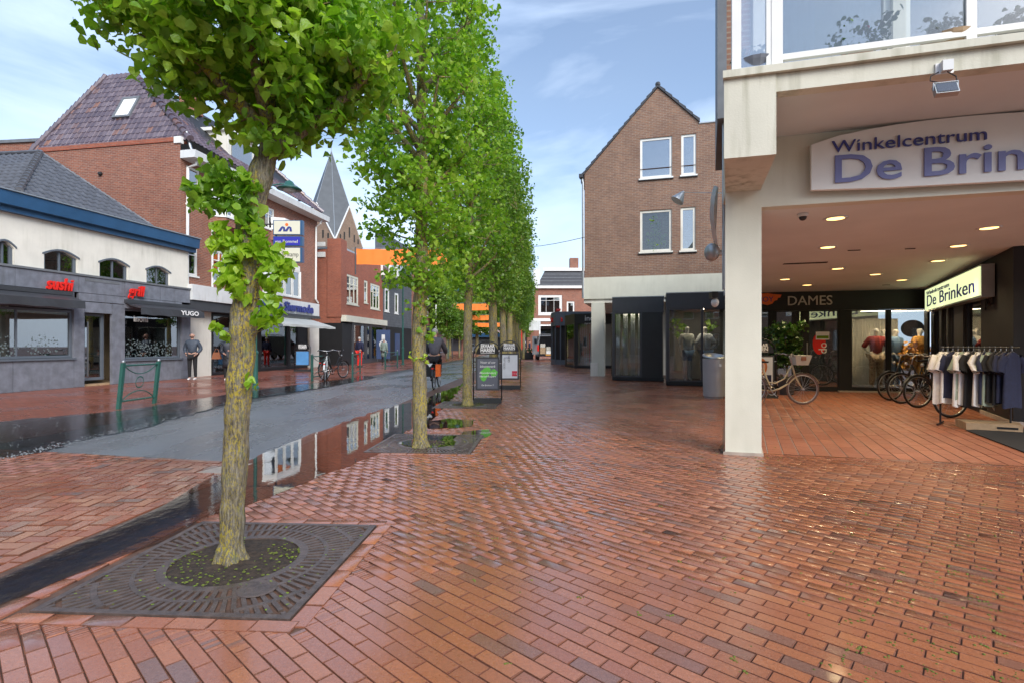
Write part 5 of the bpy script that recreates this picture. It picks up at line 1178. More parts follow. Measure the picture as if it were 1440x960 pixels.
sh = [HW.rect(300, 462, 318, 525), HW.rect(367, 461, 405, 515), HW.rect(408, 461, 419, 512)]
sh = [(r[0], r[1], .12, 2.55) for r in sh]; sh[0] = (fw_+.1, fw_+1.3, .05, 2.55)
facade(hb, HW, fw_+.01, hL, 0, 2.62, sh, 'black_matt', name='shop_front')
for i, r in enumerate(sh): window(hb, HW, r, 'black_paint', fw=.07, dep=-.03, glass='glass', sill=False, back=None, name='shop_window' if i else 'door')
r = sh[1]
MB().wbox(HW, r[0]-.5, hL-.2, .1, 2.6, -.75, -.68).build('shop_back', 'interior_warm', hb)
for k in range(6): MB().wbox(HW, r[0]+.2, r[1]-.2, .3+k*.36, .33+k*.36, -.62, -.30).build('shelf', 'white_paint', hb)
mb = MB()
for k in range(6):
    for j in range(9):
        t = r[0]+.35+j*(r[1]-r[0]-.7)/8; h = random.uniform(.08, .24); mb.wbox(HW, t, t+random.uniform(.08, .2), .335+k*.36, .335+k*.36+h, -.50, -.36)
mb.build('shop_goods', 'interior_light', hb, kind='stuff')
MB().wbox(HW, r[0]+.1, r[1]-.1, 2.46, 2.5, -.34, -.16).build('fill_strip', 'fill_glow', hb)  # emitter added to brighten the shelves
MB().wbox(HW, hL-1.1, hL-.02, 0, 2.6, .003, .12).build('white_pier', 'white_wall', hb)
MB().prism([(-13.3, 20.9), (-12, 31), (-19, 31.5), (-19.3, 21.9)], 2.6, 9.0).build('body', 'interior_dark', hb)
MB().prism([(-16, 21.2), (-14.6, 31), (-19, 31.5), (-19.3, 21.9)], 0, 2.6).build('ground_body', 'interior_dark', hb)
rw_ = thing('rear_brick_wing', 'low brick block with zinc strip behind the tiled roof at the left edge', 'building', (-24, 26, 0))
MB().prism([(-26.5, 25.5), (-22.2, 25), (-22.0, 30), (-26.3, 30)], 0, 10.9).build('wall', 'brick_red', rw_); MB().prism([(-26.6, 25.4), (-22.15, 24.9), (-22, 30.1), (-26.3, 30.1)], 10.905, 11.05).build('coping', 'lead', rw_)
MB().prism([(-25.2, 25.2), (-25.0, 25.18), (-25.0, 25.33), (-25.2, 25.35)], 3, 11).build('strip', 'galvanised', rw_)
MB().loft([Vector(p) for p in ((-22.2, 24.98, 9.2), (-20.6, 24.8, 9.2), (-20.6, 24.8, 9.4), (-22.2, 24.98, 10.85))], [Vector(p) for p in ((-22.2, 25.1, 9.2), (-20.6, 24.95, 9.2), (-20.6, 24.95, 9.4), (-22.2, 25.1, 10.85))]).build('side_board', 'white_paint', rw_)
# projecting sign stack on a lamp bracket
Z = 23.0; a = P(384, 310, Z); b = P(425, 372, Z); st = thing('projecting_sign', 'stack of three light boxes, cream, blue and cream, lettered Molenkamp below', 'sign', (a.x, Z, b.z))
SN = Wall((a.x, Z), (b.x, Z+.02)); w_ = SN.L
for (y0, y1, mt_) in ((310, 330, 'cream_light'), (332, 346, 'blue_sign'), (347.5, 369, 'cream_light')):
    pass
pm('cream_light', (.66, .64, .50), .4, var=.03); pm('blue_sign', (.03, .03, .35), .4, var=.03); pm('poster_navy', (.03, .06, .15), .4, var=.1)
for (y0, y1, mt_) in ((310, 330.5, 'cream_light'), (332.5, 346, 'blue_sign'), (348, 369, 'cream_light')):
    z1, z0 = P(400, y0, Z).z, P(400, y1, Z).z
    bx = MB().wbox(SN, 0, w_, z0, z1, -.22, 0).build('box', 'blue_paint', st); MB().wbox(SN, .04, w_-.10, z0+.03, z1-.03, .002, .012).build('face', mt_, bx)
zc_ = P(400, 324, Z).z
for s_, t_ in ((-1, .42), (1, .70)):
    MB().wpoly(SN, [(t_-.20, zc_-.06), (t_-.08, zc_-.06), (t_+.02, zc_+.10), (t_+.03, zc_-.06), (t_+.13, zc_-.06), (t_+.10, zc_+.12), (t_+.0, zc_+.17), (t_-.06, zc_+.14)], .013, .02).build('emblem', 'blue_text', st)
MB().wpoly(SN, [(.60+.07*math.cos(k*.524), zc_+.24+.07*math.sin(k*.524)) for k in range(12)], .013, .02).build('emblem_dot', 'orange', st)
text(st, SN, w_/2-.05, P(400, 342, Z).z, 'van Bommel', .2, 'cream_light', .014, .003); text(st, SN, w_/2-.03, P(400, 361, Z).z, 'Molenkamp', .28, 'black_paint', .014, .003, fit=w_*.78)
MB().box((a.x+.0, Z+.3, (a.z+b.z)/2), (.06, .06, 2.0)).tube([(a.x, Z+.3, a.z-.1), (-12.4, Z+.6, a.z-.1)], .03).tube([(a.x, Z+.3, b.z+.2), (-12.4, Z+.6, b.z+.2)], .03).build('bracket', 'anthracite', st)

# ================================================================ next brick house with white bands
K0, K1 = (-10.75, 33.0), (-10.05, 41.0); KW = Wall(K0, K1); kb = thing('brick_shop_house', 'bright red brick house with black shop box and pale flower band', 'building', (-11, 36, 0))
KE = Wall((-15, 33.6), (-10.75, 33.0))
kr = [KW.rect(487, 385, 504, 427), KW.rect(512, 394, 517, 426), KW.rect(521, 398, 534, 434)]
zt0 = KW.px(490, 341)[1]
facade(kb, KW, 0, KW.L, 3.0, 7.35, kr, 'brick_red_bright')
for r in kr: window(kb, KW, r, 'cream_clean', nv=(.33, .66) if r is not kr[1] else (), nh=(.68,), fw=.14, dep=-.03, bar=.08, back='curtain')
MB().add([KE.pt(0, 0), KE.pt(KE.L, 0), KE.pt(KE.L, 7.35), KE.pt(0, 7.0)], [(0, 1, 2, 3)]).build('end_wall', 'brick_red_bright', kb, fix=False)
MB().prism([(-10.7, 32.95), (-11.6, 33.05), (-11.5, 34), (-10.65, 33.95)], 3.0, zt0).build('corner_pier', 'brick_red_bright', kb)
MB().prism([(-10.8, 33.4), (-10.1, 41), (-15, 41), (-15, 34)], 7.36, 7.5).build('parapet_cap', 'galvanised', kb)
y0 = KE.px(450, 366)
for ya, yb in ((341, 347), (355, 362)): MB().wbox(KE, 0, KE.L-1.0, KE.px(450, yb)[1], KE.px(450, ya)[1], 0, .08).build('white_band', 'white_paint', kb)
MB().wbox(KW, .05, KW.L, 2.72, 3.12, .0, .35).build('flower_band', 'cream_clean', kb)
lv = leaves([KW.pt(t, 3.15, .2) for t in np.arange(.3, 7.6, .25)], [14]*30, [(.12, .12, .06)]*30, .09); big_mesh('band_flowers', lv[0], lv[1], 'terracotta', kb)
sr = [(1.55, 3.6, .25, 2.6), (3.95, 4.6, .25, 2.6), (4.9, 7.4, .25, 2.6)]
facade(kb, KW.off(.25), 1.3, KW.L, 0, 2.72, sr, 'anthracite', name='shop_front', reveal=.1)
for r in sr: window(kb, KW.off(.25), r, 'anthracite', fw=.06, dep=-.03, sill=False, back=None, glass='glass', name='shop_window')
MB().wbox(KW, 1.3, 7.8, 0, 2.7, -1.6, -1.5).build('shop_back', 'interior_light', kb); MB().wbox(KW, 5, 7.3, .3, 1.9, -1.2, -1.1).build('green_display', 'leaf_far', kb)
MB().prism([(-10.6, 32.85), (-12.6, 33.1), (-12.5, 34.2), (-10.45, 34.2)], 0, 2.62).build('black_box', 'black_matt', kb)
MB().prism([(-11, 33.6), (-10.3, 41), (-15, 41.5), (-15, 33.8)], 2.75, 7.3).build('body', 'interior_dark', kb)
MB().wbox(KW, 2, 7.6, 7.6, 7.62, -1, -.9).build('roof_rail', 'white_old', kb)
# slate grey house with white oriels
L0, L1 = (-10.05, 41.05), (-9.25, 48.5); LW = Wall(L0, L1); lb = thing('slate_grey_house', 'dark slate grey house with two white oriel windows high up', 'building', (-10, 44, 0))
lr = [LW.rect(541, 405, 547, 438), LW.rect(555, 412, 560, 441)]
facade(lb, LW, 0, LW.L, 0, 9.6, lr, 'slate_fine')
for r in lr: window(lb, LW, r, 'white_paint', fw=.16, dep=0, back='curtain')
for (x0, x1) in ((544, 551), (554, 561)):
    t0, t1 = LW.px(x0, 380, .5)[0], LW.px(x1, 380, .5)[0]; z0, z1 = 6.6, 8.6
    o = MB().wbox(LW, t0, t1, z0, z1, 0, .8).build('oriel', 'white_paint', lb); MB().wbox(LW, t0+.2, t1-.2, z0+.3, z1-.2, .8, .81).build('pane', 'glass_sky', o)
    MB().wbox(Wall(tuple(LW.pt(t0, 0, 0))[:2], tuple(LW.pt(t0, 0, .8))[:2]), .2, .65, z0+.3, z1-.2, .005, .015).build('pane', 'glass_sky', o)
    MB().loft([LW.pt(t0, z0, 0), LW.pt(t1, z0, 0), LW.pt(t1, z0, .8), LW.pt(t0, z0, .8)], [LW.pt(t0+.2, z0-.4, 0), LW.pt(t1-.2, z0-.4, 0), LW.pt(t1-.2, z0-.3, .4), LW.pt(t0+.2, z0-.3, .4)]).build('oriel_base', 'lead', o)
MB().prism([(-10.05, 41.06), (-9.25, 48.4), (-16, 49), (-16, 41.7)], 0, 9.6).build('body', 'anthracite', lb) if False else None
MB().add([(-16, 41.7, 0), (-10.05, 41.06, 0), (-10.05, 41.06, 9.9), (-10.7, 41.1, 9.9), (-10.7, 41.1, 7.3), (-16, 41.7, 7.3)], [(0, 1, 2, 3, 4, 5)]).build('gable_wall', 'slate_fine', lb, fix=False)
MB().prism([(-10.0, 41.02), (-9.2, 48.5), (-9.9, 48.5), (-10.7, 41.1)], 9.62, 10.0).build('roof', 'anthracite', lb)
MB().wbox(LW, .5, 7, 0, 2.7, .02, .12).build('shop_front', 'black_matt', lb); MB().wbox(LW, 2.4, 3.6, .4, 2.2, .125, .16).build('watch_poster', 'poster_navy', lb)
t, z = LW.px(500+37, 488); 
ws = thing('watch_poster_board', 'tall blue poster with a wrist watch beside the slate grey house', 'poster', (-9.7, 39.5, 0)); WP = Wall((-9.95, 38.6), (-8.9, 39.0))
MB().wbox(WP, 0, 1.0, .25, 2.35, -.05, 0).build('board', 'poster_navy', ws)
for rr, mt_, d in ((.30, 'white_old', .004), (.21, 'navy', .006)): MB().wpoly(WP, [(.5+rr*math.cos(k*.314), 1.3+rr*math.sin(k*.314)) for k in range(20)], 0, d).build('watch_dial' if rr < .25 else 'watch_case', mt_, ws)
MB().wbox(WP, .38, .62, 1.6, 2.0, 0, .004).wbox(WP, .38, .62, .6, 1.0, 0, .004).build('watch_strap', 'white_old', ws); MB().wbox(WP, .05, .12, 0, .25, -.05, 0).wbox(WP, .88, .95, 0, .25, -.05, 0).build('feet', 'anthracite', ws)
# further houses on the left
fw2 = thing('red_corner_house', 'plain red brick house half hidden behind the second tree', 'building', (-9, 52, 0)); W5 = Wall((-9.2, 48.6), (-8.6, 56)); r5 = [(.6, 1.6, 4.2, 6.2), (3, 4, 4.2, 6.2), (5.4, 6.4, 4.2, 6.2)]
facade(fw2, W5, 0, W5.L, 0, 8.8, r5, 'brick_red'); [window(fw2, W5, r, 'white_paint', fw=.12, back='curtain') for r in r5]
MB().wbox(W5, 0, W5.L, 8.8, 9.1, -.3, .25).build('cornice', 'white_paint', fw2); MB().prism([(-9.3, 48.7), (-8.7, 56), (-15, 56), (-15, 49)], 0, 8.75).build('body', 'brick_red', fw2) if False else None
MB().wbox(W5, .3, 7, 0, 2.6, .01, .1).build('shop_front', 'anthracite', fw2); awning(fw2, W5, 1, 6.5, 3.1, 2.6, 1.2, 'anthracite')
MB().wbox(Wall((-9.0, 50), (-7.8, 50.1)), 0, 1.3, 4.9, 6.0, -.1, 0).build('projecting_board', 'black_paint', fw2); text(fw2, Wall((-9.0, 50), (-7.8, 50.1)), .65, 5.25, 'HQ', .6, 'white', .01, .01)
fw3 = thing('pink_brick_block', 'pale pinkish brick block at the far end of the left row', 'building', (-8, 60, 0)); W6 = Wall((-8.6, 56.1), (-8.2, 68)); r6 = [(1.2+i*2.4, 2.3+i*2.4, z, z+1.6) for i in range(4) for z in (3.4, 6.2)]
brickmat('brick_pink', (.42, .25, .20), (.34, .20, .17), (.30, .24, .2))
facade(fw3, W6, 0, W6.L, 0, 9.2, r6, 'brick_pink'); [window(fw3, W6, r, 'white_paint', fw=.12, back='interior_dark') for r in r6]
MB().add([(-15, 56.3, 0), (-8.6, 56.1, 0), (-8.6, 56.1, 9.2), (-15, 56.3, 9.2)], [(0, 1, 2, 3)]).build('end_wall', 'brick_pink', fw3, fix=False)
MB().wbox(W6, .3, 11, 2.6, 2.9, 0, .5).build('canopy', 'anthracite', fw3)
# church
ch = thing('church_tower', 'old brick church tower with slender grey octagonal spire and weathercock', 'church tower', (-27, 78, 0))
tip = P(466, 212, 78); cx_, cy_ = tip.x, 78; hw = 3.2; ac = R(45-20)
def cr_(r, k, z, o=0): a = ac+math.pi/4*k+o; return Vector((cx_+r*math.cos(a), cy_+r*math.sin(a), z))
brickmat('brick_church', (.33, .21, .14), (.25, .15, .10), (.3, .25, .19), .3, .1, .015)
sq = [cr_(hw*1.414, k*2, 0) for k in range(4)]; ze_ = P(466, 345, 78).z; zg = P(466, 293, 78).z
MB().prism([(p.x, p.y) for p in sq], 0, ze_).build('wall', 'brick_church', ch)
mb = MB(); apx = Vector((cx_, cy_, tip.z))
for k in range(4):
    a, b = sq[k], sq[(k+1) % 4]; m = (a+b)/2; A_ = Vector((a.x, a.y, ze_)); B_ = Vector((b.x, b.y, ze_)); T_ = Vector((m.x, m.y, zg)); inn = Vector((cx_-m.x, cy_-m.y, 0)).normalized()*.3
    o = MB().loft([A_, B_, T_], [A_+inn, B_+inn, T_+inn]).build('gable', 'brick_church', ch)
    w = Wall((a.x, a.y), (b.x, b.y)); 
    for (fr, z0, h) in ((.5, .9, 1.5), (.32, .4, 1.1), (.68, .4, 1.1), (.18, .3, .7), (.82, .3, .7)): MB().wbox(w, w.L*fr-.14, w.L*fr+.14, ze_+z0, ze_+z0+h, .002, .03).build('niche', 'interior_dark', o)
    for P0, P1 in ((A_, T_), (B_, T_)): mb.tube([P0, P1], .11, 6)
mb.build('gable_coping', 'white_old', ch)
mb = MB(); rb_ = MB()
for k in range(4):
    a, b = sq[k], sq[(k+1) % 4]; m = (a+b)/2; A_ = Vector((a.x, a.y, ze_+.1)); B_ = Vector((b.x, b.y, ze_+.1)); T_ = Vector((m.x, m.y, zg+.1))
    mb.add([A_, T_, apx], [(0, 1, 2)]).add([T_, B_, apx], [(0, 1, 2)]); rb_.tube([A_, apx], [.05, .02], 6).tube([T_, apx], [.035, .02], 6)
pm('slate', (.075, .085, .095), .5, var=.15, vs=1.5, bump=.3, bs=4)
mb.build('spire', 'slate', ch); rb_.build('spire_ribs', 'galvanised', ch)
MB().tube([apx, apx+Vector((0, 0, 3.2))], .05, 6).tube([apx+Vector((-.8, 0, 1.8)), apx+Vector((.8, 0, 1.8))], .05, 6).build('cross', 'galvanised', ch)
wc = MB().wpoly(Wall((cx_-1, cy_), (cx_+1, cy_)), [(.5, tip.z+3.1), (.9, tip.z+3.3), (1.3, tip.z+3.0), (1.6, tip.z+3.5), (1.3, tip.z+3.7), (.8, tip.z+3.6)], -.03, .03).build('weathercock', 'anthracite', ch)
# ================================================================ trees
def rnd(a, b): return random.uniform(a, b)
def tree(name, label, base, path, radii, crown, nclump, nleaf, lsize, limbs=8, group=None, mat='leaf', single=0, extra=(), sig=.13, twigr=.006, reject=None):
    """path: trunk points; crown(z)->radius, z range in crown.z ; base world position"""
    T = thing(name, label, 'tree', base, group); bx = Vector(base)
    pts = [Vector(p) for p in path]; dense = []; rad = []
    for i in range(len(pts)-1):
        for k in range(6):
            f = k/6; p = pts[i].lerp(pts[i+1], f); r = radii[i]*(1-f)+radii[i+1]*f
            dense.append(p+Vector((rnd(-1, 1), rnd(-1, 1), 0))*r*.07); rad.append(r*(1+rnd(-.05, .05)))
    dense.append(pts[-1]); rad.append(radii[-1])
    rad[0] *= 1.15; rad[1] *= 1.04
    from mathutils import noise as mn
    if bx.y < 12:
        fine, fr_ = [], []
        for i in range(len(dense)-1):
            for k in range(4): fine.append(dense[i].lerp(dense[i+1], k/4)); fr_.append(rad[i]*(1-k/4)+rad[i+1]*k/4)
        mb = MB().tube(fine+[dense[-1]], fr_+[rad[-1]], 56)
        def bump(q):
            a = axis0(q.z); e = Vector((q.x-a.x, q.y-a.y, 0)); e = e.normalized() if e.length > 1e-4 else e
            h = mn.noise(Vector((q.x*48, q.y*48, q.z*7)))*.0055+mn.noise(Vector((q.x*9, q.y*9, q.z*5)))*.007+abs(mn.noise(Vector((q.x*90, q.y*90, q.z*22))))*.003
            fl = max(0, .12-q.z)*.13*(1+.8*math.sin(math.atan2(e.y, e.x)*5+1))
            return tuple(q+e*(h+fl))
        axis0 = lambda z: min(dense, key=lambda p: abs(p.z-z)); dz_ = {}
        mb.v = [bump(Vector(q)) for q in mb.v]
    else: mb = MB().tube(dense, rad, 18)
    mb.build('trunk', 'bark', T, smooth=True, fix=False)
    z0, z1, rf = crown; lead = lambda z: min(pts, key=lambda p: abs(p.z-z))
    def axis(z):
        for a, b in zip(pts, pts[1:]):
            if a.z <= z <= b.z: return a.lerp(b, (z-a.z)/(b.z-a.z))
        return pts[-1] if z > pts[-1].z else pts[0]
    cl = []; tries = 0
    while len(cl) < nclump and tries < 20000:
        tries += 1; z = rnd(z0, z1); R_ = rf(z)
        if R_ <= 0 or random.random() > (R_/1.0)**1.2+.15: continue
        a = rnd(0, 6.283); q = math.sqrt(rnd(.12, 1))*R_; p = axis(z); c = Vector((p.x+q*math.cos(a), p.y+q*math.sin(a), z))
        if reject and reject(c-p, z): continue
        if all((c-d).length > .10 for d in cl): cl.append(c)
    tw = MB(); lim = []
    hs = sorted(cl, key=lambda c: -(Vector((c.x, c.y, 0))-Vector((axis(c.z).x, axis(c.z).y, 0))).length)[:max(limbs*6, 1)]
    random.shuffle(hs); hs = hs[:limbs]
    for c in hs:
        s = axis(max(z0-.1, c.z-.75*(c-axis(c.z)).length-.15)); m = s.lerp(c, .5)+Vector((rnd(-.05, .05), rnd(-.05, .05), -.06)); n = 7
        L = [s.lerp(m, t).lerp(m.lerp(c, t), t) for t in [k/n for k in range(n+1)]]; r0 = min(.045, rad[-1]*1.2+.02)*(.6+.4*(c-s).length)
        MB().tube(L, [r0*(1-.75*k/n) for k in range(n+1)], 7).build('limb', 'bark', T, smooth=True); lim.append(L)
    nodes = [p for L in lim for p in L]+[axis(z0+(z1-z0)*k/12) for k in range(13)]
    for c in cl:
        s = min(nodes, key=lambda p: (p-c).length+max(0, p.z-c.z)*2); m = s.lerp(c, .5)+Vector((rnd(-.04, .04), rnd(-.04, .04), -.02)); tw.tube([s, m, c], [twigr*1.7, twigr*1.2, twigr*.6], 4, cap=False)
    tw.build('twigs', 'bark', T, kind='stuff', fix=False)
    C_ = np.array([tuple(c) for c in cl]); cnt = [max(4, int(nleaf*rnd(.55, 1.45))) for _ in cl]; sg = [(sig*rnd(.7, 1.3), sig*rnd(.7, 1.3), sig*rnd(.45, .8)) for _ in cl]
    V, Fq, pos, s = leaves(C_, cnt, sg, lsize, up=.45)
    n = len(pos)
    if single:
        scr = np.abs(pos[:, 0]/pos[:, 1]) < .97; up = (pos[:, 2]-EYE)/pos[:, 1] < .66; d = s/np.linalg.norm(pos-np.array([0, 0, EYE]), axis=1); d = np.where(scr & up, d, 0)
        idx = np.argsort(-d)[:single]; keep = np.ones(n, bool); keep[idx] = False; off = np.array(wloc(T))
        for i in idx:
            me = bpy.data.meshes.new('leaf'); me.from_pydata((V[i*8:i*8+8]-pos[i]).tolist(), [], [(0, 1, 2, 3), (0, 3, 4, 5), (0, 5, 6, 7)]); me.materials.append(M[mat]); me.polygons.foreach_set('use_smooth', [True]*3); o = bpy.data.objects.new('leaf', me); C.objects.link(o); o.parent = T; o.location = Vector(pos[i]-off)
        V = V.reshape(-1, 8, 3)[keep].reshape(-1, 3); n = keep.sum(); Fq = ((np.arange(n)*8)[:, None, None]+np.array([(0, 1, 2, 3), (0, 3, 4, 5), (0, 5, 6, 7)])[None]).reshape(-1, 4)
    big_mesh('foliage', V-np.array(wloc(T)), Fq, mat, T)
    for (pts_, m2, n2, s2, sz) in extra:
        q = np.array([tuple(p) for p in pts_]); V, Fq, _, _ = leaves(q, [n2]*len(q), [s2]*len(q), sz, up=.2); big_mesh('trunk_shoots', V-np.array(wloc(T)), Fq, m2, T)
        t_ = MB()
        for p in pts_: a = axis(max(.3, p[2]-.06)); t_.tube([a, Vector(p)], [.006, .003], 4, cap=False)
        t_.build('shoot_stems', 'bark', T, kind='stuff', fix=False)
    return T
Z1 = 3.17
tp = [P(325, 790, Z1), P(328, 700, Z1), P(333, 600, Z1), P(341, 480, Z1), P(347, 400, Z1), P(350, 330, Z1), P(362, 262, Z1), P(380, 200, Z1), P(376, 120, Z1), P(372, 0, Z1), P(370, -300, Z1)]
tp[0].z = -.02
def cr1(z): return 0 if z < 2.42 else min(.78, .08+(z-2.42)*1.05) if z < 3.4 else max(0, .78-(z-3.4)*.2)
ex = [([P(x, y, Z1+dz) for x, y, dz in ((300, 258, -.08), (278, 275, -.06), (322, 248, -.1), (335, 270, -.1), (292, 285, -.08), (345, 300, -.1), (305, 240, 0), (318, 282, -.12), (352, 262, -.12))], 'leaf', 40, .040, .050),
      ([P(x, y, Z1-.1) for x, y in ((312, 330), (330, 342), (350, 350), (312, 348), (368, 350), (385, 368), (398, 380), (376, 392), (322, 372), (318, 395), (334, 410), (330, 385), (384, 410), (380, 436), (372, 452), (392, 360), (360, 330))], 'leaf_fresh', 24, .032, .050),
      ([P(x, y, Z1-.1) for x, y in ((306, 462), (318, 470), (352, 536), (374, 462))], 'leaf_fresh', 7, .018, .045)]
tree('street_tree', 'nearest street tree, yellow-lichened trunk with leafy shoots, in the large iron grate', (tp[0].x, Z1, 0), tp, [.072, .068, .068, .071, .073, .077, .068, .05, .04, .032, .02], (2.4, 4.5, cr1), 185, 92, .050, 11, 'lime trees along the street', single=300, extra=ex, sig=.10, reject=lambda d, z: d.x > .1 and z < 2.5+.62*d.x)
Z2 = 6.68
t2 = [P(591, 630, Z2), P(590, 560, Z2), P(589, 480, Z2), P(592, 400, Z2), P(594, 250, Z2), P(592, 100, Z2), P(590, -150, Z2), P(588, -420, Z2)]; t2[0].z = -.02
def cr2(z): return 0 if z < 2.0 else .3+(z-2.0)*.35 if z < 3.1 else min(.84, .60+(z-3.1)*.4) if z < 5.5 else max(0, .84-(z-5.5)*.24)
ex2 = [([P(x, y, Z2-.1) for x, y in ((585, 395), (600, 410), (578, 380), (606, 425), (600, 445), (580, 430), (602, 470), (618, 385))], 'leaf', 14, .06, .055), ([P(x, y, Z2-.1) for x, y in ((603, 478), (600, 505), (580, 500))], 'leaf_fresh', 6, .03, .045)]
tree('street_tree', 'second street tree from the camera, slim crown, standing in the puddled grate', (t2[0].x, Z2, 0), t2, [.09, .086, .085, .082, .07, .055, .04, .02], (2.05, 8.6, cr2), 300, 50, .052, 16, 'lime trees along the street', extra=ex2, sig=.13)
def cr3(z): return 0 if z < 2.3 else .35+(z-2.3)*.45 if z < 3.6 else .92 if z < 6 else max(.05, .92-(z-6)*.27)
Z3 = 11.2; X3 = -.95
t3 = [Vector((X3+dx, Z3, z)) for dx, z in ((0, -.02), (.0, 1), (.02, 2.2), (.05, 3.6), (.02, 5.5), (0, 7.5), (0, 9.0))]
tree('street_tree', 'third street tree, right beside the green-leaf notice board', (X3, Z3, 0), t3, [.10, .095, .09, .08, .06, .035, .015], (2.35, 8.9, cr3), 290, 46, .060, 16, 'lime trees along the street', sig=.15)
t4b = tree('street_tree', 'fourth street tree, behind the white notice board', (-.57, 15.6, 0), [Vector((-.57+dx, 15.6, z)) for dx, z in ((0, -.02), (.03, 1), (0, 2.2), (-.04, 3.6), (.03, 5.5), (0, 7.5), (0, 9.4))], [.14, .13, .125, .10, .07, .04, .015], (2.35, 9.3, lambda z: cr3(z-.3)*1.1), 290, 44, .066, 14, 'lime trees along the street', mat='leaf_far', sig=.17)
for i, (x, z, s_, lb) in enumerate(((-.35, 20.1, 1.0, 'fifth street tree of the row'), (-.1, 24.6, 1.05, 'sixth street tree of the row'), (.12, 29, .98, 'seventh street tree of the row'), (.32, 33.5, 1.03, 'eighth street tree of the row'), (.55, 38.5, .95, 'ninth and farthest clear street tree of the row'), (1.0, 46, .9, 'tenth street tree, almost hidden at the end of the row'))):
    dup(t4b, (x, z, 0), 1.3*i+.7, lb, scale=(s_, s_, s_))
# broad trees at the far end
def crf(z): return 0 if z < 2.6 else min(3.6, 1.4+(z-2.6)*.9) if z < 7 else max(.2, 3.6-(z-7)*.62)
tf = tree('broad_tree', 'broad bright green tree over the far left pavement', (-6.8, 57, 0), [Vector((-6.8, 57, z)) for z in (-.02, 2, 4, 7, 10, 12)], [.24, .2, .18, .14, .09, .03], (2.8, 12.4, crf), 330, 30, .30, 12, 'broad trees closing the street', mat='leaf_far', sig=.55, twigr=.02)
for i, (x, z, s_, lb) in enumerate(((-4.9, 74, 1.15, 'broad green tree beyond the orange banners'), (-9, 82, 1.3, 'tall dark green tree behind the far left houses'), (.6, 80, .95, 'broad green tree behind the row of lime trees'), (3.0, 92, .8, 'small green tree beyond the open van'), (-14, 95, 1.3, 'broad tree far behind the pinkish block'))):
    dup(tf, (x, z, 0), i*1.1+.5, lb, scale=(s_, s_, s_))
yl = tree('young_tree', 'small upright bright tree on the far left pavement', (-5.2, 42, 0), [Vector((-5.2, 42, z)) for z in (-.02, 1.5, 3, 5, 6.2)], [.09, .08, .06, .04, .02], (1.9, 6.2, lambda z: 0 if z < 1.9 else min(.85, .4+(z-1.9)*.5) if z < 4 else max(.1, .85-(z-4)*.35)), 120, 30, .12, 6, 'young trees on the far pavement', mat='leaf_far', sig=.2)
dup(yl, (-5.0, 50, 0), 1, 'second small upright tree on the far left pavement, farther along'); 

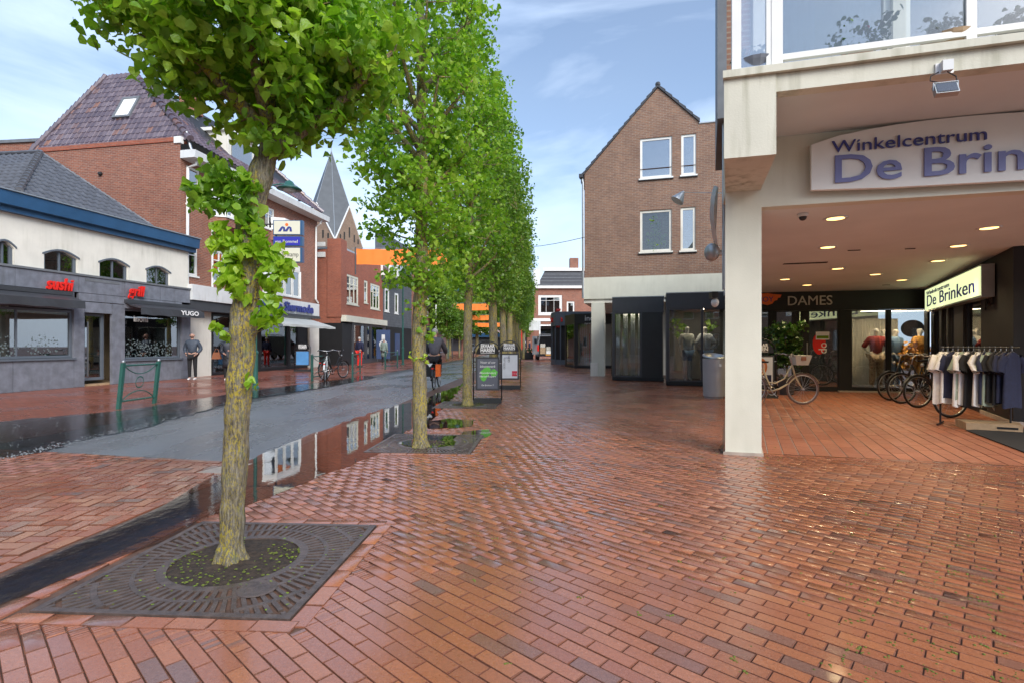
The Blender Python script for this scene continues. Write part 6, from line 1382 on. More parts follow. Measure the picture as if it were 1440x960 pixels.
# ================================================================ people
def ball_part(name, mat, parent, c, r): return MB().ball(c, r, 12, 8).build(name, mat, parent, smooth=True)
def person(label, loc, rz=0, h=1.75, top='navy', legs='black_cloth', shoes='white', hair='black_cloth', pose='stand', coat=0, scarf=None, name='person', cat='person', skinm='skin', group=None, lean=0, bald=False):
    T = thing(name, label, cat, (0, 0, 0), group); k = h/1.75
    arms = {'stand': ((.22, .02, 1.13), (.23, -.05, .90)), 'pocket': ((.28, .06, 1.14), (.19, -.10, .99)), 'bag': ((.24, -.02, 1.12), (.14, -.20, 1.05)), 'hip': ((.33, .03, 1.15), (.17, -.06, 1.02)), 'ride': ((.26, .26, 1.20), (.24, .50, 1.04))}[pose]
    ly = lean
    def tz(z): return z
    def sp(x, y, z): return (x*k, (y + ly*max(0, z-.95))*k, z*k)
    J = {'pel': sp(0, 0, .95)+((.15*k, .11*k),), 'sp': sp(0, 0, 1.13)+((.125*k, .10*k),), 'ch': sp(0, 0, 1.33)+((.15*k, .11*k),), 'nk': sp(0, 0, 1.49)+(.052*k,), 'h0': sp(0, -.012 if pose != 'ride' else .02, 1.565)+(.06*k,), 'h1': sp(0, -.012, 1.64)+((.074*k, .088*k),), 'h2': sp(0, .0, 1.715)+((.066*k, .078*k),)}
    E = [('pel', 'sp'), ('sp', 'ch'), ('ch', 'nk'), ('nk', 'h0'), ('h0', 'h1'), ('h1', 'h2')]
    for s, n in ((-1, 'l'), (1, 'r')):
        if pose == 'ride':
            el, wr = sp(s*.27, .24, 1.17)[:3], (s*.25*k, .60*k, 1.06*k)
            kn, an = ((s*.11*k, .34*k, .72*k), (s*.12*k, .18*k, .30*k)) if s < 0 else ((s*.11*k, .30*k, .86*k), (s*.12*k, .22*k, .46*k))
        else:
            el, wr = sp(s*arms[0][0], arms[0][1], arms[0][2])[:3], sp(s*arms[1][0], arms[1][1], arms[1][2])[:3]
            kn, an = (s*.095*k, -.01*k, .50*k), (s*.10*k, .02*k, .09*k)
            if pose == 'bag' and s > 0: wr = (s*.10*k, -.22*k, 1.15*k)
        J['sh'+n] = sp(s*.175, 0, 1.41)+(.058*k,); J['el'+n] = tuple(el)+(.042*k,); J['wr'+n] = tuple(wr)+(.027*k,)
        w = Vector(wr); d = (w-Vector(el)).normalized(); sd = Vector((s, 0, 0))
        J['pm'+n] = tuple(w+d*.055*k)+((.036*k, .016*k),)
        E += [('ch', 'sh'+n), ('sh'+n, 'el'+n), ('el'+n, 'wr'+n), ('wr'+n, 'pm'+n)]
        fw = d.cross(sd).normalized() if d.cross(sd).length > .1 else Vector((0, 1, 0)); sp_ = fw
        for q, (o_, ln) in enumerate(((-.027, .075), (-.009, .088), (.009, .084), (.027, .066))):
            a = w+d*.07*k+sp_*o_*k; b = a+d*ln*.55*k - sd*.006*k; c = b+d*ln*.35*k - sd*.018*k
            J[f'f{q}{n}'] = tuple(b)+(.0085*k,); J[f'g{q}{n}'] = tuple(c)+(.007*k,); E += [('pm'+n, f'f{q}{n}'), (f'f{q}{n}', f'g{q}{n}')]
        a = w+d*.03*k-sp_*.04*k; b = a+d*.035*k-sp_*.015*k-sd*.01*k; J['t'+n] = tuple(b)+(.0095*k,); E += [('wr'+n, 't'+n)]
        J['hp'+n] = (s*.085*k, 0, .90*k, .085*k); J['kn'+n] = tuple(kn)+(.055*k,); J['an'+n] = tuple(an)+(.036*k,); ft = Vector(an)+Vector((0, (.13 if pose == 'ride' else -.13)*k, -.05*k)); J['ft'+n] = tuple(ft)+((.035*k, .022*k),)
        E += [('pel', 'hp'+n), ('hp'+n, 'kn'+n), ('kn'+n, 'an'+n), ('an'+n, 'ft'+n)]
    skin(J, E, 'body', skinm, T)
    def sub(keys, grow, nm, mt):
        JJ = {q: J[q][:3]+(tuple(r+grow*k for r in J[q][3]) if isinstance(J[q][3], tuple) else J[q][3]+grow*k,) for q in keys}; EE = [(a, b) for a, b in E if a in keys and b in keys]
        return JJ, EE
    if top:
        JJ, EE = sub(['pel', 'sp', 'ch', 'shl', 'ell', 'wrl', 'shr', 'elr', 'wrr'], .036, 'top', top)
        x = Vector(J['nk'][:3])+Vector((0, 0, .012*k)); JJ['nk'] = tuple(x)+(.070*k,); EE.append(('ch', 'nk'))
        if name == 'mannequin': JJ.pop('wrl'); JJ.pop('wrr'); EE = [e for e in EE if 'wr' not in e[0]+e[1]]
        skin(JJ, EE, 'jacket' if name == 'person' else 'top', top, T)
    if legs == 'shorts':
        for s in ('l', 'r'): J['kn2'+s] = tuple(Vector(J['hp'+s][:3]).lerp(Vector(J['kn'+s][:3]), .72))+(.085*k,)
        JJ = {q: J[q] if q.startswith('kn2') else J[q][:3]+(tuple(r+.02*k for r in J[q][3]) if isinstance(J[q][3], tuple) else J[q][3]+.02*k,) for q in ('pel', 'hpl', 'hpr', 'kn2l', 'kn2r')}
        skin(JJ, [('pel', 'hpl'), ('pel', 'hpr'), ('hpl', 'kn2l'), ('hpr', 'kn2r')], 'shorts', 'denim', T)
    elif legs:
        JJ, EE = sub(['pel', 'hpl', 'knl', 'anl', 'hpr', 'knr', 'anr'], .019 if legs != 'leopard' else .04, 'trousers', legs); skin(JJ, EE, 'trousers', legs, T)
    if coat:
        pr = [(.19, .52), (.20, .7), (.185, .9), (.155, 1.1), (.13, 1.2)]; MB().lathe([(r*k, z*k) for r, z in pr], (0, 0, 0), 18, Matrix.Diagonal((1, .8, 1))).build('coat_skirt', top, T, smooth=True)
    if shoes:
        for s in ('l', 'r'):
            a = Vector(J['an'+s][:3]); f = Vector(J['ft'+s][:3]); m = MB(); dr_ = (f-a); dr_.z = 0; dr_.normalize()
            skin({'a': (a.x-dr_.x*.03, a.y-dr_.y*.03, a.z-.035*k, .045*k), 'b': (f.x, f.y, a.z-.05*k, (.042*k, .035*k)), 'c': (f.x+dr_.x*.06, f.y+dr_.y*.06, a.z-.055*k, (.034*k, .025*k))}, [('a', 'b'), ('b', 'c')], 'shoe', shoes, T)
    hd = Vector(J['h1'][:3]); fy = -1 if pose != 'ride' else 1
    ball_part('nose', skinm, T, hd+Vector((0, fy*.092*k, -.015*k)), (.012*k, .016*k, .022*k))
    if name == 'person':
        for s in (-1, 1): ball_part('eye', 'black_paint', T, hd+Vector((s*.030*k, fy*.082*k, .012*k)), .010*k); ball_part('ear', skinm, T, hd+Vector((s*.078*k, 0, 0)), (.012*k, .02*k, .03*k))
        ball_part('mouth', 'red_dull', T, hd+Vector((0, fy*.084*k, -.048*k)), (.022*k, .008*k, .006*k))
    if hair and not scarf:
        if bald: ball_part('beard', hair, T, hd+Vector((0, fy*.04*k, -.055*k)), (.066*k, .055*k, .035*k))
        else: ball_part('hair', hair, T, hd+Vector((0, -fy*.022*k, .045*k)), (.088*k, .094*k, .085*k))
    if scarf:
        ball_part('headscarf', scarf, T, hd+Vector((0, -fy*.02*k, .02*k)), (.10*k, .098*k, .125*k)); ball_part('scarf_fold', scarf, T, hd+Vector((0, 0, -.13*k)), (.10*k, .10*k, .06*k))
    T.location = loc; T.rotation_euler = (0, 0, rz); return T
pm('denim', (.16, .27, .42), .85, var=.2, vs=25); pm('red_dull', (.35, .08, .06), .5, var=0); pm('jacket_blue', (.045, .06, .085), .6, var=.2, vs=15); pm('grey_hair', (.45, .43, .40), .8, var=.2, vs=40); pm('brown_leather', (.25, .09, .04), .5, var=.15)
pm('coat_dark', (.02, .024, .034), .55, var=.2, vs=15); pm('coat_sage', (.22, .28, .24), .8, var=.15, vs=15); pm('red_dark', (.28, .025, .02), .75, var=.15, vs=20); pm('grey_jacket', (.09, .085, .10), .7, var=.15, vs=15); pm('beard_brown', (.09, .045, .03), .8, var=.1)
def leopard():
    m, n, l, b = nt('leopard'); v = n.new('ShaderNodeTexVoronoi'); v.inputs['Scale'].default_value = 26; g = n.new('ShaderNodeTexCoord'); l.new(g.outputs['Object'], v.inputs['Vector'])
    l.new(ramp(n, l, v.outputs['Distance'], [(.25, (.03, .02, .015)), (.4, (.55, .42, .28))]), b.inputs['Base Color']); b.inputs['Roughness'].default_value = .85; M['leopard'] = m
leopard()
person('bearded man in dark blue jacket and black trousers, hands in pockets, by the white pier', (-11.75, 19.35, 0), R(12), 1.72, 'jacket_blue', 'black_cloth', 'white', 'beard_brown', 'pocket', bald=True)
wm = person('woman in long dark coat and headscarf carrying a brown bag behind the nearest trunk', (-10.30, 19.1, 0), R(25), 1.62, 'coat_dark', 'black_cloth', 'white', None, 'bag', coat=1, scarf='black_cloth')
bg_ = thing('handbag', 'tan leather handbag on the arm of the woman in the long coat', 'bag', (-10.62, 18.95, .92))
MB().loft([Vector((-10.80, 18.9, .78)), Vector((-10.48, 18.9, .78)), Vector((-10.48, 19.02, .78)), Vector((-10.80, 19.02, .78))], [Vector((-10.75, 18.93, 1.02)), Vector((-10.53, 18.93, 1.02)), Vector((-10.53, 19.0, 1.02)), Vector((-10.75, 19.0, 1.02))]).build('bag_body', 'brown_leather', bg_)
MB().tube([(-10.73, 18.96, 1.0), (-10.68, 18.96, 1.14), (-10.60, 18.96, 1.14), (-10.55, 18.96, 1.0)], .009, 6).build('handle', 'brown_leather', bg_)
person('grey haired person in navy coat with bright red trousers at the black shop box', (-8.75, 30.2, 0), R(160), 1.70, 'navy', 'red', 'black_cloth', 'grey_hair', 'stand', coat=0)
person('person in pale sage coat walking past the shop windows', (-8.35, 34.3, 0), R(170), 1.66, 'coat_sage', 'black_cloth', 'black_cloth', 'grey_hair', 'stand', coat=1)
cyx, cyz = -2.25, 15.3
person('cyclist in grey jacket riding away on the wet road', (cyx, cyz, 0), 0, 1.74, 'grey_jacket', 'black_cloth', 'black_cloth', 'grey_hair', 'ride', lean=.18, skinm='skin')
pm('black_coat', (.015, .015, .018), .8)
for (x, y, lb, c_) in ((1.35, 55, 'dark dressed pedestrian far down the pavement left of the van', 'black_coat'), (1.9, 57, 'far pedestrian closest to the open van', 'navy'), (.75, 62, 'smallest far pedestrian near the red flag', 'coat_dark')):
    person(lb, (x, y, 0), rnd(0, 6), 1.7, c_, 'black_cloth', 'black_cloth', 'black_cloth', 'stand')
# mannequins
def DP(px_, d): t, _ = DW.px(px_, 500, d); p = DW.pt(t, .06, d); return (p.x, p.y, p.z)
mk = dict(name='mannequin', cat='mannequin', skinm='mannequin', hair=None, shoes=None)
person('mannequin in rust red blouse and leopard trousers in the shop window', DP(1232, -.6), R(-15), 1.72, 'red_dark', 'leopard', pose='hip', **mk)
person('mannequin in pale beige half hidden behind the rust red blouse', DP(1243, -1.0), R(10), 1.70, 'interior_light', 'interior_light', pose='stand', **mk)
person('mannequin in blue-grey shirt right of the window post', DP(1259, -.8), R(10), 1.70, 'denim', 'denim', pose='stand', **mk)
person('mannequin in amber yellow top at the right end of the window', DP(1293, -.8), R(15), 1.72, 'amber' if pm('amber', (.62, .30, .05), .7) else None, 'amber', pose='stand', **mk)
q = DP(1280, -.7); V, Fq, _, _ = leaves(np.array([[q[0], q[1], 1.12], [q[0]-.1, q[1], .85], [q[0]+.1, q[1], .95]]), [70]*3, [.15]*3, .13); gp = big_mesh('gold_plant', V, Fq, 'amber', None, None); props(gp, 'golden leafy decoration standing between two mannequins', 'plant', None, None)
def BPt(px_, d): t, _ = B2.px(px_, 500, d); p = B2.pt(t, .15, d); return (p.x, p.y, p.z)
person('white mannequin in beige top and denim shorts in the dark display bay', BPt(966, -.28), R(10), 1.74, 'interior_light', 'shorts', pose='stand', **mk)
person('white mannequin turned away in pale top behind the litter bin', BPt(992, -.32), R(190), 1.74, 'white_cloth', 'denim', pose='hip', **mk)
V, Fq, _, _ = leaves(np.array([list(BPt(952, -.9)[:2])+[2.0], list(BPt(955, -.9)[:2])+[1.7], list(BPt(1001, -.9)[:2])+[1.8]]), [25]*3, [.12]*3, .11); gp = big_mesh('hanging_leaves', V, Fq, 'leaf', None, None); props(gp, 'green leaf garland hanging inside the dark display bay', 'plant', None, None)
# ================================================================ bicycles
RY = Matrix.Rotation(R(90), 3, 'X')
def bicycle(label, loc, rz, col='black_paint', basket=False, bag=None, lady=True, fender=None, group=None, tyre='rubber'):
    T = thing('bicycle', label, 'bicycle', (0, 0, 0), group); r = .34; x2 = 1.08; fender = fender or col
    for cx_ in (0, x2):
        w = MB().ring((cx_, 0, r), RY, r-.018, .019, 40, 8).build('wheel', tyre, T, smooth=True)
        MB().ring((cx_, 0, r), RY, r-.045, .011, 40, 6).build('rim', 'steel', w, smooth=True)
        m = MB()
        for k in range(20):
            a = k*math.pi/10; m.tube([(cx_, (-.025 if k % 2 else .025), r), (cx_+(r-.05)*math.cos(a+.1), 0, r+(r-.05)*math.sin(a+.1))], .0022, 4, cap=False)
        m.build('spokes', 'steel', w, kind='stuff', fix=False); MB().tube([(cx_, -.05, r), (cx_, .05, r)], .022, 8).build('hub', 'steel', w)
    bb = Vector((.44, 0, .29)); st_ = Vector((.26, 0, .78)); hd1 = Vector((.86, 0, .86)); hd0 = Vector((.93, 0, .60)); m = MB()
    m.tube([bb, st_], .016).tube([bb, (0, .0, r)], .011).tube([st_+Vector((.02, 0, -.08)), (0, 0, r)], .009).tube([hd1, hd0], .02)
    if lady: m.tube([hd0, (.78, 0, .45), (.60, 0, .34), bb], .020).tube([hd1, (.70, 0, .56), (.52, 0, .46), (.385, 0, .48)], .016)
    else: m.tube([hd0, bb], .018).tube([hd1, st_], .016)
    m.build('frame', col, T, smooth=True)
    MB().tube([hd0, (.985, 0, .50), (x2, .0, r)], [.018, .016, .012]).build('fork', col, T, smooth=True)
    MB().tube([hd1, (.83, 0, 1.0), (.80, 0, 1.06)], .012).tube([(.62, -.28, 1.06), (.78, -.25, 1.10), (.84, -.10, 1.06), (.84, .10, 1.06), (.78, .25, 1.10), (.62, .28, 1.06)], .011).build('handlebar', 'steel', T, smooth=True)
    for s in (-1, 1): MB().tube([(.60, s*.285, 1.058), (.72, s*.26, 1.088)], .018).build('grip', 'rubber', T)
    MB().tube([st_, (.235, 0, .88)], .012).build('seat_post', 'steel', T)
    MB().loft([Vector((.08, -.09, .90)), Vector((.08, .09, .90)), Vector((.36, .02, .90)), Vector((.36, -.02, .90))], [Vector((.07, -.085, .955)), Vector((.07, .085, .955)), Vector((.38, .02, .935)), Vector((.38, -.02, .935))]).build('saddle', 'black_matt', T)
    for cx_, a0, a1 in ((0, .15, 2.9), (x2, .35, 2.75)):
        n = 14; P_ = [Vector((cx_+(r+.022)*math.cos(a0+(a1-a0)*k/n), 0, r+(r+.022)*math.sin(a0+(a1-a0)*k/n))) for k in range(n+1)]; m = MB(); A = [p+Vector((0, .026, -.004)) for p in P_]+[p-Vector((0, .026, .004)) for p in P_]; m.add(A, [(k, k+1, n+2+k, n+1+k) for k in range(n)]); m.build('mudguard', fender, T, fix=False)
    MB().ring(bb, RY, .085, .007, 24, 5).tube([bb+Vector((0, .04, 0)), bb+Vector((.12, .05, -.12))], .009).tube([bb+Vector((0, -.04, 0)), bb+Vector((-.12, -.05, .12))], .009).build('crank', 'steel', T)
    for s in (-1, 1): MB().box(bb+Vector((s*.12, s*.09, -s*.12)), (.09, .07, .02)).build('pedal', 'rubber', T)
    m = MB()
    for y in (-.06, .06): m.tube([(-.22, y, .74), (.18, y, .74)], .006).tube([(0, y*1.2, r), (-.05, y, .74)], .006)
    for x in (-.2, -.1, 0, .1): m.tube([(x, -.06, .74), (x, .06, .74)], .005)
    m.build('carrier', 'black_paint', T); MB().box((-.24, 0, .62), (.03, .06, .04)).build('rear_light', 'red', T)
    MB().tube([(.38, .05, .26), (.33, .16, .02)], .009).build('kickstand', 'steel', T)
    MB().ball((.98, 0, .88), (.035, .035, .035), 10, 6).build('headlight', 'steel', T)
    if basket:
        b = MB().loft([Vector((.90, -.14, .86)), Vector((1.14, -.14, .86)), Vector((1.14, .14, .86)), Vector((.90, .14, .86))], [Vector((.86, -.18, 1.07)), Vector((1.20, -.18, 1.07)), Vector((1.20, .18, 1.07)), Vector((.86, .18, 1.07))]).build('basket', 'interior_light', T); MB().box((1.03, -.165, 1.0), (.10, .03, .08)).build('basket_bow', 'brown_leather', b)
    if bag: MB().loft([Vector((-.24, .05, .40)), Vector((.16, .05, .40)), Vector((.16, .24, .42)), Vector((-.24, .24, .42))], [Vector((-.25, .05, .76)), Vector((.18, .05, .76)), Vector((.18, .16, .76)), Vector((-.25, .16, .76))]).build('pannier', bag, T); MB().loft([Vector((-.24, -.05, .40)), Vector((.16, -.05, .40)), Vector((.16, -.24, .42)), Vector((-.24, -.24, .42))], [Vector((-.25, -.05, .76)), Vector((.18, -.05, .76)), Vector((.18, -.16, .76)), Vector((-.25, -.16, .76))]).build('pannier', bag, T)
    T.location = loc; T.rotation_euler = (0, 0, rz); return T
pm('tyre_brown', (.17, .11, .10), .7); pm('bag_grey', (.16, .17, .20), .8, var=.15, vs=12)
X_, Z_ = G(1129, 568.5); bicycle('cream city bicycle with front basket leaning beside the corner column', (X_-1.075, Z_+.12, 0), R(-6), 'cream_paint', True, tyre='tyre_brown', lady=True)
for (px_, y, rz, lb, cl, bg2) in ((1252, 562.5, 186, 'black bicycle leftmost of the group before the display window', 'black_paint', None), (1268, 567, 181, 'second black bicycle from the left in the group', 'black_paint', None), (1291, 573, 187, 'black bicycle carrying grey pannier bags', 'black_paint', 'bag_grey'), (1337, 587, 184, 'bicycle whose big front wheel shows under the hanging shirts', 'green_paint', None)):
    X_, Z_ = G(px_, y); a = R(rz); bicycle(lb, (X_-1.08*math.cos(a), Z_-1.08*math.sin(a), 0), a, cl, bag=bg2, group='bicycles parked under the arcade')
bicycle('pale bicycle parked at the green rack, closest to the kerb', (-6.62, 18.6, 0), R(105), 'white_old', group='bicycles at the green rack')
bicycle('dark bicycle on the far side of the green rack', (-6.95, 19.5, 0), R(70), 'black_paint', group='bicycles at the green rack')
cb = bicycle('black bicycle under the cyclist with black and orange panniers', (cyx, cyz-.15, 0), R(90), 'black_paint')
pb2 = thing('orange_pannier', 'black and orange waterproof pannier on the moving bicycle', 'bag', (cyx+.12, cyz-.2, .6))
MB().box((cyx+.13, cyz-.16, .56), (.12, .30, .34)).build('bag_body', 'orange', pb2); MB().box((cyx-.10, cyz-.24, .56), (.16, .30, .34)).build('bag_flap', 'black_matt', pb2)
for rr in (1,): MB().loft([Vector((cyx-.16, cyz-.36, .76)), Vector((cyx+.0, cyz-.36, .76)), Vector((cyx-.08, cyz-.36, .66))], [Vector((cyx-.16, cyz-.392, .76)), Vector((cyx+.0, cyz-.392, .76)), Vector((cyx-.08, cyz-.392, .66))]).build('reflector', 'white', pb2)
# ================================================================ green hoop racks
def rack(label, A, B, h=.93, lean=(.10, 0), detailed=True):
    T = thing('bike_rack', label, 'bike rack', (A[0], A[1], 0), 'green bike racks on the left pavement'); a0, b0 = Vector((A[0], A[1], 0)), Vector((B[0], B[1], 0)); up = Vector((lean[0], lean[1], h)); d = (b0-a0)
    for p in (a0, b0):
        q = MB(); m = Matrix.Rotation(math.atan2(d.y, d.x), 3, 'Z')
        q.loft([p+m @ Vector((x, y, -.02)) for x, y in ((-.035, -.03), (.035, -.03), (.035, .03), (-.035, .03))], [p+up+m @ Vector((x, y, 0)) for x, y in ((-.035, -.03), (.035, -.03), (.035, .03), (-.035, .03))]); q.build('post', 'green_paint', T)
        MB().ball(p+up+Vector((0, 0, .02)), .035, 10, 6).build('knob', 'galvanised', T, smooth=True)
    for f in (.16, .94): MB().tube([a0.lerp(b0, .035)+up*f, a0.lerp(b0, .965)+up*f], .02, 8).build('cross_bar', 'green_paint', T)
    c = a0.lerp(b0, .5)+up*.55; ux = d.normalized(); rm = Matrix(((ux.x, lean[0]*.9, 0), (ux.y, lean[1], 0), (0, 1, 0))); rm = Matrix((( ux.x, up.normalized().x, 0), (ux.y, up.normalized().y, 0), (0, up.normalized().z, 1)))
    MB().ring(c, rm, .115, .011, 28, 6).build('ring', 'green_paint', T, smooth=True)
    for s_, f0 in ((1, .93), (-1, .17)):
        n = 12; L = [a0.lerp(b0, .04+.92*k/n)+up*(.55+s_*(.19-.0)+s_*.20*(2*abs(k/n-.5))**2.0) for k in range(n+1)]
        n2 = n//2; MB().tube(L, .011, 6).build('bow', 'green_paint', T, smooth=True)
    return T
rack('green hoop rack with ring ornament, nearest on the left pavement', (-7.93, 10.6), (-7.92, 11.65))
rack('green hoop rack with two bicycles against it', (-7.1, 18.7), (-7.0, 19.9), lean=(0, 0))
rack('leaning green hoop rack halfway along the left pavement', (-6.15, 20.3), (-6.75, 23.4), lean=(0, 0), h=.95)
rack('farthest green hoop rack by the watch poster', (-6.6, 27.4), (-6.4, 29.4), lean=(0, 0))
# ================================================================ notice boards
def aboard(label, cx, cz, w, h, face, rz=0, lines=None, post=None):
    T = thing('notice_board', label, 'notice board', (cx, cz, 0), 'arched notice boards on the pavements'); Wd = Wall((cx-w/2*math.cos(rz), cz-w/2*math.sin(rz)), (cx+w/2*math.cos(rz), cz+w/2*math.sin(rz))); L = Wd.L
    rA = L/2; n = 20; zA = h-rA*.92
    arc = [(L/2-rA*math.cos(math.pi*k/n), zA+rA*.92*math.sin(math.pi*k/n)) for k in range(n+1)]
    MB().tube([Wd.pt(0, .06, 0)]+[Wd.pt(t, z, 0) for t, z in arc]+[Wd.pt(L, .06, 0)], .013, 8).build('tube_frame', 'black_paint', T, smooth=True)
    a2 = [(L/2-(rA-.06)*math.cos(math.pi*k/n), zA+(rA-.06)*.92*math.sin(math.pi*k/n)) for k in range(n+1)]
    MB().wpoly(Wd, a2, -.012, .012).build('arch_panel', 'black_paint', T)
    text(T, Wd, L/2, zA+.145, 'ERVAAR', .115, 'white', .014, .002, fit=L*.50, bold=.004); text(T, Wd, L/2, zA+.055, 'HAREN', .115, 'white', .014, .002, fit=L*.50, bold=.004); MB().wbox(Wd, L*.25, L*.75, zA+.025, zA+.033, .013, .016).build('underline', 'white', T)
    z0, z1 = .28, zA-.06
    fr = MB().wbox(Wd, .05, L-.05, z0, z1, -.02, .014).build('poster_frame', 'anthracite', T); MB().wbox(Wd, .09, L-.09, z0+.04, z1-.04, .0145, .018).build('poster', face, fr)
    for z in (z0+.12, z1-.14): MB().wbox(Wd, -.01, L+.01, z-.008, z+.008, -.01, .01).build('clamp', 'steel', T)
    c = Wd.pt(L/2, .05, 0); MB().loft([c+Matrix.Rotation(rz, 3, 'Z') @ Vector((x*L*.5, y*.15, -.05)) for x, y in ((-1, -1), (1, -1), (1, 1), (-1, 1))], [c+Matrix.Rotation(rz, 3, 'Z') @ Vector((x*L*.47, y*.10, .05)) for x, y in ((-1, -1), (1, -1), (1, 1), (-1, 1))]).build('rubber_foot', 'rubber', T)
    if post: post(T, Wd, L, z0, z1, fr)
    return T
def lf_poster(T, w, L, z0, z1, fr):
    text(T, w, L/2, z1-.14, 'Voor al uw', .075, 'white', .019, .001, shear=.2); text(T, w, L/2, z1-.23, 'bloemwerk', .075, 'white', .019, .001, shear=.2)
    zc = (z0+z1)/2+.0; m = []
    for (t, z, r) in ((L*.42, zc+.02, .10), (L*.5, zc+.08, .07), (L*.36, zc-.09, .07), (L*.72, zc+.02, .08)):
        MB().wpoly(w, [(t+r*math.cos(a)*(1+.12*math.sin(5*a)), z+r*math.sin(a)*(1+.12*math.cos(4*a))) for a in np.arange(24)*.2618], .0182+.0004*len(m), .0186+.0004*len(m)).build('green_print', 'print_green', fr); m.append(1)
    text(T, w, L/2, zc+.0, 'Bloembinderij', .065, 'white', .0215, .001, shear=.2); text(T, w, L/2, zc-.075, 'Marcel Kuipers', .06, 'white', .0215, .001, shear=.2); text(T, w, L/2, z0+.10, 'De Brinken 7', .05, 'white', .0215, .001)
pm('print_green', (.12, .50, .06), .5); pm('poster_grey', (.12, .13, .16), .35); pm('poster_white', (.62, .65, .68), .35); pm('poster_sky', (.10, .30, .60), .35); pm('hair_red', (.50, .16, .05), .6); pm('print_red', (.55, .03, .06), .5)
aboard('arched notice board with green leaf poster beside the third tree', -.545, 11.75, .63, 1.37, 'poster_grey', 0, post=lf_poster)
def wh_poster(T, w, L, z0, z1, fr):
    text(T, w, L*.4, z1-.14, 'Selecta', .06, 'blue_text', .019, .001); MB().wbox(w, L*.62, L*.85, z0+.10, z0+.25, .0185, .021).build('red_square', 'print_red', fr); text(T, w, L*.74, z0+.15, '1 = 2', .06, 'white', .022, .001)
    for k in range(2): text(T, w, L*(.32+.2*k), z0+.3+.2*k, 'GEZELLIG', .075, 'anthracite', .0215, .001, rot=R(90), align='LEFT')
aboard('arched notice board with white poster and red square behind the green-leaf one', -.08, 15.4, .66, 1.40, 'poster_white', 0, post=wh_poster)
aboard('arched notice board with blue sky poster outside the jeweller', -10.15, 25.5, .78, 1.42, 'poster_sky', 0)
def face_poster(T, w, L, z0, z1, fr):
    zc = (z0+z1)/2+.1; t = L*.52
    for (r1, r2, dx, dz, mt_, d) in ((.16, .22, 0, .0, 'hair_red', 0), (.10, .135, .01, .0, 'skin_light', 1), (.05, .012, .01, -.07, 'red_dull', 2), (.012, .008, -.035, .03, 'black_paint', 2), (.012, .008, .05, .03, 'black_paint', 2)):
        MB().wpoly(w, [(t+dx+r1*math.cos(a), zc+dz+r2*math.sin(a)) for a in np.arange(20)*.31416], .0182+d*.0008, .0188+d*.0008).build('portrait_print', mt_, fr)
    MB().wbox(w, .12, L-.12, z0+.05, z0+.28, .0185, .019).build('poster_band', 'navy', fr); text(T, w, L/2, z0+.2, 'HONEST', .085, 'white', .0205, .001, bold=.003)
pm('skin_light', (.62, .42, .33), .5, var=.03)
aboard('arched notice board with smiling red-haired portrait under the arcade', (1068-720)/740*12.9, 12.9, .78, 1.45, 'poster_white', R(-8), post=face_poster)
for (x, y, f_, lb) in ((-5.55, 46, 'poster_white', 'far left notice board with white poster'), (-5.1, 46.3, 'amber', 'far left notice board with yellow poster')): aboard(lb, x-1.5, y, .7, 1.4, f_)
# ================================================================ litter bin
Bn = (4.93, 12.85); bn = thing('litter_bin', 'round grey metal litter bin with slanted open top beside the column', 'litter bin', (Bn[0], Bn[1], 0))
MB().lathe([(.22, 0), (.225, .03), (.25, .05), (.262, .95), (.255, .955)], (Bn[0], Bn[1], 0), 32).build('body', 'bin_grey', bn, smooth=False)
mb = MB(); n = 32
A = [Vector((Bn[0]+r*math.cos(2*math.pi*k/n), Bn[1]+r*math.sin(2*math.pi*k/n), .96+.05*(1+math.sin(2*math.pi*k/n))+dz)) for r, dz in ((.265, 0), (.262, .03), (.20, .035), (.19, -.10)) for k in range(n)]
mb.add(A, [(i*n+k, i*n+(k+1) % n, (i+1)*n+(k+1) % n, (i+1)*n+k) for i in range(3) for k in range(n)]); mb.build('rim', 'galvanised', bn, smooth=True)
MB().lathe([(.19, .93), (.19, .935)], (Bn[0], Bn[1], 0), 24).build('inner_lid', 'terracotta', bn)
MB().box((Bn[0]+.05, Bn[1]-.262, .8), (.05, .02, .06)).build('lock', 'steel', bn)
# ================================================================ clothes rail and shirts
RL0, RL1 = Vector((7.0, 8.60, 0)), Vector((7.56, 7.98, 0)); rd_ = (RL1-RL0); cr_h = 1.25; dn = rd_.normalized(); pp = Vector((-dn.y, dn.x, 0))
cr = thing('clothes_rail', 'black metal clothes rail full of t-shirts before the brick pier', 'clothes rail', RL0)
MB().tube([RL0+Vector((0, 0, cr_h)), RL1+dn*.1+Vector((0, 0, cr_h))], .012).build('rail', 'black_paint', cr)
for p in (RL0, RL1): MB().tube([p, p+Vector((0, 0, cr_h+.03))], .014).build('post', 'black_paint', cr); MB().tube([p-pp*.25+Vector((0, 0, .02)), p+pp*.25+Vector((0, 0, .02))], .014).build('foot', 'black_paint', cr)
pm('navy_cloth', (.02, .025, .06), .85, var=.2, vs=20)
cols = ['white_cloth', 'white_cloth', 'navy_cloth', 'white_cloth', 'sage_cloth', 'white_cloth', 'black_cloth', 'white_cloth', 'navy_cloth', 'sage_cloth', 'black_cloth', 'black_cloth', 'navy_cloth', 'navy_cloth']
lbl = ['leftmost white t-shirt on the rail', 'second white t-shirt from the left end of the rail', 'navy t-shirt between the first white ones', 'white t-shirt left of the first sage green one', 'first sage green t-shirt from the left', 'white t-shirt between the sage green and the black one', 'black t-shirt in the middle of the rail', 'white t-shirt right of the middle black one', 'navy t-shirt left of the second sage green one', 'second sage green t-shirt, right of the middle', 'black t-shirt next to the right sage green one', 'second black t-shirt near the right end', 'navy t-shirt near the right end of the rail', 'last navy t-shirt at the right end of the rail']
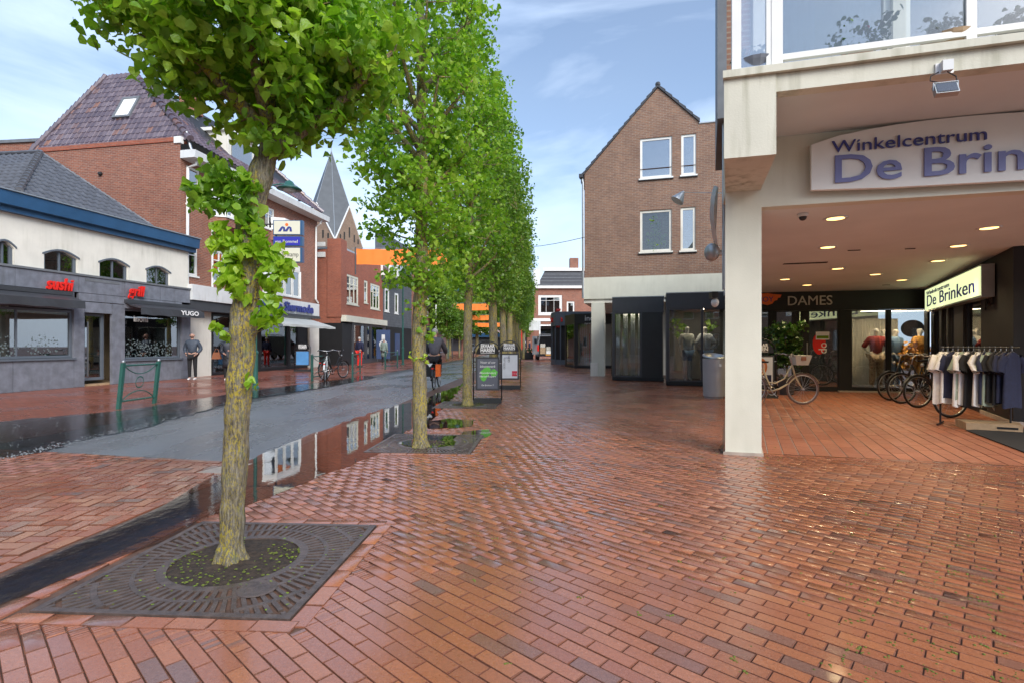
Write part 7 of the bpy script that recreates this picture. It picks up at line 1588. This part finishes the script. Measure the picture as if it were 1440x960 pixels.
lbl = ['t-shirt on the rail: '+x if len(x.split()) < 4 else x for x in lbl]
def shirt(p, ang, mt, lb, L_):
    T = thing('t_shirt', lb, 't-shirt', p+Vector((0, 0, cr_h)), 't-shirts hanging on the clothes rail'); w = Vector((math.cos(ang), math.sin(ang), 0)); d = Vector((-w.y, w.x, 0)); n = 22; rows = [(.0, .075, .035), (.03, .17, .04), (.09, .225, .042), (.3, .215, .035), (.6, .225, .045), (L_, .235, .05)]
    V = []; Fs = []; ph = [rnd(0, 6) for _ in range(3)]
    for i, (dz, a, b) in enumerate(rows):
        for k in range(n):
            q = 2*math.pi*k/n; wob = 1+.35*math.sin(5*q+ph[0]+dz*2)*min(1, dz*2.5) ; z = cr_h-.07-dz-.05*(abs(math.cos(q))**2)*(1 if i in (1,) else 0)+.012*math.sin(3*q+ph[1])*(i == 5)
            V.append(p+w*(a*math.cos(q)*(1+.03*math.sin(7*q+ph[2])))+d*(b*math.sin(q)*wob)+Vector((0, 0, z)))
    for i in range(len(rows)-1):
        for k in range(n): Fs.append((i*n+k, i*n+(k+1) % n, (i+1)*n+(k+1) % n, (i+1)*n+k))
    MB().add(V, Fs).build('shirt_body', mt, T, smooth=True, fix=False)
    for s in (-1, 1):
        a = p+w*s*.185+Vector((0, 0, cr_h-.135)); b = p+w*s*.265+d*rnd(-.03, .03)+Vector((0, 0, cr_h-.25)); c = p+w*s*.285+d*rnd(-.04, .04)+Vector((0, 0, cr_h-.375)); V = []
        for (q0, ra, rb) in ((a, .075, .03), (b, .085, .038), (c, .085, .045)):
            for k in range(10): g_ = 2*math.pi*k/10; V.append(q0+w*(ra*math.cos(g_)*.75)+d*(rb*math.sin(g_)*(1+.3*math.sin(3*g_)))+Vector((0, 0, -s*0+.03*math.cos(g_)*s)))
        MB().add(V, [(i*10+k, i*10+(k+1) % 10, (i+1)*10+(k+1) % 10, (i+1)*10+k) for i in range(2) for k in range(10)]).build('sleeve', mt, T, smooth=True, fix=False)
    MB().tube([p+Vector((0, 0, cr_h+.02)), p+Vector((0, 0, cr_h-.05))], .004, 5).tube([p-w*.19+Vector((0, 0, cr_h-.125)), p+Vector((0, 0, cr_h-.05)), p+w*.19+Vector((0, 0, cr_h-.125))], .007, 6).build('hanger', 'steel', T)
for i, (c_, lb) in enumerate(zip(cols, lbl)):
    f = .04+.96*i/(len(cols)-1); shirt(RL0+rd_*f*1.02, math.atan2(pp.y, pp.x)+rnd(-.22, .22)-.25, c_, lb, rnd(.74, .86))
pl_ = thing('wooden_plinth', 'pale wooden box plinth lying under the clothes rail', 'plinth', (7.2, 7.9, 0)); MB().prism([(6.92, 8.02), (7.50, 7.72), (7.75, 8.05), (7.12, 8.45)], .0, .115).build('box', 'wood', pl_); Wp = Wall((6.92, 8.02), (7.50, 7.72)); MB().wbox(Wp, .36, .60, .045, .075, .001, .004).build('label_strip', 'black_paint', pl_)
mt_ = MB().prism([G(1358, 605), G(1440, 603), G(1540, 640), G(1450, 640)], .006, .016).build('door_mat', 'black_cloth', None, 'dark doormat lying on the arcade tiles below the brick pier', 'mat')
# ================================================================ plants
pt = thing('potted_olive', 'bushy potted olive tree behind the cream bicycle', 'potted plant', (7.15, 13.7, 0)); MB().lathe([(.16, 0), (.22, .4), (.23, .42), (.20, .42)], (7.15, 13.7, 0), 20).build('pot', 'anthracite', pt)
MB().tube([(7.15, 13.7, .35), (7.17, 13.7, .9), (7.12, 13.7, 1.4)], .02).build('stem', 'bark', pt); V, Fq, _, _ = leaves(np.array([[7.15+rnd(-.33, .33), 13.7+rnd(-.25, .25), rnd(.85, 1.75)] for _ in range(38)]), [36]*38, [.09]*38, .075); big_mesh('foliage', V-np.array([7.15, 13.7, 0]), Fq, 'leaf_dark', pt)
def potplant(label, x, y, pot, ps, fl=None, basket=False):
    t, z = BW.px(x, y, -.2); p = BW.pt(t, 3.93, -.22); T = thing('balcony_plant', label, 'potted plant', p)
    MB().lathe([(.09, 0), (.13, .13), (.135, .15), (.11, .15)] if not basket else [(.13, 0), (.20, .12), (.21, .15), (.18, .15)], p, 18).build('pot', pot, T, smooth=False)
    V, Fq, _, _ = leaves(np.array([[p.x+rnd(-ps, ps), p.y+rnd(-ps*.4, ps*.4), p.z+rnd(.14, .14+ps)] for _ in range(20)]), [9]*20, [.045]*20, .038); big_mesh('foliage', V-np.array(p), Fq, 'leaf_dark' if not fl or fl == 'red' else 'sage_cloth', T)
    if fl == 'red': MB().ball(p+Vector((.03, -.1, .32)), .018, 6, 4).build('flower', 'print_red', T)
potplant('terracotta pot with trailing red flowered plant on the balcony edge', 1207, 80, 'terracotta', .28, 'red')
potplant('wicker basket with pale flowers on the balcony edge', 1335, 60, 'wood', .16, 'white', True)
potplant('grey planter with lavender behind the glazed side screen', 1062, 92, 'bag_grey', .12, 'lav', True)
potplant('small green plant at the right end of the balcony', 1432, 45, 'anthracite', .14)
# ================================================================ street lamps
def lamp_post(label, x, z, h, arm=(.75, 0), base_r=.075):
    T = thing('street_lamp', label, 'street lamp', (x, z, 0), 'green street lamps on the left pavement')
    MB().lathe([(base_r*1.5, 0), (base_r*1.5, .05), (base_r, .09), (base_r, 1.0), (base_r*1.2, 1.03), (base_r*1.2, 1.08), (base_r*.7, 1.12), (base_r*.6, h)], (x, z, 0), 16).build('pole', 'green_paint', T, smooth=False)
    a = Vector((x, z, h)); L = [a+Vector((arm[0]*t, arm[1]*t, .32*math.sin(min(1, t*1.15)*math.pi*.5))) for t in (0, .1, .25, .5, .75, 1.0)]
    MB().tube(L, .022).build('arm', 'green_paint', T, smooth=True); MB().tube([a-Vector((0, 0, .12)), a+Vector((arm[0]*.5, arm[1]*.5, .18))], .014).build('stay', 'green_paint', T)
    e = L[-1]; MB().lathe([(.36, -.16), (.33, -.13), (.16, -.05), (.11, .06), (.05, .10)], e, 22).build('shade', 'green_paint', T, smooth=True); MB().ball(e+Vector((0, 0, -.17)), (.18, .18, .10), 14, 6).build('diffuser', 'white_old', T, smooth=True)
    return T
q = P(358, 546, 15.5); lamp_post('green street lamp standing right behind the nearest tree trunk', q.x+.02, 15.5, 5.75, (.92, .2))
lamp_post('green street lamp in front of the slate grey house', -7.05, 34, 6.2, (.9, .1))
lamp_post('farther green street lamp beside the pinkish brick block', -6.1, 50, 6.2, (.9, .1))
# ================================================================ orange banners
def banner(label, x0, x1, y0, y1, Z, pole=True, Zr=None):
    a, b = P(x0, y0, Z), P(x1, y0, Zr or Z); lo = P(x0, y1, Z).z; T = thing('banner', label, 'banner', (a.x, Z, lo), 'orange banners across the street'); n = 22
    d = (b-a); h = a.z-lo; V = []
    for k in range(n+1):
        p = a.lerp(b, k/n); s = -.05*math.sin(math.pi*k/n); nn = Vector((-d.y, d.x, 0)).normalized()
        for j in range(4): V.append(p+Vector((0, 0, s-h*j/3))+nn*(.06*math.sin(k*.9+j*.7)+.03*math.sin(k*2.3)))
    MB().add(V, [(k*4+j, (k+1)*4+j, (k+1)*4+j+1, k*4+j+1) for k in range(n) for j in range(3)]).build('cloth', 'orange_cloth', T, smooth=True, fix=False)
    MB().tube([a+Vector((-.3, 0, .03)), b+Vector((.3, 0, .03))], .012, 5).build('cable', 'galvanised', T)
    if pole: MB().tube([Vector((a.x-.05, Z, 0 if pole == 2 else lo-.6)), Vector((a.x-.05, Z, a.z+.1))], .04, 8).build('pole', 'anthracite', T)
banner('large orange banner spanning from the brick house to behind the second tree', 501, 630, 350, 372, 31)
banner('orange banner with a dark pole, highest of the three far ones', 637, 691, 427, 436, 48, 2)
banner('middle one of the three far orange banners', 660, 693, 443, 450, 56, 0)
banner('lowest of the three far orange banners', 668, 705, 454, 459.5, 62, 0)
fpz = 52; q = P(613, 460, fpz); fp = thing('flag_pole', 'thin white flag pole on the far left pavement', 'flag pole', (q.x, fpz, 0)); MB().tube([(q.x, fpz, 0), (q.x, fpz, P(613, 430, fpz).z)], .06, 8).build('pole', 'white_paint', fp); MB().ball((q.x, fpz, P(613, 430, fpz).z), .09, 8, 5).build('ball', 'white_paint', fp)
# ================================================================ van with open rear
vx, vz = 3.02, 43.5; van = thing('delivery_van', 'silver delivery van seen from behind with open rear doors and boxes inside', 'van', (vx, vz, 0))
w = .92; sec = lambda y: [Vector((vx+x, y, z)) for x, z in ((-w, .35), (w, .35), (w, 1.0), (w-.03, 1.45), (w-.12, 1.98), (w-.2, 2.04), (-w+.2, 2.04), (-w+.12, 1.98), (-w+.03, 1.45), (-w, 1.0))]
S0 = sec(vz); S1 = sec(vz+2.9); inn = [Vector((vx+(p.x-vx)*.88, vz, 1.2+(p.z-1.2)*.9)) for p in S0]; inn2 = [Vector((p.x, vz+2.2, p.z)) for p in inn]; n = 10
mb = MB(); mb.add(S0+S1+inn+inn2, [(i, (i+1) % n, n+(i+1) % n, n+i) for i in range(n)]+[(2*n+i, 2*n+(i+1) % n, (i+1) % n, i) for i in range(n)]+[(3*n+i, 3*n+(i+1) % n, 2*n+(i+1) % n, 2*n+i) for i in range(n)]+[tuple(range(3*n, 4*n))]); mb.build('body', 'silver_car', van)
nose = [Vector((vx+x, vz+y, z)) for y, x, z in ((2.9, w, .35), (2.9, w-.2, 2.04), (3.5, w-.25, 1.6), (4.3, w-.1, 1.05), (4.6, w-.15, .9), (4.6, w-.1, .35))]; nl = [Vector((2*vx-p.x, p.y, p.z)) for p in nose]; MB().loft(nose, nl).build('bonnet', 'silver_car', van)
for s in (-1, 1):
    d0 = Vector((vx+s*w, vz-.02, 0)); th = R(28)*s; dv = Vector((math.sin(th), -math.cos(th), 0)); o = MB().loft([d0+Vector((0, 0, .5)), d0+dv*.85+Vector((0, 0, .5)), d0+dv*.85+Vector((0, 0, 1.95)), d0+Vector((0, 0, 1.95))], [q+Vector((.05*s, 0, 0)) for q in (d0+Vector((0, 0, .5)), d0+dv*.85+Vector((0, 0, .5)), d0+dv*.85+Vector((0, 0, 1.95)), d0+Vector((0, 0, 1.95)))]).build('rear_door', 'silver_car', van)
    MB().box(d0+dv*.4+Vector((s*.0, 0, 1.55)), (.10, .5, .4), rz=th).build('pane', 'glass_dark', o)
    MB().box((vx+s*(w-.06), vz-.03, 1.0), (.12, .05, .5)).build('tail_light', 'red', van); MB().box((vx+s*(w+.12), vz+3.0, 1.3), (.2, .12, .28)).build('mirror', 'black_matt', van)
    for y in (.75, 3.7): wh = MB().lathe([(.20, -.1), (.31, -.1), (.33, -.06), (.33, .06), (.31, .1), (.2, .1)], (vx+s*(w-.10), vz+y, .33), 20, Matrix.Rotation(R(90), 3, 'Y')).build('wheel', 'rubber', van); MB().lathe([(.2, -.11), (.2, .11)], (vx+s*(w-.10), vz+y, .33), 16, Matrix.Rotation(R(90), 3, 'Y')).build('rim', 'steel', wh)
MB().box((vx, vz-.1, .42), (1.84, .2, .2)).build('bumper', 'black_matt', van); MB().box((vx, vz-.21, .45), (.5, .02, .11)).build('number_plate', 'amber', van)
MB().box((vx-.2, vz+1.0, 2.12), (1.0, 2.0, .05)).build('roof_rack', 'steel', van)
for k, (x, z, sx, sz, m_) in enumerate(((-.45, .75, .45, .55, 'wood'), (-.45, 1.2, .4, .3, 'interior_light'), (.05, .62, .4, .3, 'white_cloth'), (.5, .8, .4, .7, 'interior_dark'), (.05, .95, .36, .3, 'interior_light'))):
    MB().box((vx+x, vz+.5+.1*k, z), (sx, .4, sz)).build('cargo_box', m_, None, ('brown box on the left of the van load', 'pale crate on top of the brown box in the van', 'low white sack in the middle of the van load', 'dark tall box at the right inside the van', 'pale box stacked on the white sack in the van')[k], 'box', 'load in the open van')
# ================================================================ far end of the street
fe = thing('far_white_building', 'long pale shop building with dark blue band closing the street', 'building', (-4, 98, 0)); FE = Wall((-9, 98), (2.3, 98)); fr2 = [(1+i*1.3, 1.9+i*1.3, 4.3, 5.8) for i in range(8)]
facade(fe, FE, 0, FE.L, 0, 7.2, fr2, 'white_wall'); [window(fe, FE, r, 'white_paint', fw=.1, back='interior_dark', glass='glass_dark', sill=False) for r in fr2]
MB().wbox(FE, -.2, FE.L, 2.6, 3.3, .01, .6).build('dark_band', 'blue_paint', fe); MB().wbox(FE, 8.4, 10.4, 3.35, 4.2, .6, .7).build('blue_board', 'poster_sky', fe); MB().wbox(FE, 5.0, 8.0, 3.4, 4.1, .6, .66).build('white_board', 'white', fe); text(fe, FE, 6.5, 3.5, 'Oxalis', .65, 'print_red', .67, .01)
MB().wbox(FE, 0, FE.L, .3, 2.55, .02, .06).build('shop_front', 'anthracite', fe)
lc = thing('low_canopy_building', 'low red roofed building with long pale canopy at the far left', 'building', (-12, 74, 0)); LC = Wall((-15, 74), (-6.5, 74)); MB().wbox(LC, 0, LC.L, 0, 3.2, -4, 0).build('wall', 'brick_red', lc); MB().wbox(LC, -.5, LC.L+.5, 2.55, 3.0, 0, 2.0).build('canopy', 'white_wall', lc); MB().loft([LC.pt(-.3, 3.2, .3), LC.pt(LC.L+.3, 3.2, .3), LC.pt(LC.L+.3, 3.2, -4.3), LC.pt(-.3, 3.2, -4.3)], [LC.pt(.5, 4.6, -1.8), LC.pt(LC.L-.5, 4.6, -1.8), LC.pt(LC.L-.5, 4.6, -2.2), LC.pt(.5, 4.6, -2.2)]).build('roof', 'terracotta', lc)
MB().wbox(LC, .6, LC.L-.6, .4, 2.3, .01, .05).build('shop_front', 'anthracite', lc)
rh = thing('far_right_house', 'brick house behind the lime trees past the van', 'building', (4, 84, 0)); RH = Wall((2.4, 84), (8, 84)); MB().wbox(RH, 0, RH.L, 0, 6.5, -8, 0).build('wall', 'brick_red', rh); MB().loft([RH.pt(0, 6.5, .2), RH.pt(RH.L, 6.5, .2), RH.pt(RH.L, 6.5, -8), RH.pt(0, 6.5, -8)], [RH.pt(0, 9.5, -4), RH.pt(RH.L, 9.5, -4), RH.pt(RH.L, 9.5, -4.2), RH.pt(0, 9.5, -4.2)]).build('roof', 'anthracite', rh)
for i in range(2): window(rh, RH, (.6+i*2, 1.9+i*2, 3.8, 5.3), 'white_paint', fw=.12, back=None, sill=False, glass='glass_dark', out=.1)
pw = thing('projecting_white_sign', 'small white square sign sticking out above the van', 'sign', (2.0, 44, 3)); c = P(752, 458, 46); MB().box(c, (1.0, .15, .85)).build('box', 'white_old', pw); MB().tube([c, c+Vector((1.6, .5, 0))], .04).build('bracket', 'steel', pw)
fg = thing('beach_flag', 'tall red feather flag on the far pavement', 'flag', (1.2, 50, 0)); q = P(738, 484, 50); MB().tube([(q.x, 50, 0), (q.x, 50, 2.6), (q.x-.2, 50, 2.9)], .03, 6).build('pole', 'steel', fg); MB().loft([Vector((q.x-.5, 50, .8)), Vector((q.x, 50, .7)), Vector((q.x, 50, 2.6)), Vector((q.x-.35, 50, 2.9))], [Vector((q.x-.5, 50.03, .8)), Vector((q.x, 50.03, .7)), Vector((q.x, 50.03, 2.6)), Vector((q.x-.35, 50.03, 2.9))]).build('cloth', 'red', fg)
pk = thing('planter_box', 'low dark planter box on the far pavement left of the van', 'planter', (1.0, 47, 0)); q = P(741, 496, 47); MB().box((q.x, 47, .3), (1.1, .6, .6)).build('box', 'black_matt', pk); V, Fq, _, _ = leaves(np.array([[q.x+rnd(-.4, .4), 47, .7] for _ in range(6)]), [20]*6, [.12]*6, .12); big_mesh('foliage', V-np.array([1.0, 47, 0]), Fq, 'leaf_dark', pk)
def car(label, x, z, rz, col):
    T = thing('parked_car', label, 'car', (0, 0, 0), 'cars at the end of the street'); prof = [(-2.1, .35), (2.1, .35), (2.15, .7), (1.3, .9), (.7, 1.4), (-.9, 1.45), (-1.8, 1.0), (-2.15, .9)]
    MB().loft([Vector((a, -.85, b)) for a, b in prof], [Vector((a, .85, b)) for a, b in prof]).build('body', col, T)
    MB().loft([Vector((a, -.86, b)) for a, b in ((1.15, .92), (.65, 1.33), (-.85, 1.38), (-1.5, 1.0))], [Vector((a, .86, b)) for a, b in ((1.15, .92), (.65, 1.33), (-.85, 1.38), (-1.5, 1.0))]).build('side_glass', 'black_paint', T); MB().loft([Vector((1.28, y, .93)) for y in (-.7, .7)]+[Vector((.74, y, 1.38)) for y in (.65, -.65)], [Vector((1.31, y, .95)) for y in (-.7, .7)]+[Vector((.77, y, 1.40)) for y in (.65, -.65)]).build('windscreen', 'black_paint', T)
    for a in (-1.3, 1.35):
        for s in (-1, 1): MB().lathe([(.2, -.09), (.31, -.09), (.31, .09), (.2, .09)], (a, s*.78, .31), 16, Matrix.Rotation(R(90), 3, 'X')).build('wheel', 'rubber', T)
    for s in (-1, 1): MB().box((2.12, s*.6, .68), (.06, .3, .12)).build('headlight', 'white', T)
    T.location = (x, z, 0); T.rotation_euler = (0, 0, rz)
car('pale car far down the street facing the camera', -6.6, 78, R(-95), 'white_old'); car('light blue car right beside the pale one at the street end', -4.4, 84, R(-90), 'silver_car')
# houses across and behind, which the wet ground and shop glass mirror
hs_ = thing('row_house', 'plain brick row house continuing the street left of the sushi restaurant, outside the frame', 'building', (-14.5, 2, 0)); HW2 = Wall((-14.2, -16), (-14.2, 11.6)); rr = [(1.5+i*2.6, 2.9+i*2.6, z, z+1.5) for i in range(10) for z in (.9, 4.0)]
facade(hs_, HW2, 0, HW2.L, 0, 6.6, rr, 'brick_red'); [window(hs_, HW2, r, 'white_paint', fw=.08, back='curtain', sill=False) for r in rr]
MB().loft([HW2.pt(-.2, 6.6, .4), HW2.pt(HW2.L, 6.6, .4), HW2.pt(HW2.L, 6.6, -8), HW2.pt(-.2, 6.6, -8)], [HW2.pt(-.2, 10, -3.8), HW2.pt(HW2.L, 10, -3.8), HW2.pt(HW2.L, 10, -4), HW2.pt(-.2, 10, -4)]).build('roof', 'tile_grey', hs_)
h2 = thing('brick_house', 'brick house standing across the square behind the camera', 'building', (0, -26, 0)); HW3 = Wall((-14, -26), (14, -26)); rr = [(1.5+i*2.6, 2.9+i*2.6, z, z+1.5) for i in range(10) for z in (.9, 4.0)]
facade(h2, HW3, 0, 28, 0, 6.4, rr, 'brick_brown'); [window(h2, HW3, r, 'white_paint', fw=.08, back='curtain', sill=False) for r in rr]
MB().loft([HW3.pt(0, 6.4, .4), HW3.pt(28, 6.4, .4), HW3.pt(28, 6.4, -8), HW3.pt(0, 6.4, -8)], [HW3.pt(0, 10, -3.8), HW3.pt(28, 10, -3.8), HW3.pt(28, 10, -4), HW3.pt(0, 10, -4)]).build('roof', 'terracotta', h2)
dup(tf, (-7, -14, 0), .4, 'broad tree behind the camera, seen only in shop glass', scale=(.8, .8, .8))

wr = thing('overhead_wire', 'thin dark wire running from the gabled house into the lime trees', 'wire', P(822, 334, 21.7)); a, b = P(822, 334, 21.7), P(690, 345, 30); MB().tube([a.lerp(b, k/8)+Vector((0, 0, -.25*math.sin(math.pi*k/8))) for k in range(9)], .012, 5).build('cable', 'rubber', wr)
